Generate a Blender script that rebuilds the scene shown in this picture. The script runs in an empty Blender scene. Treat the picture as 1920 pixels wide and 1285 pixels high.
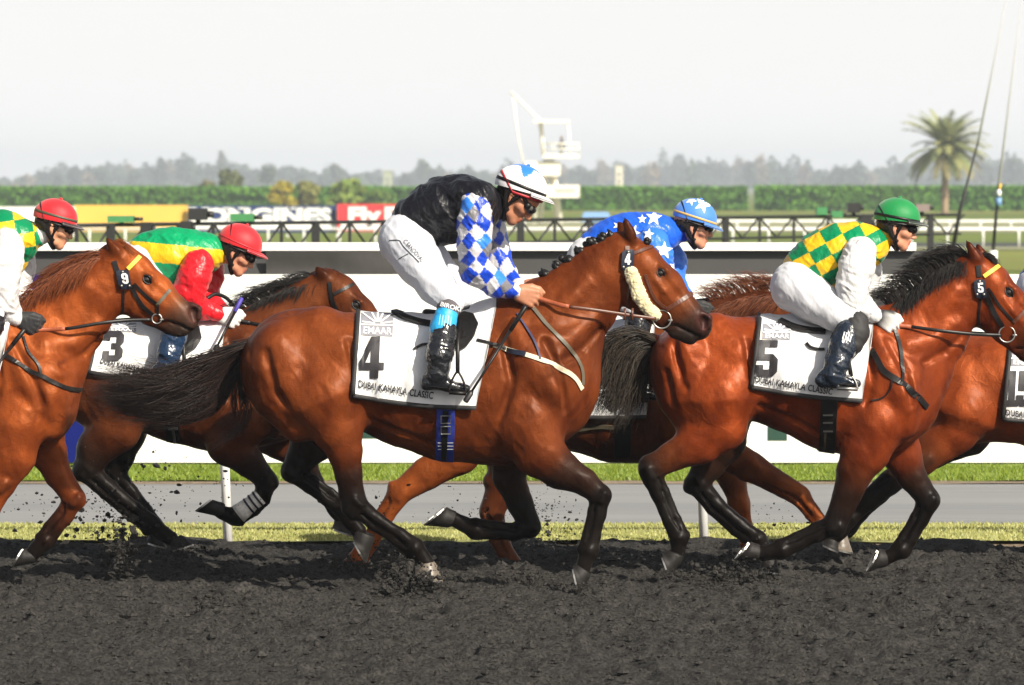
import bpy, math, random
import numpy as np
from mathutils import Vector, Matrix
from mathutils.bvhtree import BVHTree
from mathutils.geometry import delaunay_2d_cdt

random.seed(7)
RNG = np.random.default_rng(11)
SC = bpy.context.scene
COL = SC.collection

# ------------------------------------------------------------------ camera, sky, sun, exposure
CH = 2.0                      # camera height above the track
FPX = 9250.0                  # focal length in photo pixels (1920 wide)
TILT = math.atan((642.5 - 350.0) / FPX)
cam_d = bpy.data.cameras.new('camera')
cam = bpy.data.objects.new('camera', cam_d)
COL.objects.link(cam)
cam.location = (0, 0, CH)
cam.rotation_euler = (math.pi / 2 - TILT, 0, 0)
cam_d.sensor_width = 36.0
cam_d.lens = FPX / 1920.0 * 36.0
cam_d.clip_start = 0.5
cam_d.clip_end = 20000
cam_d.dof.use_dof = True
cam_d.dof.focus_distance = 24.2
cam_d.dof.aperture_fstop = 7.1
SC.camera = cam

SUN = Vector((0.52, -0.64, 0.57)).normalized()      # direction towards the sun
world = bpy.data.worlds.new('World')
SC.world = world
world.use_nodes = True
wn = world.node_tree.nodes
wl = world.node_tree.links
for n in list(wn):
    wn.remove(n)
sky = wn.new('ShaderNodeTexSky')
sky.sky_type = 'NISHITA'
sky.sun_disc = False
sky.sun_elevation = math.asin(SUN.z)
sky.sun_rotation = math.atan2(SUN.x, SUN.y)
sky.air_density = 1.0
sky.dust_density = 4.0
sky.ozone_density = 1.5
hs = wn.new('ShaderNodeHueSaturation')
hs.inputs['Saturation'].default_value = 0.6
hs.inputs['Value'].default_value = 0.6
bg = wn.new('ShaderNodeBackground')
bg.inputs['Strength'].default_value = 0.105
wo = wn.new('ShaderNodeOutputWorld')
# dusty white air low in the sky, thinning smoothly towards the zenith
wtc = wn.new('ShaderNodeTexCoord'); wsx = wn.new('ShaderNodeSeparateXYZ')
wl.new(wtc.outputs['Generated'], wsx.inputs[0])
wab = wn.new('ShaderNodeMath'); wab.operation = 'MAXIMUM'; wab.inputs[1].default_value = 0.0
wl.new(wsx.outputs[2], wab.inputs[0])
wml = wn.new('ShaderNodeMath'); wml.operation = 'MULTIPLY'; wml.inputs[1].default_value = -6.0
wl.new(wab.outputs[0], wml.inputs[0])
wex = wn.new('ShaderNodeMath'); wex.operation = 'EXPONENT'
wl.new(wml.outputs[0], wex.inputs[0])
wvm = wn.new('ShaderNodeVectorMath'); wvm.operation = 'SCALE'
wvm.inputs[0].default_value = (6.95, 6.85, 6.75)
wl.new(wex.outputs[0], wvm.inputs['Scale'])
wad = wn.new('ShaderNodeVectorMath'); wad.operation = 'ADD'
wl.new(sky.outputs[0], hs.inputs['Color'])
wl.new(hs.outputs[0], wad.inputs[0]); wl.new(wvm.outputs[0], wad.inputs[1])
wl.new(wad.outputs[0], bg.inputs['Color'])
wl.new(bg.outputs[0], wo.inputs['Surface'])

sun_d = bpy.data.lights.new('sun', 'SUN')
sun_d.energy = 5.0
sun_d.angle = math.radians(0.5)
sun_d.color = (1.0, 0.92, 0.78)
sun = bpy.data.objects.new('sun', sun_d)
COL.objects.link(sun)
sun.location = (20, -30, 40)
sun.rotation_euler = SUN.to_track_quat('Z', 'Y').to_euler()

SC.view_settings.view_transform = 'Standard'
SC.view_settings.look = 'None'
SC.view_settings.exposure = 0.58
SC.view_settings.gamma = 1.0
SC.view_settings.use_curve_mapping = False
SC.cycles.volume_step_rate = 1.0
SC.cycles.volume_bounces = 0
SC.cycles.max_bounces = 8
SC.cycles.use_denoising = True

# ------------------------------------------------------------------ pixel -> world
CT, ST = math.cos(TILT), math.sin(TILT)
def P(px, py, Y):
    dx = (px - 960.0) / FPX
    dy = (642.5 - py) / FPX
    d = Vector((dx, CT + dy * ST, -ST + dy * CT))
    return Vector((0, 0, CH)) + d * (Y / d.y)
def ray(px, py):
    return (P(px, py, 30.0) - Vector((0, 0, CH))).normalized()
def Q(v):
    """world points (n,3) -> photo pixels (n,2)"""
    v = np.asarray(v, float)
    z = v[:, 2] - CH
    f = v[:, 1] * CT - z * ST
    u = v[:, 1] * ST + z * CT
    return np.stack([960 + FPX * v[:, 0] / f, 642.5 - FPX * u / f], 1)
def GY(py):
    """distance at which the ground shows at row py"""
    return CH * FPX / (py - 350.0)

# ------------------------------------------------------------------ objects
def tag(o, label=None, cat=None, group=None, kind=None):
    if label: o['label'] = label
    if cat: o['category'] = cat
    if group: o['group'] = group
    if kind: o['kind'] = kind
    return o

def mesh_np(name, v, f, smooth=True):
    """fast mesh from numpy arrays; f is (n,3) or (n,4) or a list of tuples"""
    me = bpy.data.meshes.new(name)
    v = np.asarray(v, np.float32)
    if isinstance(f, np.ndarray):
        n, k = f.shape
        me.vertices.add(len(v)); me.vertices.foreach_set('co', v.ravel())
        me.loops.add(n * k); me.loops.foreach_set('vertex_index', f.astype(np.int32).ravel())
        me.polygons.add(n)
        me.polygons.foreach_set('loop_start', np.arange(0, n * k, k, dtype=np.int32))
        me.polygons.foreach_set('loop_total', np.full(n, k, np.int32))
        me.update(calc_edges=True)
    else:
        me.from_pydata([tuple(map(float, p)) for p in v], [], [tuple(int(i) for i in q) for q in f])
    me.polygons.foreach_set('use_smooth', np.full(len(me.polygons), bool(smooth)))
    me.validate()
    return me

def mk(name, v, f, mat, parent=None, base=None, smooth=True, col=None):
    """object from WORLD coordinates; its origin is base (or the parent's origin)"""
    v = np.asarray(v, float).reshape(-1, 3)
    if base is None:
        base = Vector(parent['_b']) if parent is not None else Vector((0, 0, 0))
    me = mesh_np(name, v - np.array(base), f, smooth)
    if mat is not None: me.materials.append(mat)
    if col is not None:
        a = me.color_attributes.new('coat', 'FLOAT_COLOR', 'POINT')
        c = np.ones((len(v), 4), np.float32); c[:, :3] = col
        a.data.foreach_set('color', c.ravel())
    o = bpy.data.objects.new(name, me)
    COL.objects.link(o)
    if parent is not None:
        o.parent = parent
        o.location = Vector(base) - Vector(parent['_b'])
    else:
        o.location = base
    o['_b'] = list(base)
    return o

def empty(name, base):
    o = bpy.data.objects.new(name, None)
    COL.objects.link(o)
    o.location = base
    o['_b'] = list(base)
    o.empty_display_size = 0.2
    return o

def mirror_obj(o, Y):
    """the same piece on the far side of the animal"""
    bs = np.array(o['_b']); v = np.array([tuple(q.co) for q in o.data.vertices]) + bs
    v[:, 1] = 2 * Y - v[:, 1]
    f = [tuple(p.vertices)[::-1] for p in o.data.polygons]
    return mk(o.name.split('.')[0], v, f, o.data.materials[0], o.parent, smooth=o.data.polygons[0].use_smooth)

class MB:
    """collects simple shapes in world coordinates"""
    def __init__(s): s.v = []; s.f = []
    def add(s, v, f):
        n = len(s.v); s.v += [tuple(p) for p in v]; s.f += [tuple(i + n for i in q) for q in f]
    def box(s, x0, x1, y0, y1, z0, z1):
        s.add([(x0,y0,z0),(x1,y0,z0),(x1,y1,z0),(x0,y1,z0),(x0,y0,z1),(x1,y0,z1),(x1,y1,z1),(x0,y1,z1)],
              [(0,3,2,1),(4,5,6,7),(0,1,5,4),(1,2,6,5),(2,3,7,6),(3,0,4,7)])
    def tube(s, pts, r, n=8, flat=1.0, cap=True, axis=None):
        pts = [Vector(p) for p in pts]
        if not hasattr(r, '__len__'): r = [r] * len(pts)
        t0 = (pts[1] - pts[0]).normalized()
        ref = Vector(axis) if axis is not None else (Vector((0, 1, 0)) if abs(t0.y) < 0.9 else Vector((1, 0, 0)))
        base = len(s.v)
        for i, p in enumerate(pts):
            t = (pts[min(i + 1, len(pts) - 1)] - pts[max(i - 1, 0)])
            t = t.normalized() if t.length > 1e-9 else t0
            a = (ref - t * ref.dot(t)); a = a.normalized() if a.length > 1e-6 else t.orthogonal().normalized()
            b = t.cross(a)
            for k in range(n):
                th = 2 * math.pi * k / n
                s.v.append(tuple(p + a * (math.cos(th) * r[i] * flat) + b * (math.sin(th) * r[i])))
        for i in range(len(pts) - 1):
            for k in range(n):
                k2 = (k + 1) % n
                s.f.append((base + i*n + k, base + i*n + k2, base + (i+1)*n + k2, base + (i+1)*n + k))
        if cap:
            s.f.append(tuple(base + k for k in range(n))[::-1])
            e = base + (len(pts) - 1) * n
            s.f.append(tuple(e + k for k in range(n)))
    def ball(s, c, r, n=10, m=6, R=None):
        c = Vector(c); base = len(s.v)
        rr = Vector(r) if hasattr(r, '__len__') else Vector((r, r, r))
        for i in range(m + 1):
            ph = math.pi * i / m
            for k in range(n):
                th = 2 * math.pi * k / n
                q = Vector((math.sin(ph) * math.cos(th) * rr.x, math.sin(ph) * math.sin(th) * rr.y, math.cos(ph) * rr.z))
                if R is not None: q = R @ q
                s.v.append(tuple(c + q))
        for i in range(m):
            for k in range(n):
                k2 = (k + 1) % n
                s.f.append((base + i*n + k, base + (i+1)*n + k, base + (i+1)*n + k2, base + i*n + k2))
    def mk(s, name, mat, parent=None, base=None, smooth=True, **kw):
        return mk(name, s.v, s.f, mat, parent, base, smooth, **kw)

def catmull(pts, n=6):
    pts = [Vector(p) for p in pts]
    if len(pts) < 3: return pts
    ext = [pts[0] * 2 - pts[1]] + pts + [pts[-1] * 2 - pts[-2]]
    out = []
    for i in range(1, len(ext) - 2):
        a, b, c, d = ext[i-1:i+3]
        for k in range(n):
            t = k / n
            out.append(0.5 * ((2*b) + (c-a)*t + (2*a-5*b+4*c-d)*t*t + (3*b-a-3*c+d)*t**3))
    out.append(pts[-1])
    return out

# ------------------------------------------------------------------ noise
def _hash(i, j, k, s):
    h = (i * 374761393 + j * 668265263 + k * 2147483647 + s * 144665 + 1013904223) & 0xFFFFFFFF
    h = ((h ^ (h >> 13)) * 1274126177) & 0xFFFFFFFF
    h = ((h ^ (h >> 15)) * 2246822519) & 0xFFFFFFFF
    return ((h ^ (h >> 16)) & 0xFFFF) / 32767.5 - 1.0
def noise(p, s=0):
    """value noise in -1..1 at points (n,3)"""
    p = np.asarray(p, float)
    i = np.floor(p).astype(np.int64); f = p - i
    f = f * f * f * (f * (f * 6 - 15) + 10)
    r = 0
    for a in (0, 1):
        for b in (0, 1):
            for c in (0, 1):
                w = (f[:, 0] if a else 1 - f[:, 0]) * (f[:, 1] if b else 1 - f[:, 1]) * (f[:, 2] if c else 1 - f[:, 2])
                r = r + w * _hash(i[:, 0] + a, i[:, 1] + b, i[:, 2] + c, s)
    return r

# ------------------------------------------------------------------ signed distance modelling
class Seg:
    __slots__ = ('a', 'b', 'ra', 'rb', 'sy', 'ca', 'cb')
def seg_d(p, s, want_h=False):
    """p: tuple of arrays x,y,z ; tapered capsule squashed along y by s.sy"""
    x, y, z = p
    isy = 1.0 / s.sy
    ax, ay, az = s.a[0], s.a[1] * isy, s.a[2]
    bx, by, bz = s.b[0] - ax, s.b[1] * isy - ay, s.b[2] - az
    qx, qy, qz = x - ax, y * isy - ay, z - az
    L = bx*bx + by*by + bz*bz
    if L < 1e-12:
        h = 0.0 * (qx + qy + qz)
    else:
        h = np.clip((qx*bx + qy*by + qz*bz) / L, 0, 1)
    dx, dy, dz = qx - h*bx, qy - h*by, qz - h*bz
    d = np.sqrt(dx*dx + dy*dy + dz*dz) - (s.ra + (s.rb - s.ra) * h)
    if s.sy < 1: d = d * (0.45 + 0.55 * s.sy)
    return (d, h) if want_h else d

class Body:
    """list of chains (smooth unions or subtractions) traced on the plane Y"""
    def __init__(s, Y): s.Y = Y; s.chains = []; s.noise_f = None
    def chain(s, st, y=0.0, sy=1.0, k=0.03, col=(1, 1, 1), op=1, kin=0.012, m=False):
        """st: stations (px, py, r_px[, y_off[, sy[, col]]]); m: radii in metres"""
        sg = []
        pts = []
        for q in st:
            yo = q[3] if len(q) > 3 and q[3] is not None else y
            sq = q[4] if len(q) > 4 and q[4] is not None else sy
            c = q[5] if len(q) > 5 else col
            Yq = s.Y + yo
            pts.append((P(q[0], q[1], Yq), q[2] if m else q[2] * Yq / FPX, sq, c))
        s.chain3(pts, k, op, kin)
    def chain3(s, pts, k=0.03, op=1, kin=0.012):
        sg = []
        if len(pts) == 1: pts = pts * 2
        for A, B in zip(pts[:-1], pts[1:]):
            g = Seg(); g.a = A[0]; g.b = B[0]; g.ra = A[1]; g.rb = B[1]
            g.sy = 0.5 * (A[2] + B[2]); g.ca = np.array(A[3]); g.cb = np.array(B[3])
            sg.append(g)
        s.chains.append((sg, k, op, kin))
    def both(s, st, y, **kw):
        s.chain(st, y=-y, **kw); s.chain(st, y=y, **kw)
    def copy(s):
        b = Body(s.Y); b.chains = list(s.chains); return b
    def bbox(s, pad):
        lo = np.full(3, 1e9); hi = np.full(3, -1e9)
        for sg, k, op, kin in s.chains:
            if op < 0: continue
            for g in sg:
                for c, r in ((g.a, g.ra), (g.b, g.rb)):
                    e = np.array((r, r * g.sy, r)); c = np.array(c)
                    lo = np.minimum(lo, c - e); hi = np.maximum(hi, c + e)
        return lo - pad, hi + pad
    def eval(s, pts):
        """field at scattered points (n,3)"""
        p = (pts[:, 0], pts[:, 1], pts[:, 2]); F = np.full(len(pts), 0.5)
        for sg, k, op, kin in s.chains:
            D = None
            for g in sg:
                d = seg_d(p, g); D = d if D is None else smin(D, d, kin)
            F = smin(F, D, k) if op > 0 else -smin(-F, D, k)
        return F
    def ysurf(s, px, py, far=False):
        """y of the surface at a photo pixel, on the side of the camera"""
        ys = np.linspace(-0.6, 0.6, 481) + s.Y
        pts = np.array([P(px, py, Y) for Y in ys])
        F = s.eval(pts)
        i = np.argmax(F < 0)
        return (ys[i] - s.Y) if F[i] < 0 else 0.0
    def muscle(s, st, out=0.012, k=0.03, both=True, sy=1.0, col=(1, 1, 1)):
        """bulge that follows the skin: stations (px, py, r_px) raised out metres above it"""
        pn = []
        for q in st:
            r = q[2] * s.Y / FPX
            y = s.ysurf(q[0], q[1])
            pn.append((q[0], q[1], q[2], y - out + r * sy, sy, col))
        s.chain(pn, k=k)
        if both:
            s.chain([(a, b, c, -d, e, f) for a, b, c, d, e, f in pn], k=k)
    def colors(s, v, blur=0.02):
        p = (v[:, 0], v[:, 1], v[:, 2])
        W = np.zeros(len(v)); C = np.zeros((len(v), 3))
        allg = [(g, op) for sg, k, op, kin in s.chains for g in sg]
        ds = []
        for g, op in allg:
            d, h = seg_d(p, g, True)
            if op < 0: d = np.abs(d) * 1.0 - 0.004
            c = g.ca[None] * (1 - h[:, None]) + g.cb[None] * h[:, None]
            ds.append((d, c))
        dm = np.min(np.array([d for d, c in ds]), 0)
        for d, c in ds:
            w = np.exp(-np.clip((d - dm) / blur, 0, 20))
            W += w; C += w[:, None] * c
        return C / W[:, None]
    def mesh(s, h):
        lo, hi = s.bbox(2.5 * h + 0.01)
        n = np.ceil((hi - lo) / h).astype(int) + 1
        ax = [lo[i] + h * np.arange(n[i]) for i in range(3)]
        F = np.full(n, 0.1, np.float32)
        for sg, k, op, kin in s.chains:
            clo = np.full(3, 1e9); chi = np.full(3, -1e9); bb = []
            for g in sg:
                rm = max(g.ra, g.rb); e = np.array((rm, rm * g.sy, rm)) + 0.012 + k + 2 * h
                a = np.minimum(g.a, g.b) - e; b = np.maximum(g.a, g.b) + e
                bb.append((a, b)); clo = np.minimum(clo, a); chi = np.maximum(chi, b)
            def sl(a, b):
                i0 = np.clip(np.floor((a - lo) / h).astype(int), 0, n - 1); i1 = np.clip(np.ceil((b - lo) / h).astype(int) + 1, 1, n)
                return i0, i1
            c0, c1 = sl(clo, chi)
            if np.any(c1 <= c0): continue
            D = np.full(c1 - c0, 0.3, np.float32)
            for g, (a, b) in zip(sg, bb):
                i0, i1 = sl(a, b)
                if np.any(i1 <= i0): continue
                p = (ax[0][i0[0]:i1[0], None, None].astype(np.float32), ax[1][None, i0[1]:i1[1], None].astype(np.float32), ax[2][None, None, i0[2]:i1[2]].astype(np.float32))
                d = seg_d(p, g)
                v = D[i0[0]-c0[0]:i1[0]-c0[0], i0[1]-c0[1]:i1[1]-c0[1], i0[2]-c0[2]:i1[2]-c0[2]]
                v[...] = smin(v, d, kin)
            v = F[c0[0]:c1[0], c0[1]:c1[1], c0[2]:c1[2]]
            v[...] = smin(v, D, k) if op > 0 else -smin(-v, D, k)
        return nets(F, lo, h)

def smin(a, b, k):
    if k <= 1e-6: return np.minimum(a, b)
    q = np.maximum(k - np.abs(a - b), 0) / k
    return np.minimum(a, b) - q * q * (k * 0.25)

def nets(F, lo, h):
    """naive surface nets"""
    S = F < 0
    nx, ny, nz = F.shape
    c = np.zeros((nx-1, ny-1, nz-1), np.int8)
    for a in (0, 1):
        for b in (0, 1):
            for d in (0, 1):
                c += S[a:nx-1+a, b:ny-1+b, d:nz-1+d]
    act = (c > 0) & (c < 8)
    I = np.argwhere(act)
    idx = np.full(act.shape, -1, np.int64)
    idx[act] = np.arange(len(I))
    acc = np.zeros((len(I), 3)); cnt = np.zeros(len(I))
    corners = [(a, b, d) for a in (0, 1) for b in (0, 1) for d in (0, 1)]
    val = {q: F[I[:, 0]+q[0], I[:, 1]+q[1], I[:, 2]+q[2]] for q in corners}
    for q in corners:
        for ax in range(3):
            if q[ax] == 0:
                r = list(q); r[ax] = 1; r = tuple(r)
                A, B = val[q], val[r]
                m = (A < 0) != (B < 0)
                t = A[m] / (A[m] - B[m])
                pt = np.tile(np.array(q, float), (m.sum(), 1)); pt[:, ax] += t
                acc[m] += pt; cnt[m] += 1
    V = lo + h * (I + acc / cnt[:, None])
    quads = []
    for ax in range(3):
        o = [(1, 2), (2, 0), (0, 1)][ax]
        sl0 = [slice(1, -1)] * 3; sl0[ax] = slice(0, -1)
        sl1 = [slice(1, -1)] * 3; sl1[ax] = slice(1, None)
        A = S[tuple(sl0)]; B = S[tuple(sl1)]
        ch = np.argwhere(A != B)
        if not len(ch): continue
        base = ch + np.array([1, 1, 1]); base[:, ax] -= 1
        ins = A[ch[:, 0], ch[:, 1], ch[:, 2]]
        def g(du, dv):
            q = base.copy(); q[:, o[0]] -= du; q[:, o[1]] -= dv
            return idx[q[:, 0], q[:, 1], q[:, 2]]
        qd = np.stack([g(1, 1), g(0, 1), g(0, 0), g(1, 0)], 1)
        qd[~ins] = qd[~ins][:, ::-1]
        quads.append(qd)
    Qd = np.concatenate(quads)
    Qd = Qd[(Qd >= 0).all(1)]
    return V, Qd

def relax(V, Fq, it=1, lam=0.5):
    V = V.copy()
    e = np.concatenate([Fq[:, [0, 1]], Fq[:, [1, 2]], Fq[:, [2, 3]], Fq[:, [3, 0]]])
    for _ in range(it):
        S = np.zeros_like(V); n = np.zeros(len(V))
        for i in range(3):
            S[:, i] = np.bincount(e[:, 0], V[e[:, 1], i], len(V)) + np.bincount(e[:, 1], V[e[:, 0], i], len(V))
        n = np.bincount(e[:, 0], minlength=len(V)) + np.bincount(e[:, 1], minlength=len(V))
        V += lam * (S / np.maximum(n, 1)[:, None] - V)
    return V

def normals(V, Fq):
    n = np.cross(V[Fq[:, 2]] - V[Fq[:, 0]], V[Fq[:, 3 if Fq.shape[1] > 3 else 1]] - V[Fq[:, 1 if Fq.shape[1] > 3 else 0]])
    N = np.zeros_like(V)
    for k in range(Fq.shape[1]):
        for i in range(3):
            N[:, i] += np.bincount(Fq[:, k], n[:, i], len(V))
    return N / np.maximum(np.linalg.norm(N, axis=1), 1e-9)[:, None]

def bvh_of(V, Fq):
    return BVHTree.FromPolygons([Vector(p) for p in V], [tuple(int(i) for i in q) for q in Fq])

# ------------------------------------------------------------------ things laid on a surface
def hit(bvh, px, py):
    """where the line of sight through a pixel meets a surface: location, outward normal"""
    d = ray(px, py)
    o = Vector((0, 0, CH)) + d * 15.0
    loc, nor, i, dist = bvh.ray_cast(o, d)
    if loc is None: return None
    if nor.dot(d) > 0: nor = -nor
    return loc, nor

def resample(pl, step):
    out = [pl[0]]
    for a, b in zip(pl[:-1], pl[1:]):
        L = math.hypot(b[0] - a[0], b[1] - a[1]); n = max(1, int(round(L / step)))
        for k in range(1, n + 1):
            out.append((a[0] + (b[0] - a[0]) * k / n, a[1] + (b[1] - a[1]) * k / n))
    return out

def smooth_pl(pl, n=5):
    return [(p.x, p.y) for p in catmull([Vector((a, b, 0)) for a, b in pl], n)] if len(pl) > 2 else pl

def strap_geo(mb, bvh, pl, w, th=0.004, off=0.001, mirror=None, step=5, wf=None):
    """leather strap lying on a surface; pl in pixels, w in metres"""
    pts = []
    for q in resample(smooth_pl(pl), step):
        r = hit(bvh, *q)
        if r: pts.append(r)
    if len(pts) < 2: return
    n = len(pts)
    # smooth the normals and positions a little
    loc = [p[0] for p in pts]; nor = [p[1] for p in pts]
    for _ in range(2):
        loc = [loc[0]] + [(loc[i-1] + loc[i] * 2 + loc[i+1]) / 4 for i in range(1, n-1)] + [loc[-1]]
        nor = [((nor[max(i-1, 0)] + nor[i] * 2 + nor[min(i+1, n-1)]) / 4).normalized() for i in range(n)]
    for mir in ((False, True) if mirror is not None else (False,)):
        base = len(mb.v)
        for i in range(n):
            t = (loc[min(i+1, n-1)] - loc[max(i-1, 0)]).normalized()
            c = t.cross(nor[i]).normalized()
            ww = w if wf is None else w * wf(i / (n - 1))
            for sx, sn in ((-1, off), (1, off), (1, off + th), (-1, off + th)):
                p = loc[i] + c * (sx * ww / 2) + nor[i] * sn
                if mir: p = Vector((p.x, 2 * mirror - p.y, p.z))
                mb.v.append(tuple(p))
        for i in range(n - 1):
            for k in range(4):
                k2 = (k + 1) % 4
                q = (base + i*4 + k, base + i*4 + k2, base + (i+1)*4 + k2, base + (i+1)*4 + k)
                mb.f.append(q if not mir else q[::-1])
        mb.f.append((base, base+1, base+2, base+3)); e = base + (n-1)*4; mb.f.append((e, e+3, e+2, e+1))

def strap(name, bvh, pl, w, mat, parent, **kw):
    mir = kw.pop('mirror', None)
    mb = MB(); strap_geo(mb, bvh, pl, w, **kw)
    if not mb.v: return None
    o = mb.mk(name, mat, parent, smooth=False)
    if mir is not None: mirror_obj(o, mir)
    return o

def patch(name, bvh, loops, mat, parent, off=0.003, th=0.0, step=6, mirror=None, fallbackY=None, smooth=True):
    """flat print or leather of outline loops (pixels) laid on a surface"""
    V2 = []; E = []
    for lp in loops:
        lp = resample(lp + [lp[0]], step)[:-1]
        n0 = len(V2); V2 += [Vector(p) for p in lp]
        E += [(n0 + i, n0 + (i + 1) % len(lp)) for i in range(len(lp))]
    xs = [p.x for p in V2]; ys = [p.y for p in V2]
    gx = min(xs) + step
    while gx < max(xs):
        gy = min(ys) + step
        while gy < max(ys):
            V2.append(Vector((gx + 0.013 * gy % 1, gy))); gy += step
        gx += step
    r = delaunay_2d_cdt(V2, E, [], 0, 1e-4)
    v2, faces = r[0], r[2]
    def inside(p):
        c = False
        for lp in loops:
            for i in range(len(lp)):
                (x1, y1), (x2, y2) = lp[i], lp[i - 1]
                if (y1 > p[1]) != (y2 > p[1]) and p[0] < (x2 - x1) * (p[1] - y1) / (y2 - y1) + x1: c = not c
        return c
    keep = [f for f in faces if inside((sum(v2[i].x for i in f) / 3, sum(v2[i].y for i in f) / 3))]
    used = sorted({i for f in keep for i in f}); mp = {}
    loc = []; nor = []
    for i in used:
        q = hit(bvh, v2[i].x, v2[i].y)
        if q is None:
            if fallbackY is None: continue
            q = (P(v2[i].x, v2[i].y, fallbackY), Vector((0, -1, 0)))
        mp[i] = len(loc); loc.append(q[0]); nor.append(q[1])
    fs = [tuple(mp[i] for i in f) for f in keep if all(i in mp for i in f)]
    if not fs: return None
    v = [l + n * off for l, n in zip(loc, nor)]
    nrm = (v[fs[0][1]] - v[fs[0][0]]).cross(v[fs[0][2]] - v[fs[0][0]])
    if nrm.y > 0: fs = [f[::-1] for f in fs]
    if th > 0:
        n = len(v); v2_ = [l + nn * (off + th) for l, nn in zip(loc, nor)]
        ed = {}
        for f in fs:
            for a, b in ((f[0], f[1]), (f[1], f[2]), (f[2], f[0])): ed[(a, b)] = 1
        side = [(a, b) for a, b in ed if (b, a) not in ed]
        top = [tuple(i + n for i in f) for f in fs]
        fs = [f[::-1] for f in fs] + top
        v = v + v2_
        # side wall
        fs2 = [(a, b, b + n, a + n) for a, b in side]
        fs = fs + [tuple(q) for q in fs2]
    o = mk(name, v, fs, mat, parent, smooth=False)
    if mirror is not None: mirror_obj(o, mirror)
    return o

# block figures in a unit box (x right, y down)
DIG = {
 '4': [[(.45,0),(.8,0),(.8,.62),(1,.62),(1,.8),(.8,.8),(.8,1),(.45,1),(.45,.8),(0,.8),(0,.6)], [(.45,.32),(.25,.62),(.45,.62)]],
 '5': [[(.08,0),(.95,0),(.95,.2),(.4,.2),(.4,.38),(.78,.38),(1,.52),(1,.86),(.8,1),(.2,1),(0,.86),(0,.68),(.36,.68),(.36,.8),(.64,.8),(.64,.56),(.08,.56)]],
 '3': [[(.2,0),(.8,0),(1,.14),(1,.38),(.86,.5),(1,.62),(1,.86),(.8,1),(.2,1),(0,.86),(0,.66),(.34,.66),(.34,.8),(.64,.8),(.64,.6),(.4,.6),(.4,.4),(.64,.4),(.64,.2),(.34,.2),(.34,.32),(0,.32),(0,.14)]],
 '9': [[(.25,0),(.75,0),(1,.16),(1,.84),(.75,1),(.25,1),(0,.84),(0,.7),(.34,.7),(.34,.8),(.64,.8),(.64,.6),(.25,.6),(0,.46),(0,.16)], [(.34,.2),(.34,.42),(.64,.42),(.64,.2)]],
 '1': [[(.3,0),(.72,0),(.72,.82),(.95,.82),(.95,1),(.1,1),(.1,.82),(.32,.82),(.32,.25),(.1,.25),(.1,.12)]],
}
def digit(ch, x, y, w, h, shx=0.0, shy=0.0):
    """loops of a block figure: left x, top y, size in pixels, with shear"""
    return [[(x + a * w + shx * b * h, y + b * h + shy * a * w) for a, b in lp] for lp in DIG[ch]]

_txt = {}
def text_polys(s, bold=0.0, space=1.0):
    """triangles of a word in the built-in typeface, height of a capital about 0.7"""
    key = (s, bold, space)
    if key not in _txt:
        cu = bpy.data.curves.new('t', 'FONT'); cu.body = s; cu.offset = bold; cu.resolution_u = 3; cu.space_character = space
        o = bpy.data.objects.new('t', cu); COL.objects.link(o)
        dg = bpy.context.evaluated_depsgraph_get()
        me = o.evaluated_get(dg).to_mesh(); me.calc_loop_triangles()
        v = [tuple(q.co[:2]) for q in me.vertices]; f = [tuple(t.vertices) for t in me.loop_triangles]
        o.evaluated_get(dg).to_mesh_clear()
        bpy.data.objects.remove(o); bpy.data.curves.remove(cu)
        _txt[key] = (v, f)
    return _txt[key]

def lettering(name, bvh, s, p0, p1, h, mat, parent, bold=0.02, off=0.004, space=1.0):
    """word laid on a surface between pixels p0 and p1 (baseline), cap height h pixels"""
    v, f = text_polys(s, bold, space)
    x0 = min(q[0] for q in v); x1 = max(q[0] for q in v); y1 = max(q[1] for q in v)
    ux, uy = p1[0] - p0[0], p1[1] - p0[1]
    L = math.hypot(ux, uy); nx, ny = uy / L, -ux / L
    out = []; ok = {}
    for i, q in enumerate(v):
        a = (q[0] - x0) / (x1 - x0); b = q[1] / y1 * h
        r = hit(bvh, p0[0] + ux * a + nx * b, p0[1] + uy * a + ny * b)
        if r: ok[i] = len(out); out.append(r[0] + r[1] * off)
    fs = [tuple(ok[i] for i in t)[::1] for t in f if all(i in ok for i in t)]
    if not fs: return None
    return mk(name, out, fs, mat, parent, smooth=False)

def word_flat(name, s, x0, x1, z0, z1, y, mat, parent, bold=0.02, space=1.0):
    """word standing on a vertical plane facing the camera"""
    v, f = text_polys(s, bold, space)
    a0 = min(q[0] for q in v); a1 = max(q[0] for q in v); b1 = max(q[1] for q in v); b0 = min(0, 0)
    out = [(x0 + (q[0] - a0) / (a1 - a0) * (x1 - x0), y, z0 + q[1] / b1 * (z1 - z0)) for q in v]
    return mk(name, out, f, mat, parent, smooth=False)

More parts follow.
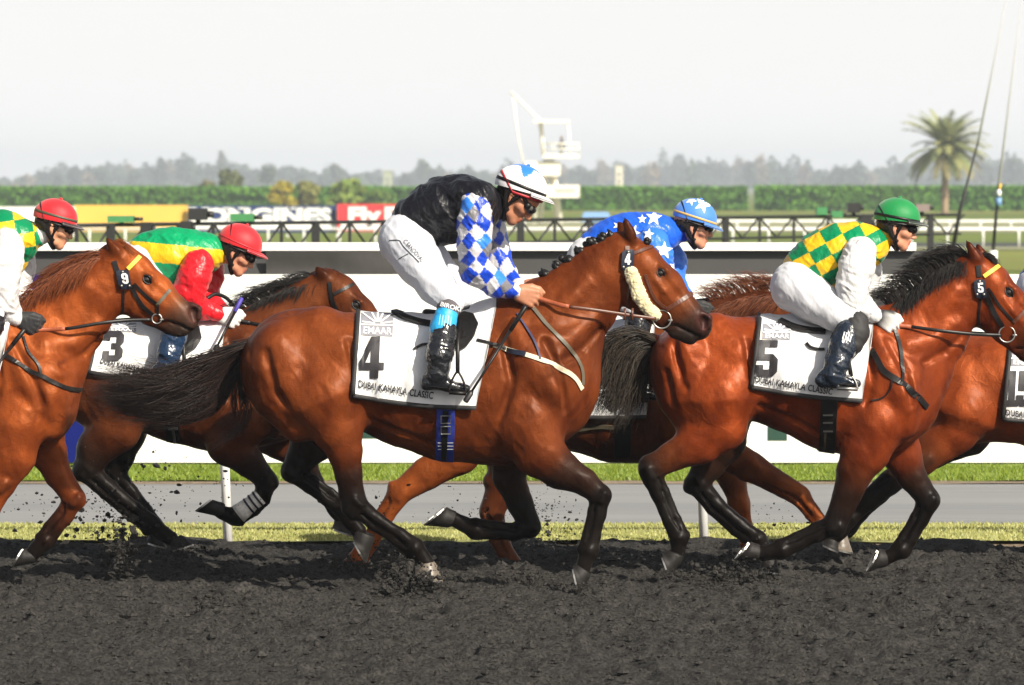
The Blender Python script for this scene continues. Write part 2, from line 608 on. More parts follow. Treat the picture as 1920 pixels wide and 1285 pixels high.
# ------------------------------------------------------------------ hair
def hair(name, guides, n, mat, parent, r=0.0016, spread=0.012, curl=0.01, seg=9, tip=0.15, cols=None, lenj=0.25, seed=1, thick=1.0):
    """strands between neighbouring guide curves; a guide is a list of world points"""
    rg = np.random.default_rng(seed)
    G = [np.array([tuple(p) for p in catmull(g, 6)]) for g in guides]
    def rs(g, m):
        d = np.concatenate([[0], np.cumsum(np.linalg.norm(np.diff(g, axis=0), axis=1))])
        t = np.linspace(0, d[-1], m)
        return np.stack([np.interp(t, d, g[:, i]) for i in range(3)], 1)
    G = np.array([rs(g, seg + 1) for g in G])
    V = []; F = []; C = []
    for i in range(n):
        u = rg.random() * (len(G) - 1); a = int(u); w = u - a
        a2 = min(a + 1, len(G) - 1)
        g = G[a] * (1 - w) + G[a2] * w
        L = 1 - lenj * rg.random() ** 1.5
        g = rs(g, 40)[: max(8, int(40 * L))]
        g = rs(g, seg + 1)
        t = np.linspace(0, 1, seg + 1)[:, None]
        o = rg.normal(0, spread, 3) ; o2 = rg.normal(0, spread * 1.6, 3)
        g = g + o * (0.35 + 0.65 * t) + o2 * t * t
        ph = rg.random(3) * 6.28; fr = 3 + 5 * rg.random(3)
        g = g + curl * rg.random() * np.sin(ph + fr * t * 2.2) * t
        rr = r * (0.7 + 0.6 * rg.random()) * thick
        tan = np.gradient(g, axis=0); tan /= np.maximum(np.linalg.norm(tan, axis=1), 1e-9)[:, None]
        ref = np.array([0.1, 1.0, 0.2]); A = np.cross(tan, ref); A /= np.maximum(np.linalg.norm(A, axis=1), 1e-9)[:, None]
        B = np.cross(tan, A)
        b0 = len(V)
        prof = rr * (1 - (1 - tip) * t ** 1.6)
        for k in range(3):
            th = 2.094 * k
            V_ = g + prof * (math.cos(th) * A + math.sin(th) * B)
            V.extend(V_)
        m = seg + 1
        for k in range(3):
            k2 = (k + 1) % 3
            for j in range(seg):
                F.append((b0 + k*m + j, b0 + k2*m + j, b0 + k2*m + j + 1, b0 + k*m + j + 1))
        if cols is not None:
            q = rg.random(); c0 = np.array(cols[0]) * (1 - q) + np.array(cols[1]) * q
            C.extend([c0] * (3 * m))
    return mk(name, np.array(V), np.array(F), mat, parent, col=np.array(C) if cols is not None else None)

# ------------------------------------------------------------------ materials
def nt(name):
    m = bpy.data.materials.new(name); m.use_nodes = True
    t = m.node_tree
    b = t.nodes['Principled BSDF']
    return m, t, b
def N(t, kind, **kw):
    n = t.nodes.new(kind)
    for k, v in kw.items():
        if k in n.inputs: n.inputs[k].default_value = v
        else: setattr(n, k, v)
    return n
def tex(t, scale, detail=3, rough=0.5, stretch=None, rot=None, coord='Object'):
    tc = N(t, 'ShaderNodeTexCoord')
    out = tc.outputs[coord]
    if stretch or rot:
        mp = N(t, 'ShaderNodeMapping')
        if stretch: mp.inputs['Scale'].default_value = stretch
        if rot: mp.inputs['Rotation'].default_value = rot
        t.links.new(out, mp.inputs[0]); out = mp.outputs[0]
    n = N(t, 'ShaderNodeTexNoise', Scale=scale, Detail=detail, Roughness=rough)
    t.links.new(out, n.inputs['Vector'])
    return n
def ramp(t, src, stops):
    r = N(t, 'ShaderNodeValToRGB')
    e = r.color_ramp.elements
    while len(e) < len(stops): e.new(0.5)
    for q, (p, c) in zip(e, stops):
        q.position = p; q.color = (*c, 1) if len(c) == 3 else c
    t.links.new(src, r.inputs[0])
    return r
def mixc(t, a, b, fac, mode='MULTIPLY'):
    m = N(t, 'ShaderNodeMix'); m.data_type = 'RGBA'; m.blend_type = mode
    for s, v in ((6, a), (7, b), (0, fac)):
        if hasattr(v, 'links') or hasattr(v, 'is_linked'): t.links.new(v, m.inputs[s])
        else: m.inputs[s].default_value = v if s == 0 else ((*v, 1) if len(v) == 3 else v)
    return m.outputs[2]
def bump(t, b, src, strength, dist, prev=None):
    n = N(t, 'ShaderNodeBump'); n.inputs['Strength'].default_value = strength; n.inputs['Distance'].default_value = dist
    t.links.new(src, n.inputs['Height'])
    if prev is not None: t.links.new(prev.outputs[0], n.inputs['Normal'])
    t.links.new(n.outputs[0], b.inputs['Normal'])
    return n

def plain(name, col, rough=0.5, metal=0.0, var=0.12, scale=20, bumpd=0.0, spec=0.5, sheen=0.0, coat=0.0):
    m, t, b = nt(name)
    n = tex(t, scale, 4)
    r = ramp(t, n.outputs[0], [(0.3, (1 - var,) * 3), (0.7, (1 + 0 * var,) * 3)])
    c = mixc(t, (*col, 1), r.outputs[0], 1.0)
    t.links.new(c, b.inputs['Base Color'])
    b.inputs['Roughness'].default_value = rough
    b.inputs['Metallic'].default_value = metal
    b.inputs['Specular IOR Level'].default_value = spec
    b.inputs['Sheen Weight'].default_value = sheen
    b.inputs['Coat Weight'].default_value = coat
    if bumpd: bump(t, b, n.outputs[0], 0.6, bumpd)
    return m

def coat_mat(name, rough=0.47, patch=0.58, coatw=0.06, tint=4.2):
    """horse coat: colour from the animal's own markings, flow of short hair, veins and folds as relief"""
    m, t, b = nt(name)
    a = N(t, 'ShaderNodeVertexColor', layer_name='coat')
    n1 = tex(t, 7, 4, 0.55, stretch=(1, 1, 0.7))
    r1 = ramp(t, n1.outputs[0], [(0.32, (1 - patch, 1 - patch * 1.2, 1 - patch * 1.3)), (0.62, (1.12, 1.1, 1.0))])
    n0 = tex(t, 2.6, 3, 0.5)
    r0 = ramp(t, n0.outputs[0], [(0.36, (0.62, 0.56, 0.55)), (0.60, (1.1, 1.08, 1.0))])
    n2 = tex(t, 90, 3, 0.6, stretch=(0.35, 1, 1.0), rot=(0, 0.5, 0))
    r2 = ramp(t, n2.outputs[0], [(0.25, (0.82,) * 3), (0.75, (1.12,) * 3)])
    c = mixc(t, a.outputs[0], r1.outputs[0], 0.85)
    c = mixc(t, c, r0.outputs[0], 0.9)
    c = mixc(t, c, r2.outputs[0], 0.8)
    t.links.new(c, b.inputs['Base Color'])
    # hair glances back in its own colour
    ts = mixc(t, a.outputs[0], (tint, tint * 1.35, tint * 1.6, 1), 1.0)
    t.links.new(ts, b.inputs['Specular Tint'])
    b.inputs['Specular IOR Level'].default_value = 0.8
    n3 = tex(t, 16, 4, 0.6, stretch=(1, 1, 0.6), rot=(0, -0.6, 0))
    rr = N(t, 'ShaderNodeMapRange'); rr.inputs[3].default_value = rough - 0.10; rr.inputs[4].default_value = rough + 0.16
    t.links.new(n3.outputs[0], rr.inputs[0]); t.links.new(rr.outputs[0], b.inputs['Roughness'])
    b.inputs['Coat Weight'].default_value = coatw
    b.inputs['Coat Roughness'].default_value = 0.33
    b1 = bump(t, b, n3.outputs[0], 0.40, 0.012)
    n4 = tex(t, 130, 2, 0.6, stretch=(0.3, 1, 1), rot=(0, 0.5, 0))
    b2 = bump(t, b, n4.outputs[0], 0.5, 0.002, b1)
    n5 = tex(t, 34, 3, 0.55, stretch=(1, 1, 0.45), rot=(0, -0.75, 0))
    b3 = bump(t, b, n5.outputs[0], 0.36, 0.006, b2)
    # veins: edges of warped cells
    tc = N(t, 'ShaderNodeTexCoord')
    wn_ = N(t, 'ShaderNodeTexNoise', Scale=5.0, Detail=3)
    t.links.new(tc.outputs['Object'], wn_.inputs['Vector'])
    va = N(t, 'ShaderNodeVectorMath'); va.operation = 'MULTIPLY_ADD'; va.inputs[1].default_value = (0.22, 0.22, 0.22)
    t.links.new(wn_.outputs['Color'], va.inputs[0]); t.links.new(tc.outputs['Object'], va.inputs[2])
    vo_ = N(t, 'ShaderNodeTexVoronoi'); vo_.feature = 'DISTANCE_TO_EDGE'; vo_.inputs['Scale'].default_value = 6.5
    t.links.new(va.outputs[0], vo_.inputs['Vector'])
    vr = ramp(t, vo_.outputs['Distance'], [(0.0, (1, 1, 1)), (0.045, (0, 0, 0))])
    vm = mixc(t, vr.outputs[0], ramp(t, tex(t, 3.2, 2).outputs[0], [(0.48, (0, 0, 0)), (0.6, (1, 1, 1))]).outputs[0], 1.0)
    bump(t, b, vm, 0.16, 0.005, b3)
    return m

def cloth_mat(name, rough=0.45, sheen=0.2, crump=0.5, scale=26, spec=0.5, vcol=True, col=(1, 1, 1), weave=True, aniso=0.0):
    m, t, b = nt(name)
    if vcol:
        src = N(t, 'ShaderNodeVertexColor', layer_name='coat').outputs[0]
    else:
        src = (*col, 1)
    n1 = tex(t, 12, 3)
    r1 = ramp(t, n1.outputs[0], [(0.3, (0.9,) * 3), (0.65, (1.0,) * 3)])
    c = mixc(t, src, r1.outputs[0], 0.8)
    t.links.new(c, b.inputs['Base Color'])
    b.inputs['Roughness'].default_value = rough
    b.inputs['Specular IOR Level'].default_value = spec
    b.inputs['Sheen Weight'].default_value = sheen
    n2 = tex(t, scale, 3, 0.55, stretch=(1, 1, 0.55), rot=(0, 0.7, 0))
    p = bump(t, b, n2.outputs[0], crump, 0.02)
    if weave:
        n3 = tex(t, 400, 1)
        bump(t, b, n3.outputs[0], 0.15, 0.001, p)
    return m

def vcol_plain(name, rough=0.55, spec=0.3, sss=0.0, bumpd=0.0, scale=60):
    m, t, b = nt(name)
    a = N(t, 'ShaderNodeVertexColor', layer_name='coat')
    n = tex(t, scale, 3)
    r = ramp(t, n.outputs[0], [(0.3, (0.86,) * 3), (0.7, (1.05,) * 3)])
    c = mixc(t, a.outputs[0], r.outputs[0], 0.8)
    t.links.new(c, b.inputs['Base Color'])
    b.inputs['Roughness'].default_value = rough
    b.inputs['Specular IOR Level'].default_value = spec
    if bumpd: bump(t, b, n.outputs[0], 0.5, bumpd)
    return m

M = {}
M['coat'] = coat_mat('bay_coat')
M['coat_wet'] = coat_mat('glossy_coat', rough=0.41, coatw=0.09)
M['hair'] = vcol_plain('mane_hair', 0.45, 0.22)
M['skin'] = vcol_plain('skin', 0.5, 0.4, bumpd=0.001, scale=150)
M['satin'] = cloth_mat('satin_silk', 0.36, 0.02, 0.55, 24, 0.35)
M['cotton'] = cloth_mat('stretch_breeches', 0.62, 0.2, 0.30, 22, 0.3)
M['helmet_cloth'] = cloth_mat('helmet_cover', 0.55, 0.3, 0.12, 18, 0.35)
M['boot'] = cloth_mat('boot_leather', 0.2, 0.0, 0.7, 20, 0.6, weave=False)
M['white_cloth'] = cloth_mat('saddlecloth_fabric', 0.75, 0.1, 0.45, 11, 0.25, vcol=False, col=(0.74, 0.74, 0.745))
_t = M['white_cloth'].node_tree; _b = _t.nodes['Principled BSDF']; _c = _b.inputs['Base Color'].links[0].from_socket
_d = ramp(_t, tex(_t, 4.5, 5, 0.65).outputs[0], [(0.60, (1, 1, 1)), (0.74, (0.80, 0.70, 0.58))])
_t.links.new(mixc(_t, _c, _d.outputs[0], 0.9), _b.inputs['Base Color'])
M['black_cloth'] = plain('black_binding', (0.018, 0.017, 0.018), 0.7, scale=60, bumpd=0.001)
M['ink'] = plain('black_print', (0.022, 0.02, 0.024), 0.6, scale=40)
M['greyprint'] = plain('grey_print', (0.25, 0.25, 0.285), 0.6, scale=40)
M['whiteprint'] = plain('white_print', (0.82, 0.82, 0.82), 0.6, var=0.04, scale=40)
M['leather'] = plain('black_leather', (0.010, 0.009, 0.009), 0.4, scale=80, var=0.4, bumpd=0.001, spec=0.3)
M['brown_leather'] = plain('brown_leather', (0.11, 0.035, 0.018), 0.4, scale=80, var=0.4, bumpd=0.001)
M['rubber'] = plain('orange_rubber_grip', (0.36, 0.085, 0.03), 0.55, scale=120, var=0.3, bumpd=0.001)
M['navy_plate'] = plain('navy_number_plate', (0.012, 0.016, 0.032), 0.4, scale=30)
M['steel'] = plain('bright_steel', (0.42, 0.41, 0.39), 0.42, 1.0, scale=40)
M['fleece'] = plain('sheepskin', (0.74, 0.66, 0.40), 0.95, scale=160, var=0.35, bumpd=0.006, sheen=0.4)
M['hoof'] = plain('hoof_horn', (0.016, 0.014, 0.013), 0.6, scale=50, var=0.5, bumpd=0.001, spec=0.25)
M['hoof_pale'] = plain('pale_hoof_horn', (0.17, 0.14, 0.11), 0.45, scale=50, var=0.5, bumpd=0.001)
M['eye'] = plain('eye', (0.012, 0.008, 0.006), 0.06, scale=10, coat=1.0)
M['lens'] = plain('goggle_lens', (0.012, 0.012, 0.014), 0.08, scale=10, coat=0.6)
M['lens_pale'] = plain('pale_goggle_lens', (0.10, 0.10, 0.085), 0.08, scale=10, coat=0.6)
M['yellow_tape'] = plain('yellow_tape', (0.75, 0.55, 0.05), 0.5, scale=60)
M['cream_web'] = plain('cream_webbing', (0.62, 0.55, 0.40), 0.7, scale=90, bumpd=0.001)
M['blue_girth'] = plain('royal_blue_webbing', (0.012, 0.03, 0.26), 0.65, scale=90, bumpd=0.001)
M['bandage'] = plain('white_bandage', (0.78, 0.75, 0.70), 0.8, scale=60, bumpd=0.003, var=0.3)
M['cyan_band'] = plain('cyan_gaiter', (0.02, 0.36, 0.72), 0.45, scale=40, var=0.15, bumpd=0.002)
M['white_glove'] = plain('white_glove', (0.75, 0.72, 0.69), 0.7, scale=60, bumpd=0.002)
M['black_glove'] = plain('black_glove', (0.018, 0.018, 0.02), 0.6, scale=60, bumpd=0.002)
M['navy_strap'] = plain('navy_strap', (0.015, 0.016, 0.07), 0.6, scale=60)
M['purple_tape'] = plain('purple_grip_tape', (0.06, 0.045, 0.33), 0.6, scale=60)
M['red_trim'] = plain('red_trim', (0.45, 0.02, 0.03), 0.5)
M['olive_strap'] = plain('olive_leather', (0.085, 0.07, 0.045), 0.5, scale=60, bumpd=0.001)
M['gold_trim'] = plain('gold_braid', (0.62, 0.38, 0.12), 0.5)

# ------------------------------------------------------------------ setting: ground sheets
def sheet(name, x0, x1, y0, y1, z, mat, nx=1, ny=1, amp=0.0, fx=1.0, fy=1.0, seed=0, kind='structure'):
    xs = np.linspace(x0, x1, nx + 1); ys = np.linspace(y0, y1, ny + 1)
    X, Y = np.meshgrid(xs, ys, indexing='ij')
    Z = np.full(X.shape, z)
    if amp: Z = Z + amp * noise(np.stack([X.ravel() * fx, Y.ravel() * fy, X.ravel() * 0 + seed], 1), seed).reshape(X.shape)
    v = np.stack([X.ravel(), Y.ravel(), Z.ravel()], 1)
    i = np.arange(nx)[:, None] * (ny + 1) + np.arange(ny)[None, :]
    f = np.stack([i, i + ny + 1, i + ny + 2, i + 1], -1).reshape(-1, 4)
    o = mk(name, v, f, mat, None, Vector(((x0 + x1) / 2, (y0 + y1) / 2, z)))
    return tag(o, kind=kind)

def ground_mat(name, c1, c2, scale, stretch=None, rough=0.9, bd=0.02, c3=None, spec=0.2):
    m, t, b = nt(name)
    n = tex(t, scale, 6, 0.6, stretch=stretch)
    stops = [(0.32, c1), (0.66, c2)]
    r = ramp(t, n.outputs[0], stops)
    n2 = tex(t, scale * 0.07, 3, 0.5, stretch=stretch)
    r2 = ramp(t, n2.outputs[0], [(0.35, (0.8,) * 3), (0.7, (1.1,) * 3)] if c3 is None else [(0.4, (1,) * 3), (0.62, c3)])
    c = mixc(t, r.outputs[0], r2.outputs[0], 1.0)
    t.links.new(c, b.inputs['Base Color'])
    b.inputs['Roughness'].default_value = rough
    b.inputs['Specular IOR Level'].default_value = spec
    if bd: bump(t, b, n.outputs[0], 0.8, bd)
    return m

Y_TRACK = GY(1032); Y_SAND = GY(1022); Y_G1 = GY(990); Y_PATH = GY(908); Y_G2 = GY(872)
m_track = ground_mat('dark_track_sand', (0.004, 0.0038, 0.0036), (0.058, 0.0545, 0.0505), 64, bd=0.02)
m_sand = ground_mat('pale_sand', (0.17, 0.125, 0.085), (0.30, 0.24, 0.17), 20)
m_g1 = ground_mat('dry_pale_turf', (0.25, 0.265, 0.085), (0.37, 0.36, 0.15), 12)
m_path = ground_mat('grey_path', (0.225, 0.228, 0.232), (0.265, 0.268, 0.272), 9, stretch=(0.12, 1.6, 1), bd=0.003, c3=(0.86, 0.87, 0.88))
m_g2 = ground_mat('bright_turf', (0.10, 0.15, 0.014), (0.20, 0.26, 0.03), 10)
m_base = ground_mat('far_turf', (0.11, 0.16, 0.02), (0.17, 0.21, 0.04), 0.4, bd=0)
m_pale = ground_mat('pale_far_turf', (0.27, 0.28, 0.15), (0.34, 0.34, 0.21), 0.3, bd=0)
m_yell = ground_mat('dry_far_turf', (0.17, 0.20, 0.035), (0.24, 0.255, 0.06), 0.3, bd=0)
m_dark = ground_mat('dark_far_track', (0.05, 0.055, 0.065), (0.075, 0.08, 0.09), 0.5, bd=0)

# the near track: lumpy crumbs of sand and rubber, modelled where the camera can tell them apart
def track_patch():
    x0, x1, y0, y1 = -3.6, 3.6, 18.6, Y_TRACK + 0.02
    nx, ny = 400, 300
    xs = np.linspace(x0, x1, nx + 1); ys = np.linspace(y0, y1, ny + 1)
    X, Y = np.meshgrid(xs, ys, indexing='ij')
    p = np.stack([X.ravel(), Y.ravel(), 0 * X.ravel()], 1)
    def nz(fx, fy, s): return noise(p * np.array([fx, fy, 1]) + s * 3.7, s)
    w = np.stack([nz(5, 5, 8), nz(5, 5, 9), 0 * p[:, 0]], 1) * 0.05
    def nw(fx, fy, s): return noise((p + w) * np.array([fx, fy, 1]) + s * 3.7, s)
    big = 0.018 * nz(1.3, 1.6, 1) + 0.012 * nz(3.1, 3.0, 2)
    lump = 0.012 * (1 - np.abs(nw(8, 7, 3)) * 1.9) + 0.016 * nw(15, 11, 4) + 0.020 * nw(29, 21, 5) + 0.009 * nz(52, 42, 6)
    edge = np.clip((ys[-1] - p[:, 1]) / 0.5, 0, 1)
    Z = 0.02 + big + lump * (0.35 + 0.65 * edge) + (1 - edge) ** 2 * 0.03 * (1 + nz(4, 1, 7))
    # hoof-cut hollows
    for k in range(110):
        cx, cy = RNG.uniform(x0, x1), RNG.uniform(y0, Y_TRACK - 0.3)
        rx, ry = RNG.uniform(0.07, 0.13), RNG.uniform(0.07, 0.11)
        d = ((p[:, 0] - cx) / rx) ** 2 + ((p[:, 1] - cy) / ry) ** 2
        Z += -0.045 * np.exp(-d) + 0.022 * np.exp(-(np.sqrt(d) - 1.5) ** 2 * 4)
    v = np.stack([p[:, 0], p[:, 1], Z], 1)
    i = np.arange(nx)[:, None] * (ny + 1) + np.arange(ny)[None, :]
    f = np.stack([i, i + ny + 1, i + ny + 2, i + 1], -1).reshape(-1, 4)
    # side skirts so the patch sits on the wide sheet below
    return tag(mk('track', v, f, m_track, None, Vector((0, 23, 0))), kind='structure')
track_patch()
def crumbs():
    """loose crumbs of sand and fibre lying on the track"""
    rg = np.random.default_rng(9)
    n = 12000
    x = rg.uniform(-3.5, 3.5, n); y = 18.8 + (Y_TRACK - 18.8) * rg.random(n)
    o = np.array([(1,0,0),(0,1,0),(-1,0,0),(0,-1,0),(0,0,1),(0,0,-1)], float)
    f = np.array([(0,1,4),(1,2,4),(2,3,4),(3,0,4),(1,0,5),(2,1,5),(3,2,5),(0,3,5)])
    s = 0.0065 * rg.lognormal(0, .5, n)
    v = o[None] * (s[:, None] * rg.uniform(.6, 1.5, (n, 6)))[:, :, None] * np.array([1.25, 1.0, .8])
    d = bpy.data.objects['track']; zt_ = bvh_of([q.co + Vector(d['_b']) for q in d.data.vertices], [p.vertices for p in d.data.polygons])
    z = np.array([(zt_.ray_cast(Vector((a, b, 1)), Vector((0, 0, -1)))[0] or Vector((0, 0, 0))).z for a, b in zip(x, y)])
    v = v + np.stack([x, y, z + s * .3], 1)[:, None]
    F = (f[None] + (np.arange(n) * 6)[:, None, None]).reshape(-1, 3)
    tag(mk('sand_crumbs', v.reshape(-1, 3), F, m_track, None, Vector((0, 23, 0)), smooth=False), kind='stuff')
crumbs()
sheet('track_bed', -120, 120, -30, Y_TRACK, -0.03, m_track, 60, 30, 0.012, 3, 3, 5)
sheet('ground', -3000, 3000, -60, 3600, -0.12, m_base)
sheet('sand_strip', -90, 90, Y_TRACK - 0.3, Y_SAND + 0.2, 0.0, m_sand, 600, 8, 0.012, 6, 6, 2)
sheet('near_turf', -90, 90, Y_SAND, Y_G1, 0.02, m_g1, 500, 8, 0.012, 5, 5, 3)
sheet('path', -90, 90, Y_G1, Y_PATH, 0.012, m_path)
sheet('far_turf', -90, 90, Y_PATH, 52, 0.02, m_g2, 500, 24, 0.012, 5, 3, 4)

def grass(name, y0, y1, z, n, cols, hh, seed):
    rg = np.random.default_rng(seed)
    V = np.empty((n * 3, 3)); C = np.empty((n * 3, 3))
    x = rg.uniform(-4.2, 4.2, n); y = y0 + (y1 - y0) * rg.random(n); h = hh * rg.uniform(0.5, 1.2, n)
    lean = rg.normal(0, 0.5, n) * h; w = rg.uniform(0.003, 0.006, n); a = rg.uniform(-0.6, 0.6, n)
    V[0::3] = np.stack([x - w, y - w * a, np.full(n, z)], 1); V[1::3] = np.stack([x + w, y + w * a, np.full(n, z)], 1)
    V[2::3] = np.stack([x + lean, y + rg.normal(0, 0.4, n) * h, z + h], 1)
    q = rg.random(n)[:, None]; c = np.array(cols[0]) * (1 - q) + np.array(cols[1]) * q
    for k in range(3): C[k::3] = c
    F = np.arange(n * 3).reshape(-1, 3)
    return tag(mk(name, V, F, M['hair'], None, Vector((0, (y0 + y1) / 2, z)), col=C), kind='stuff')
grass('grass_blades', Y_SAND, Y_G1, 0.02, 26000, ((0.24, 0.265, 0.08), (0.40, 0.385, 0.15)), 0.020, 1)
grass('grass_blades', Y_PATH, 34.8, 0.02, 30000, ((0.08, 0.14, 0.012), (0.22, 0.27, 0.035)), 0.034, 2)
# straw-coloured lip of the far verge
sheet('sand_strip', -90, 90, Y_PATH - 0.25, Y_PATH + 0.12, 0.016, m_sand, 400, 2, 0.004, 7, 7, 6)

# far fields, seen as bands
def fband(name, p0, p1, mat, z):
    y0, y1 = GY(p0), GY(p1)
    tag(mk(name, [(-400, y0, z), (400, y0, z), (400, y1, z), (-400, y1, z)], [(0, 1, 2, 3)], mat, None, Vector((0, y0, z))), kind='structure')
fband('field', 399, 391, m_yell, -0.10)
fband('field', 412, 402, m_base, -0.095)
fband('field', 432, 414, m_pale, -0.10)
fband('far_track', 457, 451, m_dark, -0.09)
fband('field', 463, 457.5, m_pale, -0.09)
fband('field', 500, 464, m_yell, -0.10)

# haze
hz = MB(); hz.box(-3030, 3030, -80, 3640, -1.2, 26.0)
m_haze = bpy.data.materials.new('haze'); m_haze.use_nodes = True
t = m_haze.node_tree
for n in list(t.nodes): t.nodes.remove(n)
vo = t.nodes.new('ShaderNodeVolumePrincipled')
vo.inputs['Color'].default_value = (0.82, 0.90, 1.0, 1)
vo.inputs['Density'].default_value = 0.00036
vo.inputs['Anisotropy'].default_value = 0.0
mo = t.nodes.new('ShaderNodeOutputMaterial')
t.links.new(vo.outputs[0], mo.inputs['Volume'])
hzo = hz.mk('haze', m_haze, None, Vector((0, 700, 0)), smooth=False)
tag(hzo, kind='stuff')

# ------------------------------------------------------------------ boards and rails beside the track
m_board = plain('white_board', (0.78, 0.78, 0.77), 0.5, var=0.14, scale=2.2)
m_blue = plain('navy_blue_board', (0.002, 0.008, 0.12), 0.7, spec=0.15, var=0.05, scale=2)
m_greend = plain('dark_green_print', (0.012, 0.05, 0.035), 0.5)
m_charcoal = plain('charcoal_board', (0.048, 0.048, 0.048), 0.7, var=0.12, scale=2)
m_tarp = cloth_mat('charcoal_tarpaulin', 0.6, 0.1, 0.9, 3, 0.3, vcol=False, col=(0.055, 0.053, 0.05), weave=False)
m_whitem = plain('white_enamel', (0.80, 0.80, 0.79), 0.4, var=0.06, scale=5)
YB = GY(876)
def zt(py, Y): return P(960, py, Y).z
def xt(px, Y): return P(px, 600, Y).x

bd = empty('advertising_board', (0, YB, 0))
tag(bd, 'long white advertising board standing on the turf behind the horses', 'board')
ztop = zt(515, YB)
xs_b = [-14, xt(-260, YB), xt(205, YB)] 
mb = MB(); mb.box(xt(205, YB), 16, YB, YB + 0.09, 0.03, ztop); mb.mk('white_panel', m_board, bd, smooth=False)
mb = MB(); mb.box(xt(-260, YB), xt(205, YB) - 0.003, YB + 0.001, YB + 0.09, 0.03, ztop - 0.002); mb.mk('blue_panel', m_blue, bd, smooth=False)
mb = MB(); mb.box(-14, xt(-260, YB) - 0.003, YB, YB + 0.09, 0.03, ztop); mb.mk('white_panel', m_board, bd, smooth=False)
# lettering on the board whose lower edge shows between the legs
for x0, x1, y0, y1 in ((560, 800, 770, 822), (1440, 1476, 800, 826)):
    mb = MB(); mb.box(xt(x0, YB), xt(x1, YB), YB - 0.006, YB - 0.001, zt(y1, YB), zt(y0, YB))
    mb.mk('logo', m_greend, bd, smooth=False)
mb = MB()
mb.tube([P(660, 812, YB - 0.012), P(690, 798, YB - 0.012), P(720, 790, YB - 0.012)], 0.016, 6, 0.2)
mb.mk('logo_stroke', m_board, bd, smooth=False)

YS = YB + 1.2
scr = empty('screen_fence', (0, YS, 0))
tag(scr, 'charcoal screen fence with a broad white top board behind the white board', 'fence')
xe = xt(1812, YS)
mb = MB(); mb.box(-14, xe, YS, YS + 0.06, 0.03, zt(470.5, YS)); mb.mk('charcoal_panel', m_charcoal, scr, smooth=False)
mb = MB(); mb.box(-14, xt(1716, YS), YS - 0.07, YS + 0.1, zt(470, YS), zt(455, YS)); mb.mk('top_board', m_whitem, scr, smooth=False)
# loose tarpaulin hung over part of the fence
vx = np.linspace(xt(500, YS), xt(748, YS), 60); vz = np.linspace(0.05, zt(471.5, YS), 30)
X, Z = np.meshgrid(vx, vz, indexing='ij')
pp = np.stack([X.ravel() * 2.2, Z.ravel() * 5, 0 * X.ravel()], 1)
Yv = YS - 0.05 - 0.03 * (1 + noise(pp + Z.ravel()[:, None] * 0.8, 3))
i = np.arange(59)[:, None] * 30 + np.arange(29)[None, :]
mk('tarpaulin', np.stack([X.ravel(), Yv, Z.ravel()], 1), np.stack([i, i + 30, i + 31, i + 1], -1).reshape(-1, 4), m_tarp, scr)

# running rail between the track and the path
YR = GY(1030)
rail = empty('running_rail', (0, YR, 0))
tag(rail, 'white running rail with slim round posts along the edge of the black track', 'rail')
mb = MB(); mb.tube([(-40, YR, 1.12), (40, YR, 1.12)], 0.045, 12, 0.8); mb.mk('top_rail', m_whitem, rail)
for k in range(-6, 8):
    xb = xt(428, YR) + k * (xt(1322, YR) - xt(428, YR))
    mb = MB(); mb.tube([(xb, YR, -0.05), (xb - 0.045, YR, 1.08)], 0.026, 12); mb.mk('post', m_whitem, rail)

# ------------------------------------------------------------------ camera track barrier beyond the boards
m_black = plain('black_steel', (0.016, 0.016, 0.017), 0.5, var=0.2)
m_greenbox = plain('green_case', (0.05, 0.22, 0.08), 0.5)
YT = 62.0
tb = empty('truss_barrier', (0, YT, 0))
tag(tb, 'long low black truss barrier carrying camera track behind the fence', 'barrier')
def YTx(px): return 0.40 * FPX / (72 - (px - 200) * 0.012)
za = CH - 0.40; zl = 1.33; zm = 1.40
def TP(px, z, dy=0.0): return Vector((xt(px, YTx(px)), YTx(px) + dy, z))
def trail(name, p0, p1, z, r, dy=0.0):
    mb = MB(); mb.tube([TP(p0 + (p1 - p0) * k / 8, z, dy) for k in range(9)], r, 6); mb.mk(name, m_black, tb)
trail('top_rail', 60, 1800, za, 0.024)
trail('lower_rail', 60, 1800, zl, 0.020)
px = 80
k = 0
while px < 1800:
    q = TP(px, 0); w = 0.045 if k % 6 == 2 else 0.018
    mb = MB(); mb.box(q.x - w, q.x + w, q.y - 0.04, q.y + 0.04, 0, za + 0.02); mb.mk('post', m_black, tb, smooth=False)
    d = 32
    mb = MB(); mb.tube([TP(px, za, .06), TP(px + d, zl, .06)], 0.014, 5); mb.mk('brace', m_black, tb)
    mb = MB(); mb.tube([TP(px + d, zl, .06), TP(px + 2 * d, za, .06)], 0.014, 5); mb.mk('brace', m_black, tb)
    px += 64; k += 1

def camera_box(px, py, w, h, mat, label, hood=True):
    """broadcast equipment standing on the barrier"""
    Y = YTx(px); x, z = xt(px, Y), zt(py, Y); s = Y / FPX
    w *= s; h *= s
    o = empty('broadcast_camera', (x, Y, za))
    mb = MB(); mb.box(x - w/2, x + w/2, Y - 0.15, Y + 0.15, z - h/2, z + h/2); mb.mk('housing', mat, o, smooth=False)
    mb = MB(); mb.tube([(x + w/2, Y, z), (x + w/2 + w*0.35, Y, z)], h*0.3, 10); mb.mk('camera_lens', m_black, o)
    mb = MB(); mb.tube([(x, Y, za), (x, Y, z - h/2)], 0.03, 6); mb.mk('stand', m_black, o)
    tag(o, label, 'camera', 'broadcast cameras on the truss barrier')
    return o
camera_box(228, 411, 48, 12, m_greenbox, 'flat green-cased camera in front of the yellow banner')
camera_box(372, 402, 34, 22, m_black, 'bulky black camera at the left end of the navy banner')
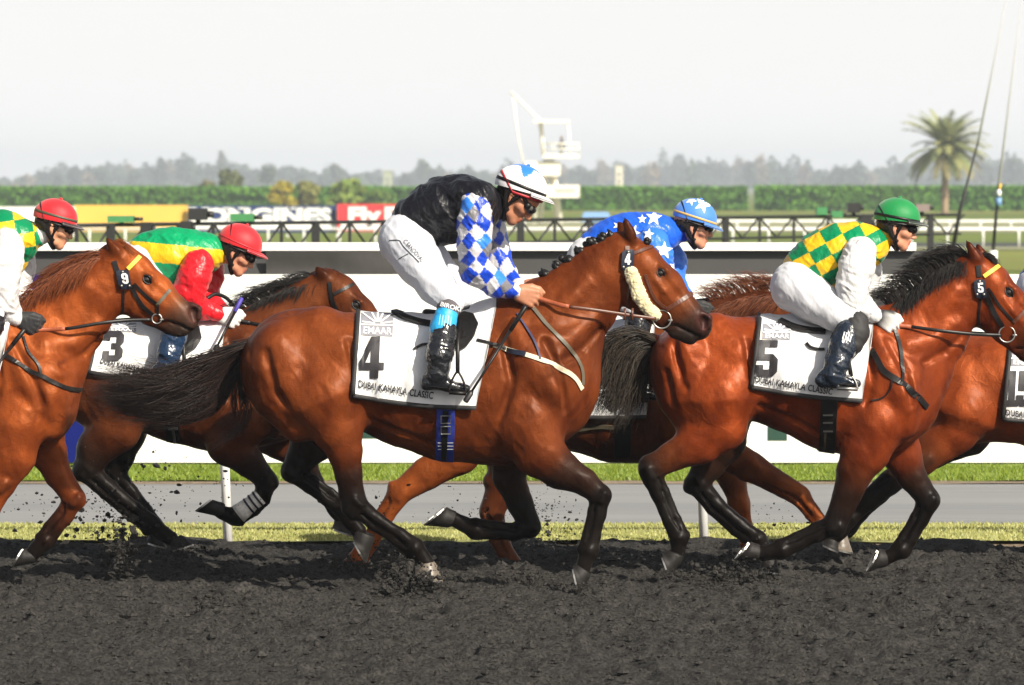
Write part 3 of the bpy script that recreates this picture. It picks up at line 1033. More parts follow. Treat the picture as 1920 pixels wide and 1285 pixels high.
camera_box(350, 428, 20, 26, m_black, 'small black box low on the barrier left of the navy banner')
camera_box(275, 430, 20, 26, m_black, 'upright black box hung on the barrier under the yellow banner')
camera_box(455, 408, 44, 14, m_greenbox, 'green-cased camera in front of the navy banner above the red-capped jockey')
camera_box(1540, 396, 20, 14, m_greenbox, 'small green-cased camera left of the green-capped jockey')
camera_box(1568, 402, 22, 12, m_greenbox, 'squat green camera just left of the dark post by the green cap')
camera_box(1600, 390, 22, 18, m_black, 'black camera raised on the barrier next to the green cap')
camera_box(1622, 418, 22, 22, m_black, 'black box below the raised camera by the green cap')
m_pink = plain('dusty_case', (0.22, 0.17, 0.16), 0.6)
camera_box(1728, 390, 26, 14, m_pink, 'dusty brown-grey camera right of the green cap')

# ------------------------------------------------------------------ banners, far rails, hedge
def banner(px0, px1, p_top, p_bot, Y, mat, label, white_foot=True):
    x0, x1 = xt(px0, Y), xt(px1, Y)
    o = empty('banner', ((x0 + x1) / 2, Y, 0))
    mb = MB(); mb.box(x0, x1, Y, Y + 0.1, zt(p_bot, Y), zt(p_top, Y)); mb.mk('panel', mat, o, smooth=False)
    n = 3
    for k in range(n + 1):
        x = x0 + (x1 - x0) * k / n
        mb = MB(); mb.box(x - 0.04, x + 0.04, Y + 0.11, Y + 0.19, -0.1, zt(p_top, Y) - .02); mb.mk('post', m_whitem, o, smooth=False)
    tag(o, label, 'banner')
    return o
YN = 205.0
m_yellow = plain('amber_banner', (0.74, 0.44, 0.075), 0.6, var=0.1, scale=1)
m_navy = plain('navy_banner', (0.010, 0.03, 0.13), 0.6, var=0.1, scale=1)
m_red = plain('red_banner', (0.62, 0.03, 0.04), 0.6, var=0.1, scale=1)
m_wband = plain('white_banner', (0.78, 0.78, 0.76), 0.6, var=0.05, scale=1)
banner(-260, 139, 388, 434, YN, m_wband, 'plain white banner left of the yellow one, behind a red cap')
banner(140, 353, 385, 434, YN + .4, m_yellow, 'amber yellow banner in the far field')
bn = banner(354, 632, 386, 436, YN, m_navy, 'navy banner with large white serif lettering')
word_flat('lettering', 'LONGINES', xt(357, YN), xt(622, YN), zt(417, YN), zt(390, YN), YN - 0.02, m_wband, bn, bold=0.05)
mb = MB()   # serifs and the white foot line
for c in (360, 384, 423, 452, 520, 536, 546, 566, 575, 596, 606):
    for p0, p1 in ((389.5, 392.5), (414.5, 417.5)):
        mb.box(xt(c - 5, YN), xt(c + 9, YN), YN - 0.035, YN - 0.028, zt(p1, YN), zt(p0, YN))
mb.box(xt(356, YN), xt(630, YN), YN - 0.03, YN - 0.02, zt(431, YN), zt(421, YN))
mb.mk('lettering', m_wband, bn, smooth=False)
br = banner(633, 900, 383, 434, YN - .4, m_red, 'bright red banner with white lettering behind the black-jacketed jockey')
word_flat('lettering', 'Fly', xt(654, YN), xt(716, YN), zt(415, YN), zt(388, YN), YN - 0.45, m_wband, br, bold=0.05)
word_flat('lettering', 'Emirates', xt(722, YN), xt(890, YN), zt(415, YN), zt(388, YN), YN - 0.45, m_wband, br, bold=0.05)
mb = MB(); mb.box(xt(640, YN), xt(890, YN), YN - 0.45, YN - 0.43, zt(428, YN), zt(420, YN)); mb.mk('foot_line', m_wband, br, smooth=False)

def far_rail(Y, z, px0, px1, step, label, r=0.05):
    o = empty('running_rail', (0, Y, 0))
    mb = MB(); mb.tube([(xt(px0, Y), Y, z), (xt(px1, Y), Y, z)], r, 6); mb.mk('top_rail', m_whitem, o)
    p = px0
    while p <= px1:
        mb = MB(); x = xt(p, Y); mb.tube([(x, Y, -0.12), (x, Y, z)], r * 0.7, 6); mb.mk('post', m_whitem, o); p += step
    tag(o, label, 'rail')
far_rail(172.0, 0.52, -100, 2050, 67, 'low white rail with short posts beyond the truss barrier', 0.05)
far_rail(240.0, 0.32, -100, 2050, 57, 'fainter white rail farther out across the pale field', 0.06)

# leafy masses: many small leaf clumps through the volume
def leaf_mat(name, c1, c2, scale=2.0):
    m, t, b = nt(name)
    a = N(t, 'ShaderNodeVertexColor', layer_name='coat')
    t.links.new(a.outputs[0], b.inputs['Base Color'])
    b.inputs['Roughness'].default_value = 0.6
    b.inputs['Specular IOR Level'].default_value = 0.25
    return m
M['leaf'] = leaf_mat('leaves', 0, 0)
def leaves(pts, size, rg, c1, c2):
    n = len(pts)
    a = rg.normal(0, 1, (n, 3)); a /= np.linalg.norm(a, axis=1)[:, None]
    b = np.cross(a, rg.normal(0, 1, (n, 3))); b /= np.linalg.norm(b, axis=1)[:, None]
    s = size * rg.uniform(0.6, 1.4, n)[:, None]
    V = np.empty((n * 4, 3))
    V[0::4] = pts - a * s; V[1::4] = pts + b * s * 0.55; V[2::4] = pts + a * s; V[3::4] = pts - b * s * 0.55
    q = rg.random(n)[:, None]; c = np.array(c1) * (1 - q) + np.array(c2) * q
    return V, np.arange(n * 4).reshape(-1, 4), np.repeat(c, 4, 0)

def hedge(px0, px1, Y, p_top, depth, label, c1, c2, n, step=0.05, seed=1):
    rg = np.random.default_rng(seed)
    x0, x1 = xt(px0, Y), xt(px1, Y); zt_ = zt(p_top, Y)
    o = empty('hedge', ((x0 + x1) / 2, Y, -0.1))
    # clipped block of foliage: front face and top, in bays
    f = rg.random(n)
    x = x0 + (x1 - x0) * rg.random(n)
    bay = 0.10 * np.sin(x * 0.9) + 0.12 * noise(np.stack([x * 0.5, 0 * x, 0 * x], 1), seed)
    z = np.where(f < 0.72, rg.random(n) * (zt_ + .1) - .1, zt_ + rg.normal(0, 0.05, n))
    bulge = 0.35 * noise(np.stack([x * 0.7, z * 1.3, 0 * x], 1), seed + 5)
    y = np.where(f < 0.72, Y + bulge + rg.normal(0, 0.15, n), Y + depth * rg.random(n))
    z = np.minimum(z, zt_ + 0.08 + bay * 0.5)
    V, F, C = leaves(np.stack([x, y, z], 1), 0.17, rg, c1, c2)
    tag(mk('foliage', V, F, M['leaf'], o, col=C), kind='stuff')
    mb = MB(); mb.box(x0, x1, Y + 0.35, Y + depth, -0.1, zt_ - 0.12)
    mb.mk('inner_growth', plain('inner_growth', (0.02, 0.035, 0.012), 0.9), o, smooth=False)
    tag(o, label, 'hedge')
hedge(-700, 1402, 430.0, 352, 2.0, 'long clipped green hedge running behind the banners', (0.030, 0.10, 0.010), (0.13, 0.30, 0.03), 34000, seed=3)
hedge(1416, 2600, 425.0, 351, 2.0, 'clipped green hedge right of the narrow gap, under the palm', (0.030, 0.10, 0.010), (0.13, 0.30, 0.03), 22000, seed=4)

m_bark = plain('bark', (0.10, 0.075, 0.05), 0.9, scale=8, bumpd=0.02)
def tree(name, px, p_base, p_top, Y, wpx, label, c1, c2, n, cat='tree', seed=0, group=None, trunk_frac=0.35, leaf=0.25, nb=9):
    rg = np.random.default_rng(seed + 100)
    x = xt(px, Y); zb = min(zt(p_base, Y), 0); zb = -0.1
    ztp = zt(p_top, Y); w = wpx * Y / FPX
    H = ztp - zb
    o = empty(name, (x, Y, zb))
    mb = MB(); mb.tube([(x, Y, zb), (x + 0.02 * H, Y, zb + H * 0.4), (x - 0.02 * H, Y, zb + H * 0.8)], [H * 0.03, H * 0.02, H * 0.006], 7)
    for k in range(5):
        a = rg.uniform(0, 6.28); zz = zb + H * rg.uniform(0.25, 0.55)
        mb.tube([(x, Y, zz), (x + math.cos(a) * w * 0.2, Y + math.sin(a) * w * 0.2, zz + H * 0.15), (x + math.cos(a) * w * 0.36, Y + math.sin(a) * w * 0.36, zz + H * 0.27)], [H * 0.012, H * 0.008, H * 0.003], 5)
    mb.mk('trunk', m_bark, o)
    pts = []
    for k in range(nb):
        a = rg.uniform(0, 6.28); rr = w * 0.34 * math.sqrt(rg.random()); hh = rg.uniform(trunk_frac + 0.12, 0.86)
        taper = 1.0 - 0.6 * max(0, hh - 0.55) / 0.45
        c = np.array((x + math.cos(a) * rr * taper, Y + math.sin(a) * rr * taper, zb + H * hh))
        m = n // nb
        q = rg.normal(0, 1, (m, 3)); q /= np.linalg.norm(q, axis=1)[:, None]
        q *= (rg.random(m) ** 0.4)[:, None] * np.array((w * 0.22, w * 0.22, H * 0.16))
        pts.append(c + q)
    pts = np.concatenate(pts); pts[:, 2] = np.clip(pts[:, 2], zb + 0.05, ztp + 0.1)
    V, F, C = leaves(pts, leaf, rg, c1, c2)
    mk('crown', V, F, M['leaf'], o, col=C)
    tag(o, label, cat, group)
    return o
G_DARK = ((0.035, 0.06, 0.025), (0.09, 0.13, 0.05))
tree('broadleaf_tree', 430, 390, 318, 470, 66, 'rounded grey-green tree rising over the hedge above the navy banner', (0.06, 0.08, 0.03), (0.15, 0.17, 0.07), 1300, seed=1)
tree('broadleaf_tree', 388, 390, 332, 480, 40, 'thin sparse tree left of the rounded grey-green tree', (0.10, 0.10, 0.05), (0.2, 0.18, 0.09), 350, seed=2)
tree('flowering_shrub', 530, 390, 340, 400, 56, 'yellow-leaved shrub against the hedge above the navy banner', (0.22, 0.20, 0.02), (0.45, 0.36, 0.03), 1200, 'shrub', seed=3, trunk_frac=0.0)
tree('shrub', 578, 392, 336, 402, 56, 'olive shrub right of the yellow-leaved shrub', (0.13, 0.15, 0.03), (0.25, 0.24, 0.06), 900, 'shrub', seed=4, trunk_frac=0.0)
tree('shrub', 650, 394, 332, 400, 80, 'pointed bright green shrub above the red banner', (0.10, 0.17, 0.02), (0.24, 0.30, 0.05), 1300, 'shrub', seed=5, trunk_frac=0.0)
tree('shrub', 712, 394, 358, 398, 70, 'low dark green shrub left of the black-jacketed jockey', (0.07, 0.14, 0.02), (0.16, 0.24, 0.04), 900, 'shrub', seed=6, trunk_frac=0.0)
tree('broadleaf_tree', 634, 390, 300, 1900, 30, 'tall slim hazy tree above the red banner', (0.05, 0.07, 0.04), (0.1, 0.12, 0.06), 350, seed=7, leaf=1.0)
tree('broadleaf_tree', 415, 390, 284, 2000, 24, 'tall wispy hazy tree behind the rounded tree', (0.05, 0.07, 0.04), (0.1, 0.12, 0.06), 200, seed=8, leaf=1.0)
tree('broadleaf_tree', 793, 390, 296, 2000, 30, 'tall thin hazy tree right of the pale pillar', (0.05, 0.07, 0.04), (0.1, 0.12, 0.06), 260, seed=9, leaf=1.0)
tree('broadleaf_tree', 502, 390, 308, 1500, 52, 'bluish bushy tree far behind the yellow-leaved shrub', *G_DARK, 420, seed=10, leaf=.8)

# the hazy wood along the horizon
def treeline():
    rg = np.random.default_rng(5)
    V = []; F = []; C = []; n0 = 0
    prof = [(-60, 352), (20, 348), (40, 338), (85, 330), (90, 318), (130, 322), (200, 322), (260, 316), (330, 312), (400, 308), (450, 318), (475, 322),
            (560, 324), (640, 330), (700, 334), (740, 336), (800, 322), (860, 326), (900, 328), (960, 326), (1060, 322), (1130, 318), (1200, 316), (1240, 306),
            (1330, 306), (1400, 308), (1450, 312), (1520, 322), (1560, 322), (1640, 320), (1690, 304), (1740, 306), (1790, 312), (1800, 300), (1870, 304), (1980, 316)]
    px_, py_ = zip(*prof)
    px = -500.0
    while px < 2450:
        Y = rg.uniform(2000, 2700)
        top = np.interp(px, px_, py_) + rg.normal(0, 5) - 6
        x = xt(px, Y); H = max(zt(top, Y) * rg.choice([.85, .95, 1.0, 1.05, 1.25]), 3.0) + 0.1; w = rg.uniform(20, 46) * Y / FPX
        m = 130
        q = rg.normal(0, 1, (m, 3)); q /= np.linalg.norm(q, axis=1)[:, None]
        q *= (rg.random(m) ** 0.35)[:, None]
        zc = q[:, 2] * 0.5 + 0.5
        pts = np.stack([x + q[:, 0] * w * 0.5 * (1.15 - 0.5 * zc), Y + q[:, 1] * w * 0.5, -0.1 + H * zc ** 0.9], 1)
        g = rg.random(); c1 = np.array((0.025, 0.05, 0.035)) * (0.7 + 0.6 * g); c2 = np.array((0.06, 0.095, 0.055)) * (0.7 + 0.6 * g)
        if rg.random() < 0.12: c1 = np.array((0.12, 0.09, 0.05)); c2 = np.array((0.2, 0.15, 0.08))
        v, f, c = leaves(pts, 1.4, rg, c1, c2)
        V.append(v); F.append(f + n0); C.append(c); n0 += len(v)
        px += rg.uniform(5, 10)
    tag(mk('far_wood', np.concatenate(V), np.concatenate(F), M['leaf'], None, Vector((0, 2850, 0)), col=np.concatenate(C)), kind='stuff')
treeline()

# palm
def palm(px, Y, p_crown, label):
    rg = np.random.default_rng(21)
    x = xt(px, Y); zc = zt(p_crown, Y)
    o = empty('palm_tree', (x, Y, -0.1))
    mb = MB()
    hs_ = np.linspace(-0.1, zc, 22)
    mb.tube([(x + 0.01 * math.sin(h), Y, h) for h in hs_], [0.27 + 0.03 * (i % 2) + (0.10 if i > 18 else 0) - 0.05 * i / 22 for i in range(22)], 10)
    mb.mk('trunk', plain('palm_bark', (0.30, 0.21, 0.13), 0.9, scale=6, bumpd=0.03), o)
    for k in range(84):
        a = rg.uniform(0, 6.28); el = rg.uniform(-0.30, 1.45); L = rg.uniform(3.3, 4.3)
        d = Vector((math.cos(a), math.sin(a), 0)); pts = []; p = Vector((x, Y, zc)); e = el
        for j in range(9):
            pts.append(p.copy()); p = p + (d * math.cos(e) + Vector((0, 0, 1)) * math.sin(e)) * (L / 8); e -= 0.10 + 0.05 * max(0, math.cos(el))
        V = []; F = []
        side = d.cross(Vector((0, 0, 1)))
        for j in range(1, 9):
            for s_ in range(4):
                q = pts[j - 1].lerp(pts[j], s_ / 4); t_ = (j - 1 + s_ / 4) / 8
                ll = 0.75 * math.sin(math.pi * min(1, 0.2 + t_ * 0.78)) + 0.08
                fw = (pts[j] - pts[j - 1]).normalized()
                for sg in (-1, 1):
                    tipp = q + side * sg * ll * 0.8 + fw * ll * 0.6 + Vector((0, 0, -0.18 * ll + rg.normal(0, 0.05)))
                    b = len(V); V += [q - fw * 0.06, q + fw * 0.06, tipp]; F.append((b, b + 1, b + 2))
        for j in range(8):
            b = len(V); u = Vector((0, 0, 0.03)); V += [pts[j] - u, pts[j] + u, pts[j + 1] + u * .6, pts[j + 1] - u * .6]; F.append((b, b + 1, b + 2, b + 3))
        g = rg.random()
        c = np.array((0.13, 0.175, 0.07)) * (1 - g) + np.array((0.32, 0.32, 0.12)) * g
        if el < -0.1: c = c * 0.4 + np.array((0.25, 0.19, 0.09)) * 0.6
        mk('frond', V, F, M['leaf'], o, smooth=False, col=np.tile(c, (len(V), 1)))
    tag(o, label, 'palm')
palm(1771, 372.0, 281, 'single date palm standing in front of the hedge')

# judges' tower with a jib and a watcher on the platform
def tower():
    Y = 275.0
    m = plain('cream_paint', (0.82, 0.79, 0.68), 0.5, var=0.06, scale=1)
    mg = plain('tower_glass', (0.45, 0.47, 0.42), 0.2)
    o = empty('observation_tower', (xt(1035, Y), Y, -0.1))
    X = lambda p: xt(p, Y); Z = lambda p: zt(p, Y)
    for a, b in ((1000, 1022), (1052, 1036), (1012, 1028), (1044, 1030)):
        mb = MB(); mb.tube([(X(a), Y + (0.8 if a in (1012, 1044) else 0), -0.1), (X(b), Y + 0.4, Z(300))], 0.13, 6); mb.mk('leg', m, o)
    mb = MB(); mb.box(X(1000), X(1086), Y - 1, Y + 1.4, Z(371), Z(347)); mb.mk('lower_cabin', m, o, smooth=False)
    mb = MB(); mb.box(X(1040), X(1078), Y - 1.02, Y - 1.0, Z(362), Z(353)); mb.mk('window', mg, o, smooth=False)
    mb = MB(); mb.box(X(985), X(1050), Y - .8, Y + 1.2, Z(330), Z(303)); mb.mk('middle_cabin', m, o, smooth=False)
    mb = MB(); mb.box(X(1018), X(1086), Y - 1.2, Y + 1.4, Z(297), Z(289)); mb.mk('platform', m, o, smooth=False)
    for px in (1020, 1036, 1052, 1068, 1084):
        mb = MB(); mb.tube([(X(px), Y - 1.2, Z(290)), (X(px), Y - 1.2, Z(269))], 0.03, 5); mb.mk('baluster', m, o)
    mb = MB(); mb.tube([(X(1018), Y - 1.2, Z(270)), (X(1086), Y - 1.2, Z(270))], 0.05, 5); mb.mk('railing', m, o)
    mb = MB(); mb.tube([(X(1018), Y - 1.2, Z(280)), (X(1086), Y - 1.2, Z(280))], 0.035, 5); mb.mk('railing', m, o)
    mb = MB(); mb.tube([(X(1019), Y, Z(290)), (X(1013), Y, Z(226))], 0.13, 6); mb.mk('column', m, o)
    mb = MB(); mb.tube([(X(1070), Y + 1, Z(290)), (X(1066), Y + 1, Z(232))], 0.05, 6); mb.mk('column', m, o)
    mb = MB(); mb.box(X(1000), X(1068), Y - 1, Y + 1.2, Z(231), Z(226)); mb.mk('roof', m, o, smooth=False)
    mb = MB(); mb.tube([(X(957), Y, Z(172)), (X(1012), Y, Z(226))], 0.085, 6); mb.mk('jib', m, o)
    mb = MB(); mb.tube([(X(962), Y, Z(178)), (X(972), Y, Z(262)), (X(992), Y + .2, Z(350))], 0.045, 6); mb.mk('jib_stay', m, o)
    tag(o, 'tall cream observation tower with a jib, behind the white-capped jockey', 'tower')
    p = Body(Y - 0.5)
    sk = (0.05, 0.05, 0.06)
    p.chain([(1052, 289, 2.6), (1053, 278, 3.6), (1053, 268, 4.4), (1053, 263, 2.2)], col=sk, kin=0.03)
    p.chain([(1053, 258.5, 3.2)], col=(0.2, 0.12, 0.08))
    p.chain([(1049, 268, 1.9), (1048, 276, 1.5), (1052, 279, 1.2)], col=sk)
    p.chain([(1057, 268, 1.9), (1058, 276, 1.5), (1056, 280, 1.2)], col=sk)
    V, Fq = p.mesh(0.035)
    w = mk('person', V, Fq, M['skin'], None, P(1052, 291, Y - .5), col=p.colors(V))
    tag(w, 'distant person in dark clothes standing on the tower platform', 'person')
tower()

# small far buildings and poles
def small_building(px0, px1, p_top, Y, mat, label, name='building', roof=None):
    x0, x1 = xt(px0, Y), xt(px1, Y); z = zt(p_top, Y)
    o = empty(name, ((x0 + x1) / 2, Y, -0.1))
    w = (x1 - x0)
    mb = MB(); mb.box(x0, x1, Y, Y + max(w, 2) * .8, -0.1, z if roof is None else z - 0.9); mb.mk('wall', mat, o, smooth=False)
    if roof:
        mb = MB(); d = max(w, 2) * .8; zz = z - 0.9
        mb.add([(x0 - .4, Y - .4, zz), (x1 + .4, Y - .4, zz), (x1 + .4, Y + d + .4, zz), (x0 - .4, Y + d + .4, zz), (x0 + w*.2, Y + d/2, z), (x1 - w*.2, Y + d/2, z)],
               [(0, 1, 5, 4), (2, 3, 4, 5), (1, 2, 5), (3, 0, 4), (0, 3, 2, 1)])
        mb.mk('roof', roof, o, smooth=False)
    else:
        mb = MB(); mb.box(x0 - w*.1, x1 + w*.1, Y - .1, Y + max(w, 2) * .85, z, z + w * .12); mb.mk('cornice', mat, o, smooth=False)
        for k in range(3):
            mb = MB(); mb.box(x0 + w*.35, x1 - w*.35, Y - 0.05, Y, z * (0.3 + 0.2*k), z * (0.42 + 0.2*k)); mb.mk('window', plain('far_window', (0.2, 0.22, 0.22), 0.3), o, smooth=False)
    tag(o, label, 'building')
m_stone = plain('pale_render', (0.62, 0.58, 0.48), 0.8, scale=1)
small_building(1154, 1168, 312, 700, m_stone, 'slim pale tower building above the hedge, centre of the wood', 'tower_building')
small_building(719, 735, 322, 640, plain('grey_green_render', (0.35, 0.38, 0.30), 0.8, scale=1), 'grey-green pillar building above the red banner', 'tower_building')
small_building(-60, 28, 358, 470, m_stone, 'low house with an orange roof beyond the hedge', 'house', plain('terracotta_roof', (0.55, 0.20, 0.09), 0.8, scale=2))
m_bluebox = plain('pale_blue_cover', (0.16, 0.30, 0.52), 0.5)
def cover(px0, px1, pt, pb, Y, label):
    x0, x1, z0, z1 = xt(px0, Y), xt(px1, Y), zt(pb, Y), zt(pt, Y)
    o = empty('covered_cart', ((x0+x1)/2, Y, -0.1))
    mb = MB(); w = x1 - x0
    mb.add([(x0, Y, z0), (x1, Y, z0), (x1, Y + 1.5, z0), (x0, Y + 1.5, z0), (x0 + w*.12, Y + .2, z1), (x1 - w*.12, Y + .2, z1), (x1 - w*.12, Y + 1.3, z1), (x0 + w*.12, Y + 1.3, z1)],
           [(0,3,2,1),(4,5,6,7),(0,1,5,4),(1,2,6,5),(2,3,7,6),(3,0,4,7)])
    mb.mk('canopy', m_bluebox, o, smooth=False)
    mb = MB(); mb.box(x0 + w*.2, x1 - w*.2, Y + .2, Y + 1.3, -0.05, z0 - .002); mb.mk('body', m_whitem, o, smooth=False)
    for a in (.25, .75):
        mb = MB(); mb.tube([(x0 + w*a, Y + .15, .2), (x0 + w*a, Y + .05, .2)], .3, 12); mb.mk('wheel', m_black, o)
    tag(o, label, 'cart')
cover(1088, 1148, 398, 416, 200.0, 'small cart with a pale blue cover beyond the barrier')

def mast(p_pts, Y, label, knob=None):
    o = empty('aerial_mast', P(p_pts[0][0], p_pts[0][1], Y))
    lo = [P(a, b, Y) for a, b in p_pts[:3]]; hi = [P(a, b, Y) for a, b in p_pts[2:]]
    mb = MB(); mb.tube(lo, [0.030, 0.024, 0.012] if not knob else [0.024, 0.020, 0.014], 8); mb.mk('lower_pole', m_black, o)
    mb = MB(); mb.tube(hi, [0.018] + [0.0065] * (len(hi) - 1), 6); mb.mk('whip', plain('pale_fibre', (0.62, 0.61, 0.63), 0.5), o)
    b = P(p_pts[0][0], p_pts[0][1], Y)
    mb = MB(); mb.tube([Vector((b.x, Y, -0.1)), Vector((b.x, Y, b.z))], 0.06, 8); mb.mk('base_post', m_whitem, o)
    if knob:
        mb = MB(); mb.tube([P(1872, 386, Y - .05), P(1872.5, 371, Y - .05)], 0.045, 8); mb.mk('float', m_bluebox, o)
        mb = MB(); mb.ball(P(1873, 362, Y - .05), (0.035, 0.035, 0.05)); mb.mk('cap', m_whitem, o)
        mb = MB(); mb.tube([P(1873.5, 357, Y), P(1876, 345, Y)], 0.02, 6); mb.mk('clip', m_yellow, o)
    tag(o, label, 'mast')
mast([(1786, 470), (1800, 395), (1835, 262), (1887, 0), (1910, -120)], 66.0, 'slanting thin dark mast beside the palm')
mast([(1862, 470), (1868, 400), (1873, 345), (1916, 0), (1930, -120)], 66.0, 'slanting thin mast with a blue and white float', True)

# ------------------------------------------------------------------ horses
BLK = (0.0075, 0.0058, 0.0052); DKB = (0.022, 0.0095, 0.006); MUZ = (0.022, 0.016, 0.014); PINK = (0.10, 0.018, 0.016)

def hoof(parent, bvh_unused, Y, yo, cb, cf, sh, st, pale=False):
    """horn cone from the coronet (back, front) to the sole (heel, toe), with its iron shoe"""
    Yq = Y + yo
    cb, cf, sh, st = [P(*q, Yq) for q in (cb, cf, sh, st)]
    n = 18
    def ring(a, b, wid, k=0.0):
        c = (a + b) / 2; ax = (b - a) / 2; out = []
        for i in range(n):
            th = 2 * math.pi * i / n
            u = math.cos(th)
            w = wid * (1 - 0.15 * (u < 0) * -u)
            out.append(c + ax * u + Vector((0, 1, 0)) * math.sin(th) * w)
        return out
    ac, as_ = (cf - cb).length / 2, (st - sh).length / 2
    R = []
    for t_, bul in ((-0.10, 0.9), (0.0, 1.0), (0.08, 1.06), (0.5, 1.0), (1.0, 1.0)):
        a = cb.lerp(sh, t_); b = cf.lerp(st, t_)
        wid = (ac * 0.92 * (1 - max(0, t_)) + as_ * 0.86 * max(0, t_)) * bul
        m = (a + b) / 2
        R.append(ring(m + (a - m) * bul, m + (b - m) * bul, wid))
    mb = MB(); v = [p for r in R for p in r]; f = []
    for j in range(len(R) - 1):
        for i in range(n):
            i2 = (i + 1) % n; f.append((j*n + i, j*n + i2, (j+1)*n + i2, (j+1)*n + i))
    f.append(tuple(range(n))); f.append(tuple((len(R)-1)*n + i for i in range(n))[::-1])
    mb.add(v, f)
    ho = mb.mk('hoof', M['hoof_pale' if pale else 'hoof'], parent)
    # shoe: a horseshoe of iron round the rim of the sole
    nrm = (st - sh).cross(Vector((0, 1, 0))).normalized()
    up = ((cb + cf) - (sh + st)).normalized()
    if nrm.dot(up) > 0: nrm = -nrm
    o_ = ring(sh, st, as_ * 0.88); m_ = (sh + st) / 2
    i_ = [m_ + (p - m_) * 0.74 for p in o_]
    ids = [i for i in range(n) if math.cos(2 * math.pi * i / n) > -0.86]
    ids = sorted(ids, key=lambda i: (2 * math.pi * i / n + math.pi) % (2 * math.pi))
    mb = MB(); v = []; f = []
    for i in ids:
        oo = m_ + (o_[i] - m_) * 1.02
        v += [oo + nrm * 0.001, i_[i] + nrm * 0.001, i_[i] + nrm * 0.009, oo + nrm * 0.009]
    for j in range(len(ids) - 1):
        for k in range(4):
            k2 = (k + 1) % 4; f.append((j*4 + k, j*4 + k2, (j+1)*4 + k2, (j+1)*4 + k))
    f.append((0, 1, 2, 3)); e = (len(ids)-1)*4; f.append((e+3, e+2, e+1, e))
    mb.add(v, f); mb.mk('horseshoe', M['steel'], ho, smooth=False)

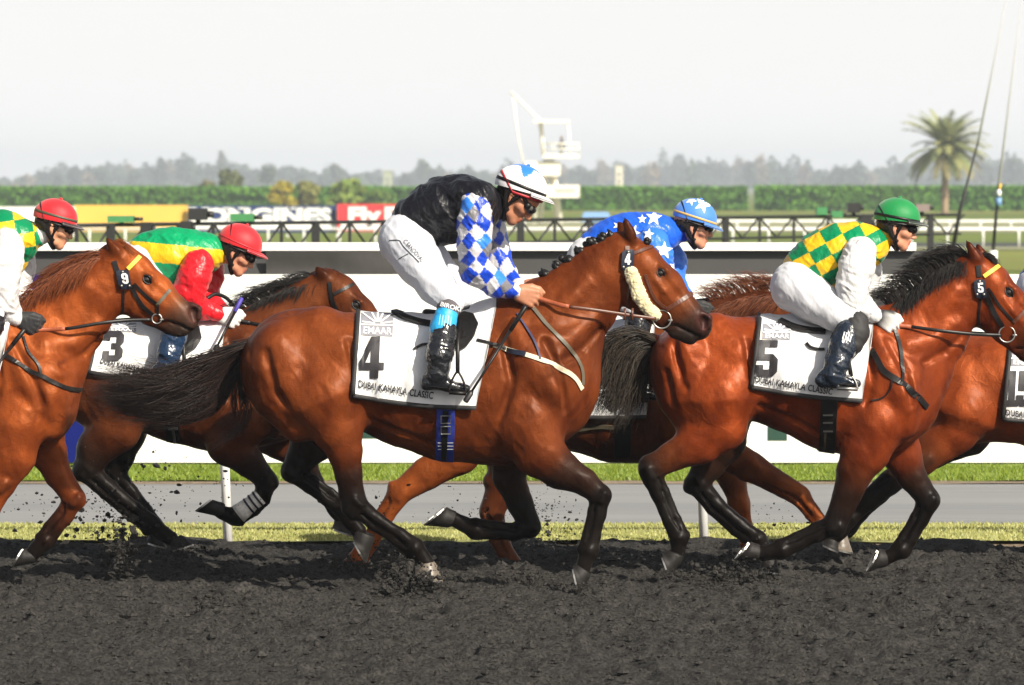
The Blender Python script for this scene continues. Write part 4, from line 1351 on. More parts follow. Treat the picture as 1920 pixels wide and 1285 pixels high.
def build_horse(sp):
    Y = sp['Y']; c = sp['col']; ck = sp.get('pts', BLK); h = sp.get('h', 0.009)
    b = Body(Y)
    tor = sp['torso']
    b.chain(tor, k=0.03, col=c, kin=0.03)
    b.chain(sp['neck'], k=0.09, col=c, kin=0.02)
    for ch in sp.get('extra', []):
        b.chain(ch['st'], k=ch.get('k', 0.04), col=ch.get('col', c), sy=ch.get('sy', 1), y=ch.get('y', 0))
    for st, out, k in sp.get('muscles', []):
        b.muscle(st, out * 1.35, k, col=c)
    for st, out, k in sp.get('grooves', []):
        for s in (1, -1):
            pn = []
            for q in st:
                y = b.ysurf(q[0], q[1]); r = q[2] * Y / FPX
                pn.append((q[0], q[1], q[2], s * (y - r + out * 1.35), 1, tuple(0.62 * x for x in c)))  # groove floor in a darker coat colour: crease shade painted in
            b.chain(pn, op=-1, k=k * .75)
    # legs
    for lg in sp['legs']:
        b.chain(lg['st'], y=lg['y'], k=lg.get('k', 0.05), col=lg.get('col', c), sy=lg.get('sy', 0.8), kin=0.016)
    # tendons behind the cannon bones, point of the knee or hock, ergot
    for lg, hf_ in zip([q for q in sp['legs'] if len(q['st']) > 5], sp['hooves']):
        yo, hcb, hcf, hsh, hst = hf_[:5]
        st = lg['st']; kn_, fe = st[-6], st[-3]
        dx, dy = fe[0] - kn_[0], fe[1] - kn_[1]; L = math.hypot(dx, dy) or 1; dx /= L; dy /= L
        nx_, ny_ = -dy, dx
        if nx_ * (hsh[0] - hst[0]) + ny_ * (hsh[1] - hst[1]) < 0: nx_, ny_ = -nx_, -ny_
        rc = min(st[-5][2], st[-4][2]); y = lg['y']; col_ = st[-4][5] if len(st[-4]) > 5 else lg.get('col', c)
        m1, m2 = st[-5], st[-4]
        b.chain([(kn_[0] + nx_ * kn_[2] * .55, kn_[1] + ny_ * kn_[2] * .55, rc * .6), (m1[0] + nx_ * rc * 1.0, m1[1] + ny_ * rc * 1.0, rc * .5), (m2[0] + nx_ * rc * 1.0, m2[1] + ny_ * rc * 1.0, rc * .5), (fe[0] + nx_ * fe[2] * .62, fe[1] + ny_ * fe[2] * .62, rc * .66)], y=y, k=.008, col=col_, sy=.75)
        for s in (-1, 1):
            b.chain([(kn_[0] + dx * kn_[2] * .9 + nx_ * rc * .52, kn_[1] + dy * kn_[2] * .9 + ny_ * rc * .52, rc * .22), (m1[0] + nx_ * rc * .58, m1[1] + ny_ * rc * .58, rc * .30), (m2[0] + nx_ * rc * .58, m2[1] + ny_ * rc * .58, rc * .30), (fe[0] - dx * fe[2] * .8 + nx_ * rc * .5, fe[1] - dy * fe[2] * .8 + ny_ * rc * .5, rc * .22)], y=y + s * rc * .72 * Y / FPX, k=.006, op=-1, col=tuple(.7 * q for q in col_))  # furrow beside the tendon coloured darker, its shade painted in
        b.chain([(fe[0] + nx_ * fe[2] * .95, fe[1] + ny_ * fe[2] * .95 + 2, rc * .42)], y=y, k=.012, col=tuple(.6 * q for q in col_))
        b.chain([(kn_[0] + nx_ * kn_[2] * .75 - dx * 5, kn_[1] + ny_ * kn_[2] * .75 - dy * 5, kn_[2] * .5)], y=y, k=.014, col=col_)
        for s in (-1, 1):
            b.chain([(kn_[0] - nx_ * kn_[2] * .25 - dx * 6, kn_[1] - ny_ * kn_[2] * .25 - dy * 6, kn_[2] * .42), (kn_[0] - nx_ * kn_[2] * .2 + dx * 9, kn_[1] - ny_ * kn_[2] * .2 + dy * 9, kn_[2] * .38)], y=y + s * kn_[2] * .62 * Y / FPX, k=.012, col=col_)
            b.chain([(fe[0], fe[1], fe[2] * .5)], y=y + s * fe[2] * .5 * Y / FPX, k=.012, col=col_)
    # head
    hd = sp['head']
    b.chain(hd['main'], k=0.035, col=c, kin=0.02)
    b.chain(hd['jaw'], k=0.03, col=c, kin=0.012)
    b.chain(hd['lips'], k=0.014, col=MUZ)
    s_ = hd.get('s', 1.0)
    ex, ey = hd['eye']; fx, fy = hd['dir']; ux, uy = fy, -fx           # face direction, and up from the face
    def L(a, d): return (ex + (fx * a + ux * d) * s_, ey + (fy * a + uy * d) * s_)
    # brow, cheekbone ridge, nasal bone, nostril
    ysf = b.ysurf(*L(0, 0))
    for sg in (1, -1):
        b.chain([(*L(-12, 9), 5 * s_, sg * (ysf + 0.010)), (*L(2, 11), 5.5 * s_, sg * (ysf + 0.006)), (*L(14, 6), 4 * s_, sg * (ysf + 0.008))], k=0.012, col=c)
        yc = b.ysurf(*L(8, -22)); yc2 = b.ysurf(*L(62, -18))
        b.chain([(*L(4, -16), 4.5 * s_, sg * (yc + 0.003)), (*L(30, -17), 4 * s_, sg * (b.ysurf(*L(30, -17)) + 0.002)), (*L(58, -18), 3 * s_, sg * (yc2 + 0.003))], k=0.010, col=c)
        b.chain([(*L(-1, 0), 6.5 * s_, sg * (ysf - 0.002), 0.7, DKB)], op=-1, k=0.008)
        yh = b.ysurf(*L(-20, 20)); b.chain([(*L(-22, 20), 5 * s_, sg * (yh - 0.010)), (*L(-10, 19), 4 * s_, sg * (b.ysurf(*L(-10, 19)) - 0.010))], op=-1, k=0.02, col=c)
        ym = b.ysurf(*L(36, 4)); b.chain([(*L(26, 2), 5 * s_, sg * (b.ysurf(*L(26, 2)) - 0.012)), (*L(54, -2), 5 * s_, sg * (b.ysurf(*L(54, -2)) - 0.011))], op=-1, k=0.02, col=c)
    if 'nostril' in hd:
        nx_, ny_ = hd['nostril']; yn = b.ysurf(nx_, ny_)
        for sg in (1, -1):
            b.chain([(nx_ - 4 * s_, ny_ - 15 * s_, 7 * s_, sg * (yn + 0.012)), (nx_ + 9 * s_, ny_ - 7 * s_, 7 * s_, sg * (yn + 0.012)), (nx_ + 10 * s_, ny_ + 8 * s_, 6 * s_, sg * (yn + 0.010))], k=0.012, col=MUZ)
            b.chain([(nx_ - 11 * s_, ny_ - 6 * s_, 5 * s_, sg * (yn + 0.012)), (nx_ - 6 * s_, ny_ + 12 * s_, 5 * s_, sg * (yn + 0.010))], k=0.012, col=MUZ)
            b.chain([(nx_ + 1, ny_ - 3 * s_, 9.5 * s_, sg * (yn - 0.008), 0.9, PINK), (nx_ + 1, ny_ + 9 * s_, 6.0 * s_, sg * (yn - 0.006), 0.9, PINK)], op=-1, k=0.006)
    if 'mouth' in hd:
        for sg in (1, -1):
            pn = [(q[0], q[1], 3.4 * s_, sg * b.ysurf(q[0], q[1]), 1, BLK) for q in hd['mouth']]
            b.chain(pn, op=-1, k=0.006, kin=0.003)
    # ears
    for yo, (bx, by), (tx, ty), rr in hd['ears']:
        mx, my = bx * .5 + tx * .5, by * .5 + ty * .5
        d = (tx - bx, ty - by)
        b.chain([(bx, by, rr * 0.72, yo), (bx * .72 + tx * .28, by * .72 + ty * .28, rr, yo), (mx, my, rr * 0.86, yo), (bx * .2 + tx * .8, by * .2 + ty * .8, rr * 0.48, yo), (tx, ty, 1.6, yo, None, DKB)], k=0.012, sy=0.75, col=hd.get('earcol', tuple(0.34 * x for x in c)))
    V, Fq = b.mesh(h)
    V = relax(V, Fq, 1, 0.35)
    NV = normals(V, Fq)
    C = b.colors(V, 0.014)
    # fine relief: slack skin, sinew
    pn = V * np.array([14, 14, 7.0]); pn[:, 0] += 6 * V[:, 2]
    q = V * np.array([20, 20, 8.0]); q[:, 0] += 11 * V[:, 2]; q += 0.8 * noise(V * 6, 5)[:, None]
    V = V + NV * (0.0030 * noise(pn, 3) + 0.0026 * (1 - 2 * np.abs(noise(q, 6))) * (0.4 + 0.6 * noise(V * 3, 8)) + 0.0012 * noise(V * 33, 4))[:, None]
    base = P(tor[len(tor) // 2][0], 1090, Y); base.z = 0
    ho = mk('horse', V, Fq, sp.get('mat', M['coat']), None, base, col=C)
    tag(ho, sp['label'], 'horse', None)
    bv = bvh_of(V, Fq)
    for q in sp['hooves']: hoof(ho, bv, Y, *q)
    # eyes
    for sg in (1, -1):
        p = P(*L(-1, 0), Y + sg * (b.ysurf(*L(-1, 0)) * 1.0))
        mb = MB(); r = 0.0265 * s_
        cpos = P(*L(-1, 0), Y - (0.0)); ye = sg * (abs(ysf) - 0.0165)
        if ysf < 0: ye = -sg * (abs(ysf) - 0.0165)
        mb.ball(P(*L(-1, 0), Y + ye), r, 14, 10); mb.mk('eye', M['eye'], ho)
        # eyelids
        mb = MB(); ya = ye + math.copysign(.013, ye); yb_ = ye + math.copysign(.0235, ye)
        pts = [P(*L(-11, 0.5), Y + ya), P(*L(-5, 6), Y + yb_), P(*L(3, 6), Y + yb_), P(*L(10, -1), Y + ya)]
        mb.tube(catmull(pts, 4), 0.0055 * s_, 6); mb.mk('eyelid', M['leather'], ho); mb = MB()
        pts = [P(*L(-11, 0.5), Y + ya), P(*L(-4, -5.5), Y + yb_ - math.copysign(.002, ye)), P(*L(4, -5.5), Y + yb_ - math.copysign(.002, ye)), P(*L(10, -1), Y + ya)]
        mb.tube(catmull(pts, 4), 0.004 * s_, 6)
        mb.mk('eyelid', M['leather'], ho)
    return ho, b, bv

def tail(ho, Y, guides, n, cols, r=0.0017, spread=0.02, seed=1, curl=0.02, name='tail'):
    G = [[P(q[0], q[1], Y + (q[2] if len(q) > 2 else 0)) for q in g] for g in guides]
    return hair(name, G, n, M['hair'], ho, r, spread, curl, 9, 0.12, cols, 0.35, seed)
def mane(ho, b, Y, guides, n, cols, r=0.0016, spread=0.006, seed=1, curl=0.006):
    """guides start on the crest; a guide is pixels with y offsets"""
    G = [[P(q[0], q[1], Y + (q[2] if len(q) > 2 else 0)) for q in g] for g in guides]
    return hair('mane', G, n, M['hair'], ho, r, spread, curl, 6, 0.12, cols, 0.45, seed)

def wrap_cloth(ho, bvh, Y, tl, tr, br, bl, sag=0.0, nu=44, nv=30, off=0.012, seed=1, mat=None, name='saddlecloth'):
    """cloth laid over the back: both sides, hanging free below the widest point. corners in pixels"""
    V = np.zeros((nu + 1, nv + 5, 3))
    for i in range(nu + 1):
        u = i / nu
        tx, ty = tl[0] + (tr[0] - tl[0]) * u, tl[1] + (tr[1] - tl[1]) * u
        bx, by = bl[0] + (br[0] - bl[0]) * u, bl[1] + (br[1] - bl[1]) * u + sag * math.sin(math.pi * u)
        xw = P(tx, ty, Y).x
        loc, nor, _, _ = bvh.ray_cast(Vector((xw, Y, 3.0)), Vector((0, 0, -1)))
        zt_ = loc.z if loc else P(tx, ty, Y).z
        ymin = None; col = []
        for j in range(nv + 1):
            v = j / nv
            px, py = tx + (bx - tx) * v, ty + (by - ty) * v
            r = hit(bvh, px, py)
            if r is None:
                col.append(None); continue
            y = r[0].y - off * max(0.3, -r[1].y) ; z = r[0].z + off * max(0, r[1].z)
            if ymin is not None: y = min(y, ymin + 0.004 * v)
            ymin = y
            p = P(px, py, y); p.z = p.z if r[1].z < 0.5 else z
            col.append(p)
        k = next((q for q, p in enumerate(col) if p is not None), None)
        if k is None: k = 0; col = [P(tx, ty, Y - .1)] * (nv + 1)
        for j in range(k): col[j] = col[k]
        for j in range(nv + 1):
            if col[j] is None: col[j] = col[j - 1] - Vector((0, 0, 0.01))
        f = col[0]
        rows = []
        for q in range(4):
            t_ = q / 4
            yy = Y + (f.y - Y) * math.sin(t_ * math.pi / 2)
            l2, n2, _, _ = bvh.ray_cast(Vector((xw, yy, 3.0)), Vector((0, 0, -1)))
            zz = (l2.z if l2 else zt_) + off
            rows.append(Vector((f.x * t_ + xw * (1 - t_), yy, max(zz, f.z))))
        for j, p in enumerate(rows + col): V[i, j] = p
    nvt = nv + 5
    # folds, growing towards the free lower edge
    Sx = np.stack([V[:, :, 0].ravel() * 9, V[:, :, 2].ravel() * 2.5, 0 * V[:, :, 0].ravel()], 1)
    g = np.linspace(0, 1, nvt)[None, :] ** 1.2
    V[:, :, 1] -= np.abs((noise(Sx, seed).reshape(nu + 1, nvt))) * 0.030 * g
    V[:, :, 1] -= 0.010 * (noise(Sx * 2.3, seed + 1).reshape(nu + 1, nvt)) * g
    far = V.copy(); far[:, :, 1] = 2 * Y - far[:, :, 1]
    full = np.concatenate([far[:, :0:-1], V], 1)
    m = full.shape[1]
    i = np.arange(nu)[:, None] * m + np.arange(m - 1)[None, :]
    F = np.stack([i, i + 1, i + m + 1, i + m], -1).reshape(-1, 4)
    Vf = full.reshape(-1, 3)
    n = normals(Vf, F)
    mid = F[len(F) // 2 + 20]
    # thickness: second skin inward
    cen = np.array([0, Y, 0])
    sgn = np.sign(((Vf - np.array([0, Y, Vf[:, 2].min()])) * n * np.array([0, 1, 1])).sum(1).mean())
    if sgn < 0: F = F[:, ::-1]; n = -n
    Vin = Vf - n * 0.006
    rim = [(a) for a in range(0)]
    nV = len(Vf)
    Fi = F[:, ::-1] + nV
    ed = []
    idx = np.arange(nV).reshape(nu + 1, m)
    loop = list(idx[0, :]) + list(idx[1:, -1]) + list(idx[-1, ::-1][1:]) + list(idx[::-1, 0][1:])
    side = np.array([(a, b_, b_ + nV, a + nV) for a, b_ in zip(loop[:-1], loop[1:])])
    o = mk(name, np.concatenate([Vf, Vin]), np.concatenate([F, Fi, side]), mat or M['white_cloth'], ho)
    bv = bvh_of(Vf, F)
    # black binding along the rear and lower edges
    e1 = [Vector(p) for p in full[0, :]]
    for edge, r in ((e1, 0.012), ([Vector(p) for p in full[:, -1]], 0.013), ([Vector(p) for p in full[:, 0]], 0.013)):
        mb = MB(); mb.tube(edge[::2] + [edge[-1]], r, 6, 0.6); mb.mk('binding', M['black_cloth'], o)
    return o, bv

def emblem(cl, bv, x, y, w, h, word=(0.14, 0.62)):
    """grey block with white rays over a horizon and the name under it"""
    patch('emblem', bv, [[(x, y), (x + w, y + h * .04), (x + w * .97, y + h), (x - w * .02, y + h * .94)]], M['greyprint'], cl, off=0.004, step=4)
    cx, cy = x + w * .5, y + h * .5
    for k in range(7):
        a = math.radians(8 + k * 27.3)
        L = min(w * .5 / max(abs(math.cos(a)), .05), h * .47 / max(abs(math.sin(a)), .05)) * 0.97
        strap('emblem_ray', bv, [(cx + math.cos(a) * L * .18, cy - math.sin(a) * L * .18), (cx + math.cos(a) * L, cy - math.sin(a) * L)], 0.009, M['whiteprint'], cl, th=0.0006, off=0.0065, step=3)
    strap('emblem_line', bv, [(x - 1, y + h * .53), (x + w + 1, y + h * .56)], 0.009, M['whiteprint'], cl, th=0.0006, off=0.0065, step=3)
    lettering('lettering', bv, 'EMAAR', (x + w * .06, y + h * .88), (x + w * .94, y + h * .93), h * .27, M['whiteprint'], cl, bold=0.012, off=0.007)

def tube_obj(name, pts, r, mat, parent, n=8, flat=1.0, mirror=None, sm=True):
    mb = MB(); pts = catmull(pts, 5) if sm else pts
    mb.tube(pts, r, n, flat)
    o = mb.mk(name, mat, parent)
    if mirror is not None: mirror_obj(o, mirror)
    return o

def ring_obj(name, c, r, wr, mat, parent, axis=(0, 1, 0), mirror=None, tilt=0.0):
    pts = []
    for k in range(25):
        a = 2 * math.pi * k / 24
        pts.append(Vector((c.x + r * math.cos(a), c.y + tilt * r * math.sin(a), c.z + r * math.sin(a))))
    mb = MB(); mb.tube(pts, wr, 6, cap=False, axis=(0, 1, 0.01))
    o = mb.mk(name, mat, parent)
    if mirror is not None: mirror_obj(o, mirror)
    return o

def bridle(ho, b, bv, Y, sp):
    s = sp['bridle']
    br = None
    pl, w = s['straps'][0]
    br = strap('bridle', bv, pl, w, M[s.get('mat', 'leather')], ho, th=0.006, off=0.001)
    mirror_obj(br, Y).name = 'headpiece'
    for pl, w in s['straps'][1:]:
        strap('cheek_strap', bv, pl, w, M[s.get('mat', 'leather')], br, th=0.006, off=0.001, mirror=Y)
    for pl, w, m, nm in s.get('bands', []):
        strap(nm, bv, pl, w, M[m], br, th=0.007, off=0.002, mirror=Y)
    if 'ring' in s:
        rx, ry, rr = s['ring']
        y = b.ysurf(rx, ry); y = y if abs(y) > .01 else -0.05
        ring_obj('bit_ring', P(rx, ry, Y + y - 0.014), rr * Y / FPX, 0.0042, M['steel'], br, mirror=Y)
        tube_obj('bit', [P(rx + rr * .7, ry + 2, Y + y - 0.016), P(rx + rr * 1.7, ry + 1, Y + y + 0.01)], 0.006, M['steel'], br, mirror=Y)
    if 'plate' in s:
        d, x, y, w, h, sk = s['plate']
        pl = patch('number_plate', bv, [[(x, y + 3), (x + 4, y), (x + w - 4, y), (x + w, y + 3), (x + w + sk, y + h - 3), (x + w + sk - 4, y + h), (x + sk + 3, y + h), (x + sk, y + h - 3)]], M['navy_plate'], br, off=0.010, th=0.008, step=5)
        vv = [v.co + Vector(pl['_b']) for v in pl.data.vertices]
        bp = bvh_of(vv, [p.vertices for p in pl.data.polygons])
        patch('number', bp, digit(d, x + w * .26 + sk * .4, y + h * .16, w * .5, h * .58, sk / h), M['whiteprint'], pl, off=0.002, step=5)
        mb = MB()
        for qx, qy in ((x + sk + 4, y + h - 5), (x + w + sk - 5, y + h - 5), (x + w * .5, y + 3)):
            r = hit(bp, qx, qy)
            if r: mb.ball(r[0] + r[1] * .003, 0.007, 8, 5)
        mb.mk('stud', M['steel'], pl)
    return br

BAY = (0.122, 0.0285, 0.0080); BAYR = (0.168, 0.0305, 0.0075); CHES = (0.205, 0.046, 0.0112); CHES2 = (0.20, 0.050, 0.012); BAYD = (0.095, 0.026, 0.009)
# ------------------------------------------------------------------ horse with cloth 4 (nearest)
H4 = dict(Y=24.0, col=BAY, h=0.0085, label='dark bay racehorse with plaited mane and white cloth numbered 4, nearest the camera',
  torso=[(562,690,111,0,.86),(640,694,106,0,.86),(700,700,108,0,.84),(770,715,123,0,.78),(850,728,136,0,.73),(930,724,147,0,.68),(990,712,136,0,.66),(1012,738,84,0,.78)],
  neck=[(985,660,112,0,.62),(1040,610,94,0,.52),(1085,565,76,0,.50),(1130,512,58,0,.55),(1164,478,42,0,.66)],
  extra=[dict(st=[(1020,700,64,-.10),(1046,760,38,-.09)],k=.05),dict(st=[(1020,700,64,.10),(1046,760,38,.09)],k=.05),
         dict(st=[(520,690,62,-.10),(530,740,55,-.10),(560,790,40,-.10)],k=.05),dict(st=[(520,690,62,.10),(530,740,55,.10)],k=.05),
         dict(st=[(478,655,14),(462,650,10),(440,662,7)],col=BLK,k=.03),
         dict(st=[(960,590,30,0,.5),(1000,570,24,0,.4)],k=.06)],
  muscles=[([(960,610,26),(990,680,34),(1030,745,38)],.016,.03),([(985,770,40),(965,820,34)],.016,.03),([(1034,730,30),(1040,800,24)],.014,.03),
           ([(600,620,46),(640,660,40)],.012,.04),([(520,650,44),(545,720,46),(600,770,38)],.016,.035),([(630,710,40),(640,770,32)],.012,.03),
           ([(1060,570,22),(1100,530,18)],.008,.03),([(1010,640,24),(1060,640,20),(1110,600,16)],.008,.03)],
  grooves=[([(498,660,8),(515,735,9),(570,790,8)],.010,.03),([(1022,640,7),(1050,700,8),(1062,770,8)],.010,.03),([(1000,765,7),(968,800,7)],.012,.025),([(700,790,6),(760,815,6),(815,838,6)],.008,.02),([(1015,830,6),(1060,872,5),(1095,895,4)],.006,.015),([(655,640,9),(668,700,9),(660,750,9)],.012,.03),([(945,640,7),(960,720,9),(935,800,9)],.010,.025),([(560,770,9),(610,790,9)],.010,.03),
           ([(1060,675,7),(1095,655,7),(1125,620,6)],.008,.02)],
  legs=[dict(y=-.17,st=[(990,800,56),(1012,848,48),(1050,880,36,None,None,DKB),(1095,903,25,None,None,DKB),(1126,930,20,None,None,BLK),(1122,962,15,None,None,BLK),(1112,1005,14,None,None,BLK),(1104,1031,19,None,None,BLK),(1097,1052,14,None,None,BLK),(1092,1070,15,None,None,BLK)]),
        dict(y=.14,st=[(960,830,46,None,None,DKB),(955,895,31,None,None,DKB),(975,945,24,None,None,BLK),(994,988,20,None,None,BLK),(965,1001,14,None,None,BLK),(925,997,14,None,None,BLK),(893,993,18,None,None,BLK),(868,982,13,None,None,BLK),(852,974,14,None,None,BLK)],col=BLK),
        dict(y=-.16,st=[(610,750,74),(632,800,50),(646,845,33),(654,890,25,None,None,DKB),(666,945,22,None,None,BLK),(706,977,15,None,None,BLK),(750,1005,14,None,None,BLK),(777,1028,19,None,None,BLK),(791,1043,14,None,None,BLK),(800,1056,15,None,None,BLK)]),
        dict(y=-.16,st=[(654,880,12,None,None,DKB),(652,925,13,None,None,BLK),(664,962,14,None,None,BLK)],k=.03),
        dict(y=.15,st=[(600,770,64,None,None,BAYD),(590,820,46,None,None,DKB),(566,858,29,None,None,BLK),(548,884,21,None,None,BLK),(580,908,15,None,None,BLK),(612,934,14,None,None,BLK),(640,952,18,None,None,BLK),(655,975,14,None,None,BLK),(672,996,15,None,None,BLK)],col=BLK)],
  hooves=[(-.17,(1080,1058),(1108,1078),(1074,1062),(1087,1116)),(.14,(855,960),(842,989),(838,951),(797,986)),(-.16,(782,1060),(817,1056),(777,1078),(831,1090),True),(.15,(664,994),(702,1008),(662,1010),(688,1054))],
  head=dict(main=[(1168,476,36,0,.72),(1198,500,43,0,.82),(1240,541,41,0,.72),(1277,582,33,0,.62,BAYD),(1294,598,29,0,.66,MUZ),(1310,612,26,0,.72,MUZ)],
            jaw=[(1190,545,30,0,.75),(1205,548,42,0,.66),(1232,580,28,0,.55),(1270,612,20,0,.6,MUZ)],
            lips=[(1268,622,15,0,.8),(1290,632,13,0,.9),(1296,636,10,0,1.0)],
            eye=(1239,513),dir=(.656,.755),nostril=(1319,604),mouth=[(1250,612),(1268,611),(1290,622),(1310,632)],
            ears=[(-.055,(1186,455),(1171,408),11),(.055,(1175,446),(1159,416),11)],hollow=(4,1)),
  bridle=dict(mat='brown_leather',straps=[([(1176,462),(1176,500)],.022),([(1179,540),(1176,585)],.010),([(1210,515),(1228,560),(1252,580)],.014)],
     bands=[([(1183,478),(1205,470),(1227,462)],.016,'brown_leather','browband'),([(1250,580),(1275,565),(1296,551)],.020,'brown_leather','noseband'),
            ],
     ring=(1241,599,17),plate=('4',1166,470,24,36,-1)))

# ------------------------------------------------------------------ horse with cloth 5
H5 = dict(Y=24.7, col=BAYR, mat='coat_wet', h=0.0085, label='bright bay racehorse with flying black mane and white cloth numbered 5',
  torso=[(1314,690,97,0,.90),(1370,692,94,0,.90),(1430,692,96,0,.86),(1500,704,110,0,.80),(1570,720,126,0,.75),(1632,724,132,0,.70),(1660,735,96,0,.74),(1682,752,60,0,.9)],
  neck=[(1665,690,112,0,.60),(1700,660,92,0,.54),(1740,618,77,0,.50),(1786,562,58,0,.54),(1822,522,43,0,.66)],
  extra=[dict(st=[(1680,720,58,-.10),(1694,770,38,-.09)],k=.05),dict(st=[(1680,720,58,.10),(1694,770,38,.09)],k=.05),
         dict(st=[(1275,680,54,-.10),(1285,740,52,-.10),(1310,790,44,-.10)],k=.05),dict(st=[(1275,680,54,.10),(1285,740,52,.10)],k=.05),
         dict(st=[(1238,645,13),(1222,634,10),(1205,628,7)],col=BLK,k=.03)],
  muscles=[([(1640,630,26),(1660,690,34),(1690,750,36)],.016,.03),([(1655,780,38),(1640,830,32)],.016,.03),([(1694,740,28),(1696,800,22)],.014,.03),
           ([(1340,630,42),(1375,665,36)],.012,.04),([(1285,660,42),(1300,730,44),(1330,790,36)],.016,.035),([(1385,710,34),(1380,770,30)],.014,.03),
           ([(1760,580,20),(1790,545,16)],.008,.03),([(1700,650,24),(1745,640,20),(1790,605,15)],.008,.03)],
  grooves=[([(1262,640,7),(1280,720,8),(1325,770,8)],.010,.03),([(1668,640,7),(1700,700,8),(1712,760,8)],.010,.03),([(1660,775,7),(1630,810,7)],.012,.025),([(1420,760,6),(1480,785,6),(1535,815,6)],.008,.02),([(1612,840,6),(1600,890,5),(1580,940,4)],.006,.015),([(1400,640,8),(1408,690,8),(1400,740,8)],.012,.03),([(1625,640,7),(1635,720,9),(1615,790,9)],.010,.025),([(1320,775,8),(1360,780,8)],.008,.03),
           ([(1735,680,7),(1775,660,7),(1805,630,6)],.008,.02),([(1250,700,6),(1262,760,7)],.008,.02)],
  legs=[dict(y=-.17,st=[(1640,800,54),(1622,846,47),(1605,880,35,None,None,BAYD),(1590,925,26,None,None,DKB),(1565,985,21,None,None,BLK),(1532,1001,15,None,None,BLK),(1497,1018,14,None,None,BLK),(1466,1031,18,None,None,BLK),(1440,1036,13,None,None,BLK),(1424,1037,14,None,None,BLK)]),
        dict(y=.14,st=[(1670,810,48),(1690,850,38),(1708,892,27,None,None,DKB),(1741,938,21,None,None,BLK),(1726,975,15,None,None,BLK),(1706,1010,14,None,None,BLK),(1690,1031,18,None,None,BLK),(1673,1040,13,None,None,BLK),(1660,1046,14,None,None,BLK)]),
        dict(y=-.16,st=[(1345,750,72),(1348,798,52),(1312,830,41),(1262,856,27,None,None,BAYD),(1220,882,21,None,None,BLK),(1235,925,15,None,None,BLK),(1257,978,14,None,None,BLK),(1273,1008,18,None,None,BLK),(1272,1028,13,None,None,BLK),(1268,1042,14,None,None,BLK)]),
        dict(y=-.16,st=[(1262,850,11,None,None,BAYD),(1214,868,12,None,None,DKB),(1222,900,13,None,None,BLK)],k=.03),
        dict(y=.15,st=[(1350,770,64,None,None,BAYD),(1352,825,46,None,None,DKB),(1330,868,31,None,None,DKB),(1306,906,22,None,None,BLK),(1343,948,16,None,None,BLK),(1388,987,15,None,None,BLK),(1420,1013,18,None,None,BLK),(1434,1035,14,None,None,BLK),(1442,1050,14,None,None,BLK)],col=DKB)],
  hooves=[(-.17,(1424,1022),(1421,1051),(1409,1016),(1380,1050)),(.14,(1660,1032),(1664,1061),(1650,1029),(1627,1073)),(-.16,(1251,1032),(1283,1045),(1241,1041),(1257,1084)),(.15,(1428,1052),(1456,1050),(1424,1068),(1462,1074))],
  head=dict(main=[(1826,512,38,0,.72),(1852,535,43,0,.82),(1887,577,41,0,.72),(1924,624,33,0,.62,BAYD),(1945,644,29,0,.66,MUZ),(1962,662,27,0,.72,MUZ)],
            jaw=[(1846,580,30,0,.75),(1864,586,43,0,.66),(1885,618,28,0,.55),(1922,656,20,0,.6)],
            lips=[(1924,664,15,0,.8),(1945,676,13,0,.9),(1950,680,10,0,1.0)],
            eye=(1892,549),dir=(.63,.777),nostril=(1968,655),mouth=[(1905,655),(1925,655),(1950,672),(1965,680)],
            ears=[(-.055,(1838,500),(1812,451),11.5),(.055,(1845,492),(1832,458),11)],hollow=(5,1)),
  bridle=dict(straps=[([(1834,498),(1836,520)],.024),([(1838,560),(1836,600),(1842,630)],.010),([(1848,548),(1866,590),(1880,612)],.024),([(1853,540),(1878,578),(1903,605)],.012)],
     bands=[([(1845,519),(1858,510),(1876,497)],.020,'yellow_tape','browband'),([(1900,604),(1912,592),(1925,578)],.018,'brown_leather','noseband')],
     ring=(1888,627,15),plate=('5',1826,525,22,32,2)))

